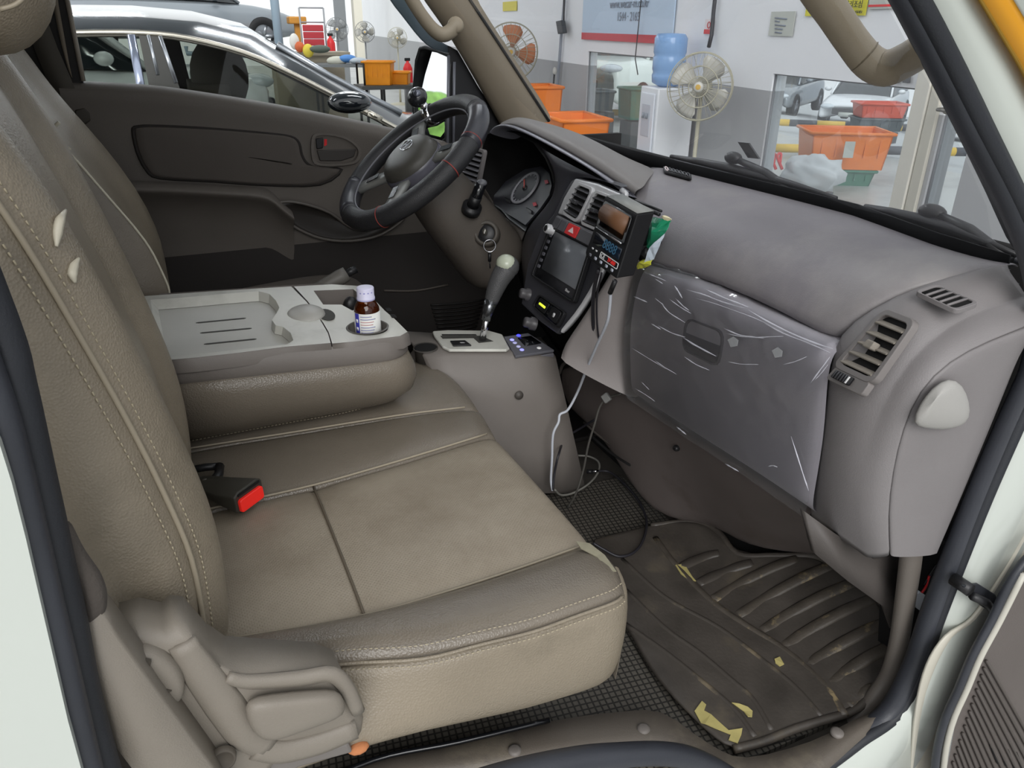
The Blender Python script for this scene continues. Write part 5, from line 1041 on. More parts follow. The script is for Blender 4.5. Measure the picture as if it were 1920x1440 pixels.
# outside mirror
mr_ = thing('door_mirror', 'black outside mirror beyond the driver window reflecting bright sky', 'mirror', at(810, 170, Y=.93))
mo = [(787, 87), (797, 85), (822, 92), (843, 101), (846, 180), (842, 262), (828, 275), (800, 262), (776, 235), (775, 170), (780, 110)]
vd = (at(815, 165, Y=.93) - CAM).normalized(); rdir = V((-.97, .13, .10)).normalized(); mn = (rdir - vd).normalized()
def on_mirror(px, py, k=0.):
    r = FW + RT*((px - 960)/FPX) - UP*((py - 720)/FPX); return CAM + r*((at(815, 165, Y=.915) + mn*k - CAM).dot(mn)/r.dot(mn))
M0 = [on_mirror(*p) for p in mo]; mc = sum(M0, V())/len(M0)
bm = B(); loft(bm, [[lp(p, mc, .09) + mn*.002 for p in M0], [lp(p, mc, .05) + mn*.008 for p in M0], M0, [lp(p, mc, .1) - mn*.05 for p in M0], [lp(p, mc, .6) - mn*.07 for p in M0]], True); finish('housing', bm, BLK, mr_)
mm = mat('mirror_silver', '#f2f4f8', .02, metal=1.0)
def facet(name, pts, c_):
    "flat silvered pane lying in the mirror's own plane, which faces back along the truck"
    P0_ = [on_mirror(px, py, .001) for px, py in pts]
    bm = B(); prism(bm, P0_, -mn*.004); finish(name, bm, mm, mr_, smooth=False)
facet('mirror_glass', [(810, 97), (842, 103), (838, 190), (833, 222), (800, 222), (784, 205), (786, 190), (797, 140)], at(815, 165, Y=.915))
facet('wide_mirror_glass', [(802, 240), (820, 236), (833, 228), (835, 245), (826, 257), (806, 252)], at(820, 245, Y=.915))
bm = B(); tube(bm, [at(836, 250, Y=.93), at(850, 262, Y=.80), at(856, 262, Y=.76)], .012, 8); finish('mirror_arm', bm, BLK, mr_)
# trees standing outside the open workshop front, the ones the mirror shows
import mathutils.noise as mno
TRB = at(815, 165, Y=.93)
for i, (dx_, dy_, hh) in enumerate(((0, 0, 4.2), (-2.6, 5.2, 5.0), (2.8, -5.0, 4.6), (1, 10, 4.0))):
    b = TRB + V((-.97, .13, 0))*34 + V((dx_, dy_, 0)); tr = thing('tree', ('round green tree outside, first', 'taller green tree outside, second', 'green tree outside, third', 'lower green tree outside, fourth')[i] + ' of the row behind the workshop', 'tree', V((b.x, b.y, -.55)), 'trees behind the workshop')
    bm = B(); ell(bm, (0, 0, 0), 1, None, 28, 18)
    for v in bm.verts: v.co = V((v.co.x*2.1, v.co.y*2.1, v.co.z*hh*.42))*(1 + .45*mno.noise(v.co*2.6 + V((i*3, 0, 0)))) + V((b.x, b.y, -.55 + hh*.62))
    finish('crown', bm, mat('leaf_green', '#7fae4f', .7, var=.3, vscale=2.), tr)
    bm = B(); tube(bm, [V((b.x, b.y, -.55)), V((b.x, b.y, -.55 + hh*.5))], [.18, .12], 8); finish('trunk', bm, mat('bark', '#5d5043', .8), tr)
# ------------------------------------------------------------------ fare meter with printer, cables, loose things
def mp_(px, py, off=0.): return plane_at(px, py, 1, -.36, .486 + off)
mt_ = thing('fare_meter', 'black fare meter with paper roll window and dark digits on the dashboard', 'meter', mp_(1140, 520))
MP = Patch(mp_(1134, 368), mp_(1194, 402), mp_(1155, 523), mp_(1097, 481))
bm = B(); prism(bm, [MP.p(u, v) for u, v in ((0, 0), (1, 0), (1, 1), (.03, 1), (-.04, .94), (-.02, .7))], (.034, 0, .001)); finish('meter_case', bm, mat('meter_black', '#121214', .6, spec=.3, bump=.2, bscale=700), mt_, smooth=False, bevel=.0025)
bm = B(); MP.ring(bm, .07, .05, .93, .50, .05, .06, 0, .003, .1); wn_ = finish('printer_window', bm, BLKG, mt_, bevel=.0008)
bm = B(); a = MP.p(.15, .22, -.004); b = MP.p(.85, .22, -.004); tube(bm, [a, b], .0165, 20); finish('paper_roll', bm, mat('roll_brown', '#6e4c34', .5), wn_)
bm = B(); MP.plate(bm, .12, .11, .88, .44, .0008, .0014, .08); finish('window_pane', bm, glass('meter_window', (.55, .5, .45), refl=.6), wn_)
bm = B(); tube(bm, [MP.p(.1, .49, .004), MP.p(.9, .49, .004)], .0014, 8); finish('tear_bar', bm, CHROME, wn_)
bm = B(); MP.plate(bm, .10, .555, .92, .735, .0, .0012, .06); dsp = finish('meter_display', bm, mat('display_navy', '#0d1826', .15), mt_)
text('display_digits', '8888', MP.mtx(.60, .645, .0014), .0215, mat('digit_blue', '#2a5068', .4, emis=.15), dsp)
bm = B(); MP.ring(bm, .40, .775, .95, .875, .012, .012, 0, .0009, .2); bd = finish('badge_frame', bm, mat('print_white', '#d8d8d8', .5), mt_)
text('badge_lettering', 'CE', MP.mtx(.49, .825, .0006), .010, mat('print_white', '#d8d8d8', .5), bd)
text('badge_model', 'TP-800', MP.mtx(.75, .825, .0006), .0085, mat('print_red', '#e0322e', .5, emis=.1), bd)
for k in range(5):
    bm = B(); MP.plate(bm, .10 + .175*k, .90, .17 + .175*k, .945, 0, .0012, .3); finish('meter_button', bm, mat('print_white2', '#a8adb8', .5) if k else mat('btn_ring', '#5f5f66', .5), mt_)
for k in range(2):
    bm = B(); MP.plate(bm, .12 + .12*k, .80, .17 + .12*k, .825, 0, .0009, .3); finish('meter_mark', bm, mat('print_white', '#d8d8d8', .5), mt_)
bm = B(); prism(bm, [MP.p(.02, 0) + V((.002, 0, .0006)), MP.p(.98, 0) + V((.002, 0, .0006)), MP.p(.98, 0) + V((.033, 0, .0016)), MP.p(.02, 0) + V((.033, 0, .0016))], (0, 0, .0008)); finish('case_top', bm, mat('meter_top', '#8b8c88', .5), mt_)
# bracket rails behind the meter
bm = B(); tube(bm, [at(1176, 378, X=.80), at(1236, 402, X=.80)], .0035, 6); tube(bm, [at(1192, 376, X=.805), at(1240, 396, X=.805)], .0025, 6); bx(bm, at(1205, 440, X=.80), (.06, .03, .03)); finish('mount_bracket', bm, BLK, mt_)
bm = B(); tube(bm, [at(1205, 480, X=.79), at(1217, 468, X=.80)], .008, 10); finish('mount_screw', bm, BLK, mt_)
# cables
def cable(label, pts, r, m, extra=()):
    t = thing('cable', label, 'cable', pts[0], 'loose cables around the gear console')
    bm = B(); tube(bm, crom(pts, 6), r, 8); finish('lead', bm, m, t)
    for nm, a, b, rr, mm_ in extra:
        bm = B(); tube(bm, [a, b], rr, 10); finish(nm, bm, mm_, t)
    return t
CBK = mat('cable_black', '#26252a', .45); CWH = mat('cable_white', '#bcc0c8', .45); CGR = mat('cable_grey', '#77756f', .5)
cable('thick black cable running down from the fare meter to the pocket', [at(1122, 506, X=.71), at(1113, 550, X=.735), at(1112, 600, X=.755), at(1116, 645, X=.77), at(1130, 690, X=.80), at(1158, 722, X=.825), at(1188, 744, X=.83)], .0035, CBK)
cable('thin black cable beside the thick one below the fare meter', [at(1128, 512, X=.715), at(1119, 560, X=.74), at(1122, 630, X=.765), at(1138, 680, X=.80), at(1165, 715, X=.825), at(1185, 735, X=.832)], .0018, CBK)
cable('white cable hanging from the fare meter to the floor', [at(1145, 546, X=.70), at(1143, 575, X=.71), at(1138, 605, X=.72), at(1118, 650, X=.74), at(1100, 692, X=.76), at(1083, 735, X=.775), at(1065, 768, Y=-.05), at(1050, 777, Y=-.045), at(1047, 792, Y=-.05), at(1037, 815, Y=-.05), at(1035, 860, Y=-.05), at(1033, 900, Y=-.05), at(1036, 920, Y=-.06)], .0028, CWH, [('plug', at(1153, 527, X=.695), at(1144, 549, X=.70), .0042, BLK)])
cable('grey cable looping over the rubber floor by the console foot', [at(1040, 918, Y=-.05), at(1052, 928, Z=.02), at(1075, 924, Z=.015), at(1105, 906, Z=.015), at(1122, 884, Z=.015), at(1122, 866, Z=.02), at(1105, 856, Z=.02), at(1084, 854, Z=.02)], .0024, CGR)
cable('dark grey cable with a square joint hanging from the pocket', [at(1165, 738, X=.83), at(1140, 746, X=.82), at(1125, 762, X=.81), at(1115, 795, X=.80), at(1103, 835, X=.79), at(1094, 880, X=.785), at(1080, 925, X=.77), at(1064, 952, X=.76)], .0024, mat('cable_dark', '#4a4844', .5))
bm = B(); Mj = frame(at(1137, 746, X=.815), (-.8, -.5, .3), (.3, -.6, -.6)); bx(bm, (0, 0, 0), (.018, .016, .010), Mj); finish('cable_joint', bm, mat('joint_grey', '#7a7a78', .5), label='small grey square cable joint below the pocket lip', cat='cable joint', bevel=.002)
cable('black cable crossing behind the grey ones to the seat edge', [at(1118, 785, X=.84), at(1085, 805, X=.83), at(1060, 822, X=.80), at(1048, 850, Y=-.045), at(1040, 885, Y=-.05), at(1036, 920, Y=-.06)], .0026, CBK)
cable('black cable in a wide loop on the passenger floor', [at(1112, 884, Z=.02), at(1140, 884, Z=.016), at(1165, 902, Z=.014), at(1195, 936, Z=.014), at(1212, 975, Z=.016), at(1206, 1012, Z=.018), at(1188, 1036, Z=.018), at(1160, 1043, Z=.02), at(1132, 1030, Z=.03), at(1112, 1018, Z=.04)], .0028, CBK, [('plug', at(1100, 884, Z=.02), at(1112, 884, Z=.02), .005, BLK), ('plug_tip', at(1112, 884, Z=.02), at(1122, 883, Z=.02), .003, CHROME)])
# papers in the pocket
bm = B(); prism(bm, [at(1075, 690, X=.852), at(1082, 682, X=.856), at(1110, 698, X=.856), at(1150, 722, X=.85), at(1148, 728, X=.848), at(1110, 712, X=.848)], (.004, 0, -.02)); finish('paper_slip', bm, mat('slip_paper', '#a89890', .7, var=.2, vscale=40), label='folded paper slips tucked in the lower dashboard pocket', cat='paper', smooth=False)
# snack packet wedged behind the meter
sn = thing('snack_packet', 'crumpled green and yellow snack packet wedged behind the fare meter', 'packet', at(1215, 495, X=.80))
def crumple(name, pts, m, X, k=.006):
    bm = B(); P0 = [at(*p, X=X + random.uniform(-k, k)) for p in pts]; c = sum(P0, V())/len(P0) + V((-.01, 0, .004))
    vs_ = [bm.verts.new(p) for p in P0]; cv = bm.verts.new(c)
    for i in range(len(vs_)): bm.faces.new((vs_[i], vs_[(i+1) % len(vs_)], cv))
    bmesh.ops.subdivide_edges(bm, edges=bm.edges, cuts=2, use_grid_fill=True)
    for v in bm.verts: v.co += V((random.uniform(-.0015, .0015), 0, random.uniform(-.001, .001)))
    return finish(name, bm, m, sn, smooth=False, solid=.001)
crumple('green_foil', [(1211, 470), (1214, 450), (1224, 408), (1244, 410), (1258, 414), (1250, 432), (1236, 452), (1222, 468)], mat('foil_green', '#2f9d74', .3), .800)
crumple('white_foil', [(1222, 470), (1238, 450), (1247, 438), (1236, 462), (1226, 485), (1210, 492), (1212, 480)], mat('foil_white', '#cdd8e4', .35), .797)
crumple('yellow_foil', [(1192, 497), (1206, 488), (1224, 484), (1220, 496), (1208, 502), (1196, 504)], mat('foil_yellow', '#d2d24a', .35), .795)
crumple('cream_edge', [(1240, 404), (1252, 404), (1259, 411), (1250, 416)], mat('foil_cream', '#ddd3ae', .5), .802, .001)
# clear film taped over the glove box door
random.seed(3)
bm = B(); rows = []; nu, nv = 40, 26
import mathutils.noise as mno
for j in range(nv + 1):
    v = j/nv; row = []
    for i in range(nu + 1):
        u = i/nu
        k = u*(len(gT) - 1); i0 = min(int(k), len(gT) - 2); f = k - i0
        a = gT[i0].lerp(gT[i0+1], f); m = gM[i0].lerp(gM[i0+1], f); b = gB[i0].lerp(gB[i0+1], f)
        p = a*(1-v)*(1-2*v) + m*4*v*(1-v) + b*v*(2*v-1)
        amp = .0030*max(0, 1 - v*.8)*(1.25 - .8*u) + .0006
        n_ = mno.noise(V((u*9 + v*5, v*16 - u*10, 0))) + .6*mno.noise(V((u*26 + v*14, v*40 - u*30, 4)))
        row.append(p + V((-.0100 - amp*abs(n_)*1.6, 0, .004*(1-v))))
    rows.append(row)
rows.insert(0, [p + V((.02, 0, .010 + .005*mno.noise(V((i*.6, 0, 2))))) for i, p in enumerate(rows[0])])
loft(bm, rows); finish('plastic_film', bm, glass('clear_film', (.96, .96, .97), haze=.05, rough=.09, refl=1.3), label='wrinkled clear plastic film taped over the glove box door', cat='plastic film')
film = bpy.data.objects['plastic_film']
GLINT = mat('crease_glint_white', '#c9c9d2', .3, alpha=.75)  # pale strips imitate white reflections along the wrinkles of the film
def z5(x, y): return (900 + x*.3646, 450 + y*.3646)
def gsurf(px, py, off):
    p = at(px, py, X=.805)
    for _ in range(3):
        v = max(0., min(1., (.597 - p.z)/.262)); p = at(px, py, X=.812*(1-v)*(1-2*v) + .802*4*v*(1-v) + .815*v*(2*v-1) + off)
    return p
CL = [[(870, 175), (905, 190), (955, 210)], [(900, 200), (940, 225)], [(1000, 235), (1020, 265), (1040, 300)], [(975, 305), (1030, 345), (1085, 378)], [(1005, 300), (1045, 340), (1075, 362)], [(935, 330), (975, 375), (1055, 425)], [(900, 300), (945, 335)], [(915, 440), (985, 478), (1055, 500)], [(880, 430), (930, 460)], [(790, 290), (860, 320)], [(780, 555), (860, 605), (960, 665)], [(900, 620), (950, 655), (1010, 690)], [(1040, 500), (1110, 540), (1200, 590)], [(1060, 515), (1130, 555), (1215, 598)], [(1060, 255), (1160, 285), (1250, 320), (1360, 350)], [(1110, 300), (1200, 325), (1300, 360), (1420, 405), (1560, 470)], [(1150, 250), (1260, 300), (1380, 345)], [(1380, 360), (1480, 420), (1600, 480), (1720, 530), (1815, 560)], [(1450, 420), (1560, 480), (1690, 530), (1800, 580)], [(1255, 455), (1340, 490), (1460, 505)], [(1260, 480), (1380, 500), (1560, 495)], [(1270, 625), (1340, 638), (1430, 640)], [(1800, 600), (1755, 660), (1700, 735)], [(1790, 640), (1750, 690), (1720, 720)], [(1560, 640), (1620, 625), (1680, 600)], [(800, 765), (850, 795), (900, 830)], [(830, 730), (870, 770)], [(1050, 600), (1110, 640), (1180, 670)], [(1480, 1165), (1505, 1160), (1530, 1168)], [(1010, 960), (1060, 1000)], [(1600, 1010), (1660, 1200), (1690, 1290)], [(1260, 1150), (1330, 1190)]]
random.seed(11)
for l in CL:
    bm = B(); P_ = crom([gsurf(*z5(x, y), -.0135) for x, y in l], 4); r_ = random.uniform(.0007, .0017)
    tube(bm, P_, [.0002, r_, r_*.6, r_, .0002], 5); finish('crease_glint', bm, GLINT, film)
# dust-free scratches and tape bits on the glove box film
for x, y in ((1455, 660), (1372, 640)):
    bm = B(); prism(bm, ats([(x - 8, y - 3), (x + 3, y - 9), (x + 12, y - 2), (x + 10, y + 9), (x - 2, y + 11)], X=.7915), (.0005, 0, 0)); finish('tape_patch', bm, glass('tape_clear', (.95, .95, .95), haze=.3, rough=.15, refl=1.2), label='clear tape patch near the glove box handle' if x < 1400 else 'clear tape patch right of the glove box handle', cat='tape', smooth=False)
# ------------------------------------------------------------------ wipers outside the windscreen
def wiper(label, a, b, hub, knuckle):
    w = thing('wiper', label, 'wiper', hub, 'windscreen wipers')
    bm = B(); tube(bm, [lp(a, b, t) + V((0, 0, .006*math.sin(math.pi*t))) for t in (0, .2, .4, .6, .8, 1)], [.004, .007, .009, .009, .007, .004], 8); finish('blade', bm, BLK, w)
    bm = B(); tube(bm, [lp(a, b, t) + V((.012, 0, -.010)) for t in (0, .5, 1)], .004, 6); finish('rubber_edge', bm, RUB, w)
    bm = B(); ell(bm, knuckle, (.014, .022, .012), None, 14, 8); finish('knuckle', bm, BLK, w)
    bm = B(); tube(bm, [knuckle, lp(knuckle, hub, .5) + V((0, 0, .008)), hub], [.006, .008, .010], 8); finish('arm', bm, BLK, w)
def ww(px, py): return at(px, py, X=1.09)
wiper('longer black wiper lying along the middle of the windscreen foot', ww(1258, 293), ww(1568, 372), ww(1500, 372), ww(1375, 296))
wiper('black wiper near the right end of the windscreen foot', at(1622, 387, X=1.07), at(1905, 478, X=1.05), at(1890, 490, X=1.05), at(1748, 398, X=1.07))
bm = B(); prism(bm, ats([(1383, 266), (1403, 268), (1423, 298), (1402, 296)], X=1.10), (.004, 0, 0)); finish('black_card', bm, BLKG, label='small black card standing behind the middle of the windscreen', cat='card', smooth=False)
# grey cowl outside below the wipers
bm = B(); cw_ = [(1040, 250), (1180, 284), (1360, 328), (1500, 364), (1620, 394), (1760, 445), (1920, 500)]
loft(bm, [[at(x, y + 4, X=1.075 - .0*i) + V((0, 0, -.02)) for i, (x, y) in enumerate(cw_)], [at(x, y + 4, X=1.15) + V((0, 0, -.03)) for x, y in cw_], [at(x, y, X=1.30) + V((0, 0, -.09)) for x, y in cw_]]); finish('trim_12', bm, mat('cowl_black', '#35363a', .6), kind='structure', label='dark cowl panel below the windscreen', solid=.004)
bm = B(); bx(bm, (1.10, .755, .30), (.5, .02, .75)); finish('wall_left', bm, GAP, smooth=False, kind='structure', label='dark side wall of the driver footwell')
# ------------------------------------------------------------------ workshop around the truck
GZ = -.55
def ad(px, py, depth): return CAM + (FW + RT*((px - 960)/FPX) - UP*((py - 720)/FPX))*depth
def wp(px, py, off=0.):
    r = FW + RT*((px - 960)/FPX) - UP*((py - 720)/FPX); t = (3.27 - off - CAM.x + .15*CAM.y)/(r.x - .15*r.y); return CAM + r*t
WE = V((.1483, .9889, 0)); WNn = V((-.9889, .1483, 0))
WWHITE = mat('workshop_white', '#ebecef', .7, var=.03, vscale=.8); WGREY = mat('workshop_grey', '#a5a6a8', .6, var=.04, vscale=1.0)
RS_ = .119
fl_ = mat('concrete_floor', '#b0b1ae', .35, var=.08, vscale=.7, dirt='#8c8c88', dscale=1.2)
bm = B(); prism(bm, [V((3.27, 0, GZ)) + WE*u + WNn*n for u, n in ((-30, -4.5), (45, -4.5), (45, 40), (-30, 40))], (0, 0, -.1)); finish('workshop_floor', bm, fl_, smooth=False, kind='structure', label='pale concrete workshop floor')
def wpt(u, z, n=0.): return V((3.27, 0, 0)) + WE*u + WNn*n + V((0, 0, z))
def uz(p): return ((p - V((3.27, 0, 0))).dot(WE), p.z)
oA = [(1103, 96), (1237, 110), (1200, 300), (1075, 300)]; oB = [(1450, 138), (1720, 173), (1672, 420), (1390, 420)]; oC = [(1775, 190), (1835, 200), (1790, 430), (1735, 430)]
def hole(o): return [uz(wp(*p)) for p in o]
hA, hB, hC = hole(oA), hole(oB), hole(oC)
for h in (hA, hB, hC):
    for i in (2, 3): h[i] = (h[1 if i == 2 else 0][0], max(h[i][1], GZ + .02))
DZ = .60
def wall_part(name, z0, z1, m, label):
    bm = B(); U0, U1 = -7., 30.
    hs = []
    for h in (hA, hB, hC):
        za, zb = max(min(q[1] for q in h), z0), min(max(q[1] for q in h), z1)
        if zb - za > .02: hs.append((min(q[0] for q in h), max(q[0] for q in h), za, zb))
    hs.sort(); us = [U0]
    for a, b, za, zb in hs: us += [a, b]
    us.append(U1)
    def slab(u0, u1, a, b):
        if b - a > .005 and u1 - u0 > .005: prism(bm, [wpt(u0, a), wpt(u1, a), wpt(u1, b), wpt(u0, b)], -WNn*.10)
    for k in range(0, len(us), 2): slab(us[k], us[k+1], z0, z1)
    for a, b, za, zb in hs: slab(a, b, z0, za); slab(a, b, zb, z1)
    return finish(name, bm, m, smooth=False, kind='structure', label=label)
wall_part('wall_workshop', DZ, 3.6, WWHITE, 'white upper workshop wall ahead of the truck')
wall_part('wall_dado', GZ, DZ, WGREY, 'grey lower band of the workshop wall')
# far end wall on the left
bm = B(); bx(bm, (-6, 31, 1.2), (30, .2, 3.6)); finish('wall_far', bm, WWHITE, smooth=False, kind='structure', label='far white end wall of the workshop')
# clear panes in place of wall mirrors, thin dark edges
for k, h in enumerate((hA, hB, hC)):
    u0, u1 = min(q[0] for q in h), max(q[0] for q in h); z0, z1 = min(q[1] for q in h), max(q[1] for q in h)
    bm = B(); prism(bm, [wpt(u0, z0, -.03), wpt(u1, z0, -.03), wpt(u1, z1, -.03), wpt(u0, z1, -.03)], -WNn*.004)
    w_ = finish('window_%d' % (k + 2), bm, glass('workshop_pane', (.92, .95, .96), haze=.04, refl=.2), smooth=False, kind='structure', label='clear pane low in the workshop wall standing in for mirror glass')
    bm = B()
    for a, b in (((u0, z0), (u1, z0)), ((u1, z0), (u1, z1)), ((u1, z1), (u0, z1)), ((u0, z1), (u0, z0))): tube(bm, [wpt(*a, -.02), wpt(*b, -.02)], .008, 6)
    finish('pane_edge', bm, mat('edge_grey', '#6d7074', .5), w_)
# made-up yard beyond the panes, in place of the mirror reflections
bm = B(); prism(bm, [V((3.27, 0, GZ)) + WE*u + WNn*-4.5 for u in (-30, 45)] + [V((3.27, 0, GZ - RS_*40)) + WE*u + WNn*-44.5 for u in (45, -30)], (0, 0, -.1)); finish('yard_ramp', bm, mat('yard_concrete', '#b2b5b6', .7, var=.06, vscale=.5), smooth=False, kind='structure', label='made-up pale concrete yard sloping away beyond the mirror panes')
bm = B(); prism(bm, [V((3.27, 0, -6)) + WE*u + WNn*-40 for u in (-30, 45)] + [V((3.27, 0, 4)) + WE*u + WNn*-40 for u in (45, -30)], -WNn*.2); finish('wall_yard', bm, mat('yard_wall', '#d5dae0', .8, var=.08, vscale=.3), smooth=False, kind='structure', label='made-up pale building face across the yard')
# cream door and frame right of the large pane
fr_t = thing('door_2', 'cream steel door frame with a lever handle beside the large pane', None, wp(1700, 300), kind='structure')
CREAM = mat('cream_steel', '#d3d0c6', .35, metal=.1)
def post(u0, u1, z0, z1, n0, n1, name, m, par):
    bm = B(); prism(bm, [wpt(u0, z0, n0), wpt(u1, z0, n0), wpt(u1, z1, n0), wpt(u0, z1, n0)], WNn*(n1 - n0)); return finish(name, bm, m, par, smooth=False, bevel=.004)
uR = uz(wp(1720, 173))[0]; uS = uz(wp(1765, 200))[0]; dw = uR - uS
post(uR - .10, uR - .01, GZ, 1.6, 0, .03, 'frame_post', CREAM, fr_t)
post(uS + .0, uR - .105, GZ, 1.6, .0, .02, 'door_leaf_edge', mat('cream_steel2', '#c6c2b6', .3, metal=.15), fr_t)
hq = wp(1775, 205, .04); bm = B(); ell(bm, hq, (.012, .022, .022), None, 14, 8); tube(bm, [hq + WNn*.01, hq + WNn*.05, hq + WNn*.05 - WE*.10], .009, 8); finish('door_handle', bm, STEEL, fr_t)
# --- fans
def fan(label, c, r, face, cage, blade, hubm, group, base=True, nb=4, rot=20., pole=None):
    t = thing('pedestal_fan', label, 'fan', (c.x, c.y, GZ), group)
    M = frame(c, face, (0, 0, 1)); seg = 36
    bm = B()
    for rr, z in ((r, 0), (r*.98, .03), (r*.98, -.06), (r*.6, .055), (r*.3, .065), (r*.6, -.09)): tube(bm, [M @ V((rr*math.cos(2*math.pi*k/seg), rr*math.sin(2*math.pi*k/seg), z)) for k in range(seg)], .0035*r/.2, 5, closed=True)
    for k in range(36):
        a = 2*math.pi*k/36; tube(bm, [M @ V((q*r*math.cos(a + .25*(1-q)), q*r*math.sin(a + .25*(1-q)), z)) for q, z in ((.16, .066), (.6, .055), (.98, .03), (1, 0))], .0015*r/.2, 4, caps=False)
    for k in range(18):
        a = 2*math.pi*k/18; tube(bm, [M @ V((q*r*math.cos(a), q*r*math.sin(a), z)) for q, z in ((.2, -.10), (.6, -.09), (.98, -.06), (1, 0))], .0015*r/.2, 4, caps=False)
    finish('cage', bm, cage, t)
    for k in range(nb):
        a = R_(rot + 360*k/nb); bm = B(); rows = []
        for q, w0, w1 in ((.12, -.25, .25), (.35, -.35, .45), (.6, -.40, .62), (.8, -.32, .66), (.92, -.12, .55)):
            rows.append([M @ V((q*r*math.cos(a + w), q*r*math.sin(a + w), (w - .1)*.07)) for w in (w0, (w0*2 + w1)/3, (w0 + w1*2)/3, w1)])
        loft(bm, rows); finish('blade', bm, blade, t, solid=.003)
    bm = B(); lathe(bm, [(0, .075), (r*.13, .072), (r*.16, .06), (r*.12, .0), (.04, -.04)], M, 20); finish('hub', bm, hubm, t)
    bm = B(); lathe(bm, [(0, .078), (r*.08, .076)], M, 16); finish('hub_badge', bm, mat('hub_gold', '#c8a24a', .4), t)
    bm = B(); lathe(bm, [(.03, -.04), (.06, -.06), (.065, -.16), (.03, -.2), (0, -.2)], M, 18); finish('motor', bm, pole or cage, t)
    if base:
        b0 = M @ V((0, 0, -.11)); bm = B(); tube(bm, [b0, V((b0.x, b0.y, GZ + .02))], .014, 10); tube(bm, [V((b0.x, b0.y, GZ + .45)), V((b0.x, b0.y, GZ + .02))], .022, 10); finish('pole', bm, pole or cage, t)
        bm = B(); lathe(bm, [(.0, .05), (.04, .045), (.2, .02), (.22, 0)], Matrix.Translation((b0.x, b0.y, GZ)), 24); finish('foot', bm, pole or cage, t)
    return t
CAGE = mat('fan_cage_beige', '#aca895', .4); CAGED = mat('fan_cage_grey', '#77797a', .4); FW_ = mat('fan_white', '#c4c2bc', .4)
FWT = mat('fan_blade_white', '#bfbdb6', .35, alpha=.9)
to_cam = lambda c: (V((CAM.x, CAM.y, c.z)) - c).normalized()
c = wp(1312, 163, .28); fan('white pedestal fan with round cage in front of the water cooler wall', c, .215, (to_cam(c) + V((-.2, 0, .05))).normalized(), CAGE, FWT, FW_, 'workshop fans', rot=50)
c = wp(958, 97, .45); fan('fan with orange blades hanging on the wall by the pillar', c, .30, to_cam(c), CAGE, mat('fan_blade_orange', '#d38a63', .4), FW_, 'workshop fans', nb=4, rot=75)
for px, py, dp, r, cg, bl, lb in ((745, 71, 15, .19, CAGE, FWT, 'pale fan nearest the truck mirror at the far workshop wall'), (684, 60, 15.5, .20, CAGED, FWT, 'grey caged fan in the middle of the three far fans'), (632, 55, 16, .23, CAGED, mat('fan_blade_grey', '#a5a7a8', .4), 'grey caged fan beside the red tool trolley')):
    c = ad(px, py, dp); fan(lb, c, r, to_cam(c), cg, bl, FW_, 'workshop fans', rot=30 + px)
# --- water cooler
wc_t = thing('water_cooler', 'white water cooler with a blue bottle against the workshop wall', 'water cooler', wp(1240, 285, .2))
c0_ = wp(1250, 168, .20); cw2 = .15
def cbx(name, u0, u1, z0, z1, n0, n1, m, bev=.01):
    bm = B(); b = c0_; prism(bm, [b + WE*u0 + WNn*n0 + V((0, 0, z0 - b.z)), b + WE*u1 + WNn*n0 + V((0, 0, z0 - b.z)), b + WE*u1 + WNn*n0 + V((0, 0, z1 - b.z)), b + WE*u0 + WNn*n0 + V((0, 0, z1 - b.z))], WNn*(n1 - n0)); return finish(name, bm, m, wc_t, bevel=bev)
ztop = c0_.z + .02
cbx('cabinet', -.15, .15, GZ, ztop, -.16, .14, mat('cooler_white', '#e2e4e8', .35))
cbx('front_panel', -.12, .12, GZ + .1, ztop - .04, .14, .155, mat('cooler_panel', '#d6dae2', .3))
cbx('tap_recess', -.07, .07, ztop - .35, ztop - .12, .153, .158, mat('cooler_recess', '#b5bac4', .4), .004)
for du in (-.03, .03):
    bm = B(); b = c0_ + WE*du + WNn*.165; tube(bm, [b + V((0, 0, -.16)), b + V((0, 0, -.2))], .01, 8); finish('tap', bm, mat('tap_grey', '#8a9098', .4), wc_t)
MB_ = Matrix.Translation(V((c0_.x, c0_.y, ztop)))
bm = B(); lathe(bm, [(.03, -.01), (.06, .0), (.115, .03), (.12, .08), (.112, .10), (.12, .12), (.12, .20), (.112, .215), (.12, .235), (.12, .33), (.10, .36), (0, .365)], MB_, 28); finish('water_bottle', bm, mat('bottle_blue', '#7fa3cf', .15, trans=.0), wc_t)
# --- banner, notices, conduits
bn = thing('wall_banner', 'pale blue banner with web address, phone number and red stripe on the wall', 'banner', wp(1180, 70))
u0, z0 = uz(wp(1094, 74)); u1, z1 = uz(wp(1263, 83)); zb = (z0 + z1)/2
bm = B(); prism(bm, [wpt(u0, zb, .01), wpt(u1, zb, .01), wpt(u1, 1.75, .01), wpt(u0, 1.75, .01)], WNn*.01); finish('banner_board', bm, mat('banner_blue', '#bdd0e4', .5), bn, smooth=False)
bm = B(); prism(bm, [wpt(u0, zb, .021), wpt(u1, zb, .021), wpt(u1, zb + .062, .021), wpt(u0, zb + .062, .021)], WNn*.002); finish('red_stripe', bm, mat('banner_red', '#c43c48', .5), bn, smooth=False)
def wtext(name, s, px, py, size, m, par):
    p = wp(px, py, .026); x = -WE; z = WNn; y = z.cross(x)
    return text(name, s, Matrix(((x.x, y.x, z.x, p.x), (x.y, y.y, z.y, p.y), (x.z, y.z, z.z, p.z), (0, 0, 0, 1))), size, m, par, .001)
INK = mat('print_slate', '#7f8794', .6)
wtext('web_address', 'www.wecar-m.co.kr', 1178, 7, .10, INK, bn); wtext('phone_number', '1544 · 2165', 1177, 32, .10, INK, bn)
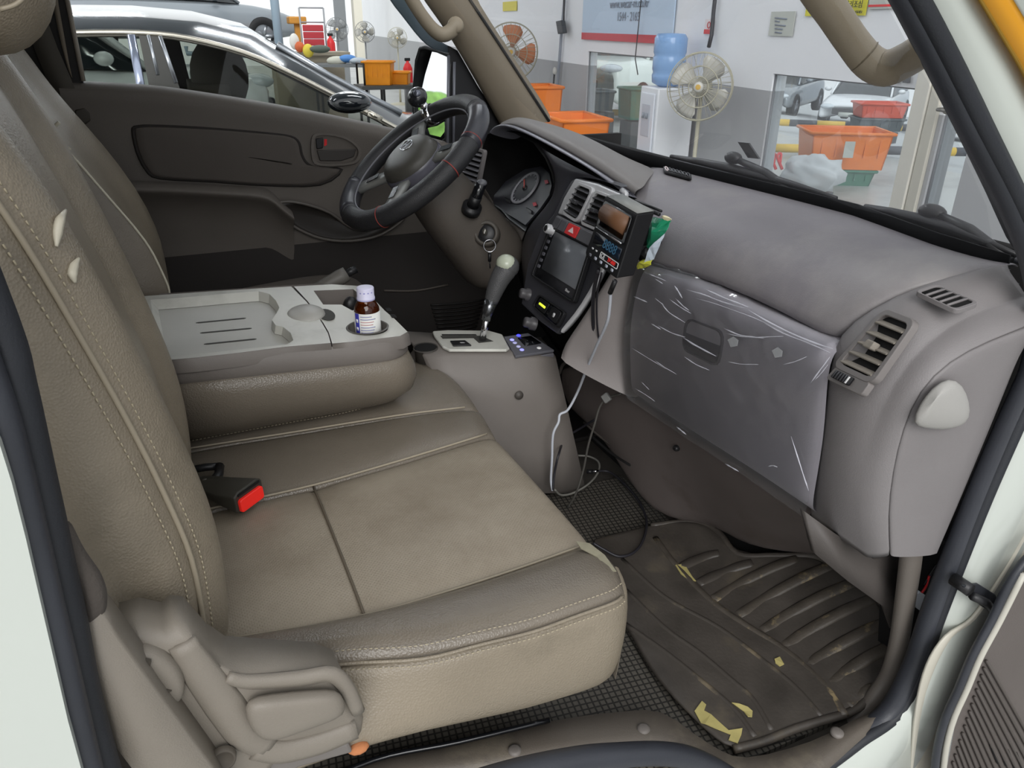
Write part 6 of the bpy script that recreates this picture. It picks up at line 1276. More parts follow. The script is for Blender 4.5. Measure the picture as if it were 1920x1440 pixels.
def notice(label, pts, m, cat='notice', par=None):
    a, b = uz(wp(*pts[0], .01)), uz(wp(*pts[1], .01)); t = thing('wall_notice', label, cat, wp(*pts[0]), 'notices on the workshop wall')
    bm = B(); prism(bm, [wpt(a[0], b[1], .008), wpt(b[0], b[1], .008), wpt(b[0], a[1], .008), wpt(a[0], a[1], .008)], WNn*.004); finish('sheet', bm, m, t, smooth=False); return t, a, b
PAP = mat('paper_white', '#bcbfb8', .7); 
t, a, b = notice('yellow head warning sign with korean lettering high on the wall', ((1519, -30), (1622, 29)), mat('sign_yellow', '#d8d03a', .6))
wtext('sign_lettering', '머리조심', 1600, 9, .040, mat('ink_black', '#2c2c28', .6), t)
wtext('sign_small_print', '머리를 조심하세요', 1602, 23, .016, mat('ink_black', '#2c2c28', .6), t)
t, a, b = notice('pale paper note with lines of writing on the white wall', ((1447, 22), (1485, 68)), PAP)
for k, (w_, yy) in enumerate(((.8, 33), (.3, 39), (.7, 46), (.5, 53), (.45, 60))):
    bm = B(); p0 = wp(1453, yy + .5, .016); p1 = wp(1453 + 28*w_, yy + 1 + 2*w_, .016); tube(bm, [p0, p1], .004, 4); finish('note_writing', bm, INK, t)
t, a, b = notice('small white and red no smoking sign beside the cable', ((1323, 36), (1336, 64)), mat('paper_pink', '#e6dcdc', .6))
bm = B(); prism(bm, [wpt(a[0], b[1], .013), wpt(b[0], b[1], .013), wpt(b[0], b[1] + .03, .013), wpt(a[0], b[1] + .03, .013)], WNn*.001); finish('sign_band', bm, RED, t, smooth=False)
bm = B(); c = wp(1329, 47, .016); tube(bm, [c + WE*(.02*math.cos(q)) + V((0, 0, .02*math.sin(q))) for q in [2*math.pi*k/16 for k in range(16)]], .003, 5, closed=True); finish('sign_ring', bm, RED, t)
t, a, b = notice('white sheet with a red border at the top by the grab handle', ((1637, -30), (1682, 16)), PAP)
bm = B(); prism(bm, [wpt(a[0], b[1] + .01, .013), wpt(b[0], b[1] + .01, .013), wpt(b[0], b[1] + .02, .013), wpt(a[0], b[1] + .02, .013)], WNn*.001); finish('sign_band', bm, RED, t, smooth=False)
t, a, b = notice('small yellow pair of labels high on the wall by the far pillar', ((943, 4), (969, 20)), mat('label_yellow', '#dccf5a', .6))
def conduit(name, label, pts, r, m, cat='conduit'):
    bm = B(); tube(bm, pts, r, 8); return finish(name, bm, m, label=label, cat=cat)
conduit('wall_conduit', 'grey vertical conduit on the wall left of the banner', [wp(1062, -40, .03), wp(1052, 70, .03), wp(1042, 205, .03)], .016, mat('conduit_grey', '#9aa0aa', .5))
conduit('power_cord', 'black cord hanging above the switch box left of the banner', [wp(1058, -40, .05), wp(1057, 40, .05), wp(1056, 60, .05)], .010, CBK, 'cord')
bm = B(); prism(bm, [wp(1050, 40, .05), wp(1060, 38, .05), wp(1064, 62, .05), wp(1054, 64, .05)], WNn*.05); finish('switch_box', bm, mat('switch_black', '#3c3f44', .5), label='black hanging switch box on the conduit', cat='switch box', bevel=.006)
conduit('power_cord', 'thick black cord hanging above the white pedestal fan', [wp(1345, -40, .03), wp(1338, 20, .03), wp(1334, 66, .03), wp(1329, 88, .06)], .014, CBK, 'cord')
bm = B(); tube(bm, [wp(1204, -20, .06), wp(1195, 70, .06), wp(1191, 110, .06), wp(1196, 140, .06)], .005, 6); finish('power_cord', bm, CBK, label='thin cord hanging in front of the banner', cat='cord')
for x, lb in ((1703, 'dark square wall switch near the door frame'), (1683, 'grey wall switch left of the dark one')):
    bm = B(); prism(bm, [wp(x - 6, 138, .012), wp(x + 6, 139, .012), wp(x + 4, 156, .012), wp(x - 8, 155, .012)], WNn*.012); finish('wall_switch', bm, mat('switch_blk2', '#55585c' if x == 1703 else '#9a9ea2', .4), label=lb, cat='switch', bevel=.003)
# broom with blue handle
t = thing('squeegee', 'blue and black long handled squeegee leaning on the wall by the orange crates', 'squeegee', wp(1040, 220, .1))
bm = B(); tube(bm, [wp(1036, 178, .12), wp(1041, 222, .2)], .018, 8); finish('blue_grip', bm, mat('blue_plastic', '#3f6aa8', .4), t)
bm = B(); tube(bm, [wp(1040, 130, .10), wp(1036, 180, .12)], .010, 8); finish('shaft', bm, BLK, t)
bm = B(); ell(bm, wp(1040, 133, .1), (.02, .03, .04), None, 10, 8); finish('head', bm, FW_, t)
# --- crates
def crate(label, p, w, d, h, yaw, m, group, name='crate', slots=True):
    t = thing(name, label, 'crate', p, group); M = Matrix.Translation(p) @ Matrix.Rotation(yaw, 4, 'Z'); th = .012
    bm = B(); bx(bm, (0, 0, .006), (w*.9, d*.9, .012), M); finish('base', bm, m, t, smooth=False)
    for nm, A, Bq in (('side', (-1, -1), (1, -1)), ('side', (1, 1), (-1, 1)), ('end', (1, -1), (1, 1)), ('end', (-1, 1), (-1, -1))):
        bm = B(); a0 = V((A[0]*w*.45, A[1]*d*.45, 0)); b0 = V((Bq[0]*w*.45, Bq[1]*d*.45, 0)); a1 = V((A[0]*w*.5, A[1]*d*.5, h)); b1 = V((Bq[0]*w*.5, Bq[1]*d*.5, h))
        n_ = V((-(a0 + b0).x, -(a0 + b0).y, 0)).normalized()*th
        prism(bm, [M @ a0, M @ b0, M @ b1, M @ a1], (M.to_3x3() @ n_)); finish(nm, bm, m, t, smooth=False)
    bm = B(); rr = [(-.52*w, -.52*d), (.52*w, -.52*d), (.52*w, .52*d), (-.52*w, .52*d)]
    for i in range(4):
        a, b = rr[i], rr[(i+1) % 4]; tube(bm, [M @ V((*a, h)), M @ V((*b, h))], .016, 6)
    finish('rim', bm, m, t)
    if slots:
        for k in range(5):
            bm = B(); a = -.36 + .18*k; bx(bm, (a*w, -.487*d, h*.6), (.012, .012, h*.5), M); finish('rib', bm, m, t, smooth=False)
    return t
OR = mat('crate_orange', '#ea7f2c', .4, var=.06, vscale=6); ORY = mat('crate_yellow_orange', '#ee9416', .4, var=.04); GRN = mat('crate_green', '#4b7f6a', .45, var=.06); RDC = mat('crate_red', '#d0553c', .45); DKC = mat('crate_dark', '#4a5458', .5)
yw = math.atan2(WE.y, WE.x)
bi = ad(1074, 262, 6.6); crate('long orange crate on a stand in front of the wall by the conduit', bi + V((0, 0, -.03)), .62, .42, .22, yw, OR, 'orange crates by the wall')
bm = B(); b = bi + V((0, 0, -.06)); bx(bm, (b.x, b.y, (b.z + GZ)/2 - .0), (.4, .6, b.z - GZ - .02)); finish('crate_stand', bm, mat('stand_grey', '#8c8c88', .5), label='grey stand under the orange crates by the wall', cat='stand', smooth=False, bevel=.01)
crate('upright orange crate behind the long orange crate', ad(1014, 222, 7.6), .40, .30, .30, yw, OR, 'orange crates by the wall')
bm = B(); b = ad(1014, 222, 7.6); bx(bm, (b.x, b.y, (b.z + GZ)/2 - .01), (.4, .6, b.z - GZ - .03)); finish('crate_stand', bm, mat('stand_grey', '#8c8c88', .5), label='grey stand under the upright orange crate', cat='stand', smooth=False, bevel=.01)
# beyond the right pane
def gpt(px, py): return at(px, py, Z=GZ)
k = ad(1572, 310, 8.2); crate('large orange crate with a tag standing beyond the large pane', V((k.x, k.y, k.z)), .80, .60, .36, R_(-30), OR, 'crates beyond the large pane')
crate('green crate under the large orange crate beyond the pane', V((k.x, k.y, GZ)), .62, .5, max(.12, k.z - GZ - .02), R_(-30), GRN, 'crates beyond the large pane')
q = V((k.x, k.y, k.z + .22)) + V((-.25, -.33, 0)); bm = B(); bx(bm, (0, 0, 0), (.10, .008, .16), Matrix.Translation(q) @ Matrix.Rotation(R_(-30), 4, 'Z')); finish('crate_tag', bm, PAP, label='white tag on the large orange crate', cat='tag', smooth=False)
k2 = ad(1640, 243, 11.); crate('dark crate under the red crate on the far stand', V((k2.x, k2.y, k2.z)), .62, .45, .16, R_(-30), DKC, 'crates beyond the large pane'); crate('red crate on the dark crate by the parked cars', V((k2.x, k2.y, k2.z + .18)), .62, .45, .18, R_(-30), RDC, 'crates beyond the large pane')
bm = B(); bx(bm, (k2.x, k2.y, (k2.z + GZ)/2 - .01), (.5, .4, k2.z - GZ - .03)); finish('crate_stand', bm, mat('stand_dark', '#5b5d5e', .5), label='dark stand below the red crate', cat='stand', smooth=False)
# white plastic bag with red ties
pb = thing('plastic_bag', 'translucent white plastic bag with red ties beside the orange crate', 'bag', ad(1525, 345, 7.4))
bm = B(); bc_ = ad(1525, 325, 7.4); ell(bm, (0, 0, 0), 1, None, 24, 16)
for v in bm.verts:
    n = mno.noise(v.co*2.2) + .5*mno.noise(v.co*5); v.co = V((v.co.x*.24, v.co.y*.30, v.co.z*.17))*(1 + .3*n) + bc_
    v.co.z = max(v.co.z, GZ + .01)
finish('bag_body', bm, mat('bag_white', '#dfe2e4', .35, trans=.25), pb)
for dx_ in (-.2, -.1):
    bm = B(); b = bc_ + RT*(-.28 + dx_*.6) + V((0, 0, .1)); tube(bm, [b, b + V((.02, .03, .08)), b + V((-.03, .02, .06)), b + V((.02, -.02, -.06))], .014, 6, smooth=4); finish('red_tie', bm, RED, pb)
bm = B(); b = ad(1525, 355, 7.4); bx(bm, (bc_.x, bc_.y, (bc_.z - .16 + GZ)/2), (.3, .3, max(.02, bc_.z - .17 - GZ))); finish('bag_stand', bm, mat('stand_dark', '#5b5d5e', .5), label='low dark stand under the plastic bag', cat='stand', smooth=False)
# yellow and black kerb pipes in the yard
def pipe(px0, px1, py0, py1, z, label, n=6):
    t = thing('barrier_pipe', label, 'barrier', at(px0, py0, Z=z), 'striped barrier pipes'); a = at(px0, py0, Z=z); b = at(px1, py1, Z=z)
    for i in range(n):
        bm = B(); tube(bm, [lp(a, b, i/n), lp(a, b, (i+1)/n)], .055, 10); finish('pipe_section', bm, mat('pipe_yellow', '#d6b23c', .45) if i % 2 else mat('pipe_black', '#4a4c52', .5), t)
pipe(1380, 1860, 226, 246, GZ + .08, 'upper yellow and black striped barrier pipe beyond the large pane', 9)
pipe(1380, 1860, 276, 286, GZ + .08, 'lower yellow and black striped barrier pipe beyond the large pane', 7)
pipe(1060, 1240, 208, 214, GZ + .08, 'striped barrier pipe beyond the left pane', 6)
# green bin beyond the left pane
g = ad(1190, 222, 9.2); crate('dark green bin hanging beyond the left pane', g, .36, .32, .34, yw, GRN, None, 'green_bin', False)
bm = B(); bx(bm, (g.x, g.y, (g.z + GZ)/2 - .01), (.25, .25, g.z - GZ - .03)); finish('bin_stand', bm, mat('stand_dark', '#5b5d5e', .5), label='dark stand under the green bin', cat='stand', smooth=False)
bb_ = ad(1118, 205, 9.6); crate('low box with yellow tools beyond the left pane', bb_, .42, .3, .22, yw, DKC, None, 'tool_box', False)
bm = B(); bx(bm, (bb_.x, bb_.y, (bb_.z + GZ)/2 - .01), (.35, .3, bb_.z - GZ - .03)); finish('tool_box_stand', bm, mat('stand_dark', '#5b5d5e', .5), label='stand under the tool box beyond the left pane', cat='stand', smooth=False)
bm = B(); bx(bm, (bb_.x - .05, bb_.y, bb_.z + .12), (.2, .15, .12)); finish('yellow_tool', bm, mat('tool_yellow', '#d8a532', .4), label='yellow power tool in the low box beyond the left pane', cat='tool', bevel=.02)

# ------------------------------------------------------------------ cars
TYRE = mat('tyre', '#1c1c1e', .7); ALLOY = mat('alloy', '#b4b8be', .3, metal=.8); CGL = mat('car_glass', '#20262a', .06, spec=.8)
def car(label, loc, yaw, paint, group, L=4.5, W=1.8, H=1.48, suv=0.):
    t = thing('parked_car', label, 'car', loc, group); M = Matrix.Translation(loc) @ Matrix.Rotation(yaw, 4, 'Z'); h = L/2; w = W/2
    def sec(x, ww, z0, z1): return [M @ V((x, y*ww, z)) for y, z in ((-.92, z0), (-1, z0 + .12), (-1.0, (z0 + z1)*.5), (-.96, z1 - .05), (-.86, z1), (0, z1 + .02), (.86, z1), (.96, z1 - .05), (1.0, (z0 + z1)*.5), (1, z0 + .12), (.92, z0))]
    hz = .92 + suv*.12
    bm = B(); loft(bm, [sec(-h, w*.80, .32, .80 + suv*.1), sec(-h + .12, w*.95, .24, hz), sec(-h + .9, w, .2, hz + .03), sec(0, w, .2, hz), sec(h*.45, w, .2, hz - .02), sec(h*.75, w*.98, .2, hz - .12 + suv*.06), sec(h - .15, w*.92, .24, hz - .24 + suv*.12), sec(h, w*.75, .34, hz - .36 + suv*.14)], False, False)
    bmesh.ops.contextual_create(bm, geom=[e for e in bm.edges if e.is_boundary]); finish('body', bm, paint, t, sub=1)
    def gs2(x, y, z): return M @ V((x, y, z))
    st = [(-h + .30 - suv*.1, w*.86, hz - .01, hz), (-h + .95 - suv*.35, w*.78, hz, H - .06), (-.25, w*.74, hz, H), (.25, w*.73, hz, H - .02), (h*.47, w*.86, hz - .06, hz - .04)]
    bm = B(); loft(bm, [[gs2(x, -w*.93, zb), gs2(x, -y, zt - .02), gs2(x, -y*.8, zt), gs2(x, y*.8, zt), gs2(x, y, zt - .02), gs2(x, w*.93, zb)] for x, y, zb, zt in st]); finish('glasshouse', bm, CGL, t, sub=1)
    bm = B(); loft(bm, [[gs2(x, -y*1.0, zt - .012), gs2(x, -y*.8, zt + .012), gs2(x, 0, zt + .02), gs2(x, y*.8, zt + .012), gs2(x, y*1.0, zt - .012)] for x, y, zb, zt in st[1:4]]); finish('roof', bm, paint, t, solid=.02, sub=1)
    for sy in (-1, 1):
        for i in range(len(st) - 1):
            pass
        bm = B(); tube(bm, [gs2(x, sy*y*1.01, zt - .01) for x, y, zb, zt in st], .03, 6, smooth=3); finish('roof_pillar', bm, paint, t)
        for sx in (-1, 1):
            wm = M @ Matrix.Translation((sx*(h - .85), sy*(w - .10), .32)) @ Matrix.Rotation(R_(90), 4, 'X')
            bm = B(); lathe(bm, [(.20, -.11), (.30, -.11), (.33, -.08), (.33, .08), (.30, .11), (.20, .11), (.20, -.11)], wm, 24); wh = finish('wheel', bm, TYRE, t)
            bm = B()
            for k in range(5):
                a = 2*math.pi*k/5; bx(bm, (.11, 0, -.105*sy*-1 if False else .0), (.2, .05, .17), wm @ Matrix.Rotation(a, 4, 'Z'))
            lathe(bm, [(.20, -.10), (.215, -.10), (.215, .10), (.20, .10), (.20, -.10)], wm, 24); finish('rim', bm, ALLOY, wh)
        bm = B(); ell(bm, (h - .22, sy*w*.68, hz - .30 + suv*.13), (.16, .20, .07), M, 14, 8); finish('headlamp', bm, mat('lamp_clear', '#c8d0d6', .1, coat=.6), t)
        bm = B(); ell(bm, (h*.30, sy*(w + .07), hz + .06), (.08, .10, .06), M, 12, 8); finish('wing_mirror', bm, paint, t)
    bm = B(); bx(bm, (h - .06, 0, .52 + suv*.1), (.10, w*1.0, .16), M); finish('grille', bm, BLK, t, bevel=.03)
    bm = B(); bx(bm, (h + .0, 0, .45 + suv*.1), (.02, .52, .11), M); finish('number_plate', bm, PAP, t)
    return t
def on_ground(px, py): return at(px, py, Z=GZ)
PW = mat('car_white', '#e8ebee', .2, coat=.6); PG = mat('car_grey', '#8f969c', .25, metal=.4, coat=.6); PB = mat('car_black', '#1d2126', .15, coat=.8); PS = mat('car_silver_green', '#dfe8e2', .2, coat=.6)
cg = 'reflected cars built across the yard'  # cars of the mirror reflections, built as solid ones in the yard
def yard_z(p): return GZ - max(0, -4.5 - (p - V((3.27, 0, 0))).dot(WNn))*RS_
def park(px, py, d, yaw):
    p = ad(px, py, d); return V((p.x, p.y, yard_z(p)))
yn_ = V((math.cos(R_(212)), math.sin(R_(212)), 0)); yl_ = V((-yn_.y, yn_.x, 0)); pk = park(1625, 190, 22, 0)
for off, fwd, lb, pm in ((0, 0, 'reflected white hatchback built across the yard behind the large pane', PW), (-2.5, 0, 'reflected grey car left of the white hatchback across the yard', PG), (2.5, .7, 'reflected dark car with chrome grille right of the white hatchback', PB)):
    q_ = pk + yl_*off + yn_*fwd; car(lb, V((q_.x, q_.y, yard_z(q_))), R_(212), pm, cg)
nz_ = V((math.cos(R_(208)), math.sin(R_(208)), 0)); la_ = V((-nz_.y, nz_.x, 0)); c = ad(1197, 165, 13.0) - nz_*1.30 - la_*.8
car('reflected white suv built close behind the left pane', V((c.x, c.y, yard_z(c))), R_(208), PS, None, 4.3, 1.8, 1.6, 1.)
# cars left of the truck, seen through the driver window
c = ad(548, 62, 15); LZ = .945; car('silver grey car raised on the blue post lift beyond the black car', V((c.x - 2.2, c.y + .2, GZ + LZ)), R_(12), PG, None, 4.6, 1.85, 1.50)
c = ad(200, 10, 6.5); car('white tall car standing between the black and the grey car', V((c.x - .9, c.y + .6, GZ + .12)), R_(8), PW, None, 4.5, 1.8, 1.72, 1.)
# --- the black car right beside the driver's door
bc = thing('black_car', 'glossy black sedan parked right outside the driver window', 'car', (0.1, 2.2, GZ))
YS_ = 1.50
ch = [(-160, 120), (-60, 82), (40, 68), (142, 63), (267, 63), (354, 73), (458, 100), (542, 137), (625, 179), (721, 229), (780, 262)]
ro = [(-160, 60), (-60, 40), (40, 28), (137, 25), (250, 26), (375, 37), (479, 62), (540, 98), (617, 142), (700, 186), (760, 216)]
C1 = ats(ch, Y=YS_); R1 = ats(ro, Y=YS_ + .22)
belt = [V((p.x + .0, YS_ - .10, .42 - .02*i/10)) for i, p in enumerate(C1)]
for i, p in enumerate(belt): p.x = C1[i].x; p.z = min(p.z, C1[i].z - .01)
bm = B(); loft(bm, [[V((p.x, YS_ - .10, GZ + .2)) for p in belt], [V((p.x, YS_ - .16, .05)) for p in belt], belt]); loft(bm, [[p + V((0, .02, .012)) for p in C1], [lp(a, b, .5) + V((0, 0, .01)) for a, b in zip(C1, R1)], R1, [V((p.x, 2.1, p.z + .03)) for p in R1], [V((p.x, 2.6, p.z + .03)) for p in R1], [V((p.x, 3.0, p.z - .02)) for p in R1], [V((p.x, 3.03, p.z - .05)) for p in R1]]); loft(bm, [[V((p.x, 3.25, min(.45, p.z - .06))) for p in R1], [V((p.x, 3.3, GZ + .2)) for p in R1]]); finish('body', bm, PB, bc)
bm = B(); loft(bm, [[V((p.x, 3.03, p.z - .05)) for p in R1], [V((p.x, 3.25, min(.45, p.z - .06))) for p in R1]]); finish('far_glass', bm, glass('tint_far', (.62, .66, .62), refl=.5), bc)
for x_, w_ in ((-.75, .22), (.18, .16)):
    bm = B(); loft(bm, [[V((x_ - w_/2, 3.02, .95)), V((x_ + w_/2, 3.02, .95))], [V((x_ - w_/2 + .06, 3.24, .44)), V((x_ + w_/2 + .06, 3.24, .44))]]); finish('far_pillar', bm, mat('cabin_dark', '#1c1b19', .8), bc, solid=.03)
bm = B(); loft(bm, [[V((x_, y_, .36)) for y_ in (1.45, 2.3, 3.2)] for x_ in (-1.1, 0, 1.0)]); finish('cabin_floor', bm, mat('cabin_dark', '#1c1b19', .8), bc, solid=.03)
bm = B(); loft(bm, [belt, [lp(a, b, .5) + V((0, -.01, 0)) for a, b in zip(belt, C1)], C1]); finish('side_glass', bm, glass('tint_side', (.42, .44, .41), refl=1.0), bc)
bm = B(); tube(bm, crom(C1, 3), .011, 8); finish('chrome_trim', bm, mat('satin_chrome', '#d9d2c4', .2, metal=.9), bc)
for l, w_, m_ in (([(246, 66), (262, 150), (268, 190)], .012, mat('pillar_silver', '#aab2c8', .2, metal=.7)), ([(278, 66), (296, 140)], .005, ALLOY), ([(300, 68), (330, 155)], .006, ALLOY)):
    bm = B(); tube(bm, [at(x, y, Y=YS_ - .012 - .055*(y - 65)/90) for x, y in l], w_, 8, flat=.4); finish('window_pillar', bm, m_, bc)
bm = B(); prism(bm, [at(x, y, Y=YS_ - .006 - .055*(y - 65)/90) for x, y in ((260, 66), (300, 69), (337, 165), (280, 165))], (0, -.004, 0)); finish('centre_pillar', bm, mat('pillar_dark', '#26251f', .3), bc, smooth=False)
bm = B(); ell(bm, at(412, 142, Y=1.85), (.10, .13, .13), None, 16, 10); bx(bm, at(400, 235, Y=1.85), (.12, .36, .30)); finish('headrest', bm, mat('car_seat_brown', '#5a554f', .8), bc)  # plain grey brown car seat and headrest
bm = B(); P_ = at(655, 192, Y=YS_ - .17); ell(bm, P_, (.072, .065, .034), None, 20, 12); finish('wing_mirror', bm, PB, bc)
bm = B(); tube(bm, ats([(690, 212), (715, 224)], Y=YS_ - .05), .012, 8); finish('mirror_trim', bm, mat('satin_chrome', '#d9d2c4', .2, metal=.9), bc)
hd = [at(720, 190, Y=1.7), at(760, 203, Y=1.55), at(800, 225, Y=1.5)]
bm = B(); loft(bm, [[V((1.05, y, .50 + z)) for y, z in ((1.38, -.1), (1.45, .0), (1.7, .06), (2.4, .08), (3.1, .04))], [V((1.5, y, .47 + z)) for y, z in ((1.38, -.1), (1.45, .0), (1.7, .06), (2.4, .08), (3.1, .04))], [V((2.0, y, .40 + z)) for y, z in ((1.40, -.1), (1.47, .0), (1.7, .06), (2.4, .08), (3.1, .04))], [V((2.3, y, .25 + z)) for y, z in ((1.45, -.1), (1.5, .0), (1.7, .04), (2.4, .05), (3.05, .02))], [V((2.4, y, -.35)) for y in (1.5, 1.55, 1.8, 2.4, 3.0)]]); finish('bonnet', bm, PB, bc, sub=1)
ws_ = [at(512, 80, Y=1.74), at(617, 142, Y=1.72), at(752, 212, Y=1.70)]
bm = B(); loft(bm, [[p + V((-.02, .02, .014)) for p in ws_], [V((p.x - .02, 2.95, p.z + .014)) for p in ws_]]); finish('windscreen', bm, mat('screen_pale', '#aab4b8', .05, spec=1., coat=1.), bc)
bm = B(); tube(bm, ats([(520, 84), (617, 142), (700, 186), (752, 212)], Y=1.69), .012, 8); finish('windscreen_edge', bm, ALLOY, bc)
for x in (-.95, 1.55):
    bm = B(); lathe(bm, [(.0, -.1), (.31, -.1), (.33, -.07), (.33, .07), (.31, .1), (.0, .1)], Matrix.Translation((x, 1.48, GZ + .33)) @ Matrix.Rotation(R_(90), 4, 'X'), 28); finish('wheel', bm, TYRE, bc)

# ------------------------------------------------------------------ left background: post, trolley, tables, bins
lf = thing('car_lift', 'pale blue post lift holding up the silver grey car', 'car lift', V((*ad(521, 60, 13.4).xy, GZ)))
lp0 = ad(521, 60, 13.4); PBL = mat('post_blue', '#93a5b4', .5)
bm = B(); tube(bm, [V((lp0.x, lp0.y, GZ)), V((lp0.x, lp0.y, 3.35))], .075, 12); finish('post', bm, PBL, lf)
bm = B(); bx(bm, (lp0.x, lp0.y, GZ + .02), (.4, .5, .04)); finish('base_plate', bm, PBL, lf)
for s_ in (-1.5, -.5):
    bm = B(); tube(bm, [V((lp0.x, lp0.y, GZ + .95)), V((lp0.x + s_, lp0.y + .9, GZ + .98)), V((lp0.x + s_, lp0.y + .9, GZ + 1.10))], .04, 8); finish('lift_arm', bm, PBL, lf)
tt = thing('tool_trolley', 'red drawer trolley with a grey frame by the far wall', 'tool trolley', V((*ad(590, 80, 13).xy, GZ)))
c = ad(588, 66, 13); Mt = frame(c, to_cam(c), (0, 0, 1)) @ Matrix.Rotation(R_(-90), 4, 'Z')
for k in range(3):
    bm = B(); bx(bm, (0, .11 - .11*k, 0), (.34, .10, .3), Mt); finish('drawer', bm, mat('trolley_red', '#b8323c', .4), tt, bevel=.01)
bm = B()
for sx in (-.2, .2): tube(bm, [Mt @ V((sx, .42, 0)), Mt @ V((sx, -.25, .0)), Mt @ V((sx, -.9, .0))], .015, 6)
for yy in (.42, .2, -.25, -.5): tube(bm, [Mt @ V((-.2, yy, 0)), Mt @ V((.2, yy, 0))], .012, 6)
finish('frame', bm, mat('trolley_grey', '#9a9ca0', .4), tt)
bm = B(); bx(bm, (0, -.30, .05), (.6, .05, .4), Mt); finish('shelf', bm, DKC, tt, bevel=.01)
bm = B(); c = ad(556, 38, 13.5); bx(bm, c, (.3, .3, .12)); bx(bm, c + V((0, 0, -.2)), (.1, .1, .3)); bx(bm, V((c.x, c.y, (c.z - .35 + GZ)/2)), (.05, .05, c.z - .35 - GZ)); finish('bench_grinder', bm, mat('tool_amber', '#c88a34', .5), label='amber machine on a stand beside the red trolley', cat='machine', bevel=.02)
# long table with oddments
ta = thing('work_table', 'dark work table with parts behind the black car bonnet', 'table', V((*ad(650, 120, 12).xy, GZ)))
tp = ad(655, 122, 12); bm = B(); bx(bm, (0, 0, 0), (1.1, .6, .04), Matrix.Translation(tp) @ Matrix.Rotation(R_(-20), 4, 'Z')); finish('table_top', bm, mat('table_grey', '#7d8082', .5), ta, smooth=False)
for sx in (-.5, .5):
    for sy in (-.25, .25):
        bm = B(); q = Matrix.Translation(tp) @ Matrix.Rotation(R_(-20), 4, 'Z') @ V((sx, sy, 0)); tube(bm, [q, V((q.x, q.y, GZ))], .02, 6); finish('leg', bm, BLK, ta)
for i, (x, y, s_, cl, lb) in enumerate(((652, 110, (.26, .2, .06), '#5a93d8', 'blue cloth lying on the work table'), (632, 114, (.3, .2, .07), '#d8d6c8', 'cream box on the work table'), (672, 114, (.28, .2, .05), '#c3ccd4', 'pale tray on the work table'), (578, 95, (.16, .14, .10), '#e8d24a', 'yellow cap among parts by the trolley'), (552, 78, (.14, .14, .12), '#ece8e0', 'white bundle among parts near the post'), (562, 88, (.14, .14, .08), '#d86a3c', 'orange part on the bench near the post'), (600, 92, (.3, .2, .06), '#5c665c', 'dark green tray of parts by the trolley'))):
    bm = B(); c = ad(x, y, 11.9); ell(bm, c, (s_[0]*.55, s_[1]*.55, s_[2]), None, 12, 8); finish(('blue_cloth', 'cream_box', 'pale_tray', 'yellow_helmet', 'white_bundle', 'orange_part', 'parts_tray')[i], bm, mat('item' + str(i), cl, .6), label=lb, cat=('cloth', 'box', 'tray', 'cap', 'bundle', 'machine part', 'tray')[i], group='things on the work tables')
bench = ad(575, 100, 12.3); bm = B(); bx(bm, bench, (1.3, .5, .05)); bx(bm, V((bench.x, bench.y, (bench.z + GZ)/2)), (1.1, .4, bench.z - GZ - .05)); finish('parts_bench', bm, mat('bench_tan', '#a89e8c', .6), label='tan parts bench below the red trolley', cat='bench', smooth=False)
# orange bins on a cart
b1 = ad(712, 158, 11.0); crate('tall yellow orange bin on the cart by the truck mirror', b1, .40, .34, .30, R_(-25), ORY, 'orange bins on the cart', 'bin'); b2 = ad(752, 160, 11.2); crate('low yellow orange bin right of the tall one on the cart', b2, .26, .30, .18, R_(-25), ORY, 'orange bins on the cart', 'bin', False)
ct_ = thing('cart', 'dark wheeled cart under the yellow orange bins', 'cart', V((b1.x + .2, b1.y, GZ)))
bm = B(); bx(bm, (b1.x + .15, b1.y, b1.z - .03), (.95, .5, .05)); finish('deck', bm, mat('cart_dark', '#4c4c4a', .5), ct_, smooth=False)
bm = B()
for sx in (-.25, .55):
    for sy in (-.2, .2): tube(bm, [V((b1.x + sx, b1.y + sy, b1.z - .03)), V((b1.x + sx, b1.y + sy, GZ))], .02, 6)
tube(bm, [V((b1.x - .27, b1.y - .2, b1.z)), V((b1.x - .27, b1.y - .2, b1.z + .28)), V((b1.x - .27, b1.y + .2, b1.z + .28)), V((b1.x - .27, b1.y + .2, b1.z))], .015, 6); finish('cart_frame', bm, BLK, ct_)
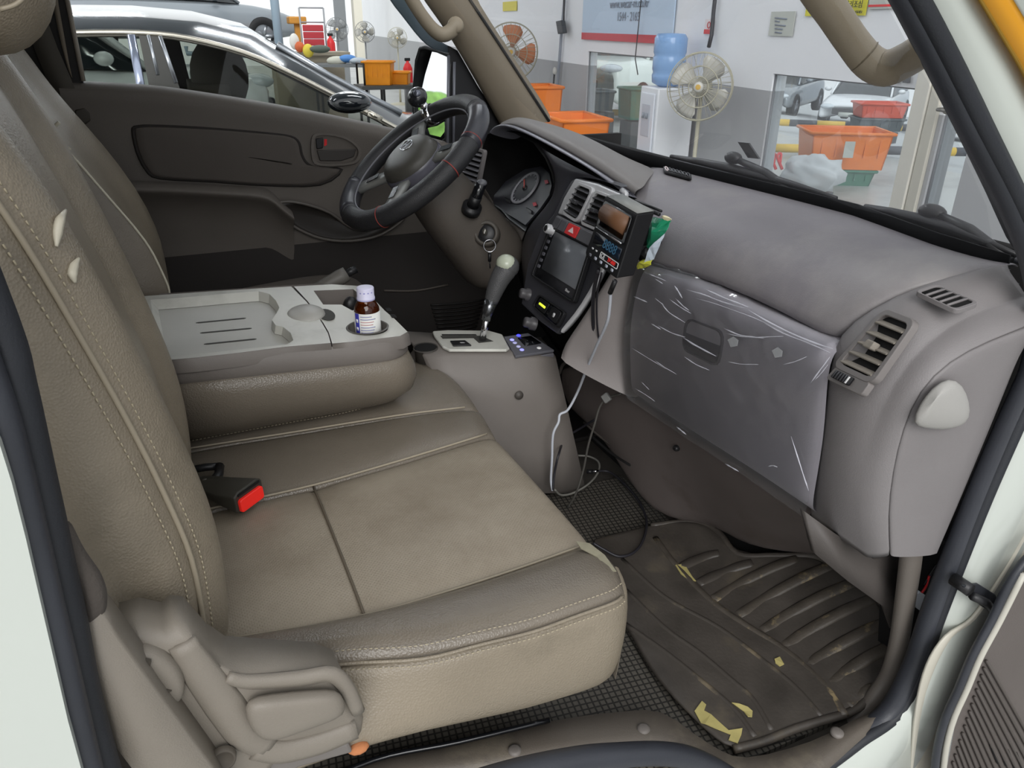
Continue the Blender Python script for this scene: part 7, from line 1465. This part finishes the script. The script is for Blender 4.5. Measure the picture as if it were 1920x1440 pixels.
# fire extinguishers
for x, y, d_, lb in ((621, 92, 14, 'red fire extinguisher beside the tool trolley'), (765, 140, 13, 'red fire extinguisher near the truck mirror')):
    c = ad(x, y, d_); t = thing('fire_extinguisher', lb, 'fire extinguisher', V((c.x, c.y, c.z - .22)), 'fire extinguishers')
    bm = B(); lathe(bm, [(0, -.22), (.075, -.22), (.08, -.18), (.08, .10), (.05, .17), (.025, .19), (.025, .22)], Matrix.Translation(c), 16); finish('cylinder', bm, RED, t)
    bm = B(); bx(bm, c + V((0, 0, .24)), (.10, .03, .05)); finish('valve', bm, BLK, t, bevel=.01)
    bm = B(); bx(bm, V((c.x, c.y, (c.z - .22 + GZ)/2)), (.12, .12, c.z - .22 - GZ)); finish('stand', bm, mat('stand_dark', '#5b5d5e', .5), t)
# wall columns
for px_, lb in ((640, 'grey steel column behind the caged fan'), (672, 'cream column at the far wall')):
    q = ad(px_, 60, 20); bm = B(); bx(bm, (q.x, q.y, 1.2), (.25 if px_ == 640 else .22, .25, 3.5)); finish('column', bm, mat('col' + str(px_), '#7c7f82' if px_ == 640 else '#d9d4c6', .6), label=lb, cat='column', smooth=False)
# unseen roof added to darken the black car's reflections, kept short for daylight
bm = B(); bx(bm, (-2, 5.0, 3.45), (13, 7.5, .1)); finish('added_roof', bm, mat('roof_steel', '#8f9498', .6, var=.05, vscale=.6), smooth=False, kind='structure', label='unseen grey steel roof added over the neighbouring bays to darken reflections')
# ceiling tubes over the bays
for i, (x, y) in enumerate(((-1.4, 2.4), (-1.2, 5.0), (1.6, 2.4), (1.6, 5.0), (-.4, 8.5), (2.2, 8.5))):
    t = thing('tube_light', ('ceiling tube light above the black car, rear end', 'ceiling tube light between the far bays, rear end', 'ceiling tube light above the black car bonnet', 'ceiling tube light between the far bays, front end', 'ceiling tube light deep in the workshop, rear end', 'ceiling tube light deep in the workshop, front end')[i], 'light', (x, y, 2.9), 'ceiling tube lights')
    bm = B(); tube(bm, [(x - .7, y, 2.9), (x + .7, y, 2.9)], .03, 10); finish('tube', bm, mat('tube_glow', '#f4f8ff', .5, emis=30.), t)
    bm = B(); bx(bm, (x, y, 2.96), (1.5, .18, .05)); finish('fitting', bm, FW_, t, bevel=.005)
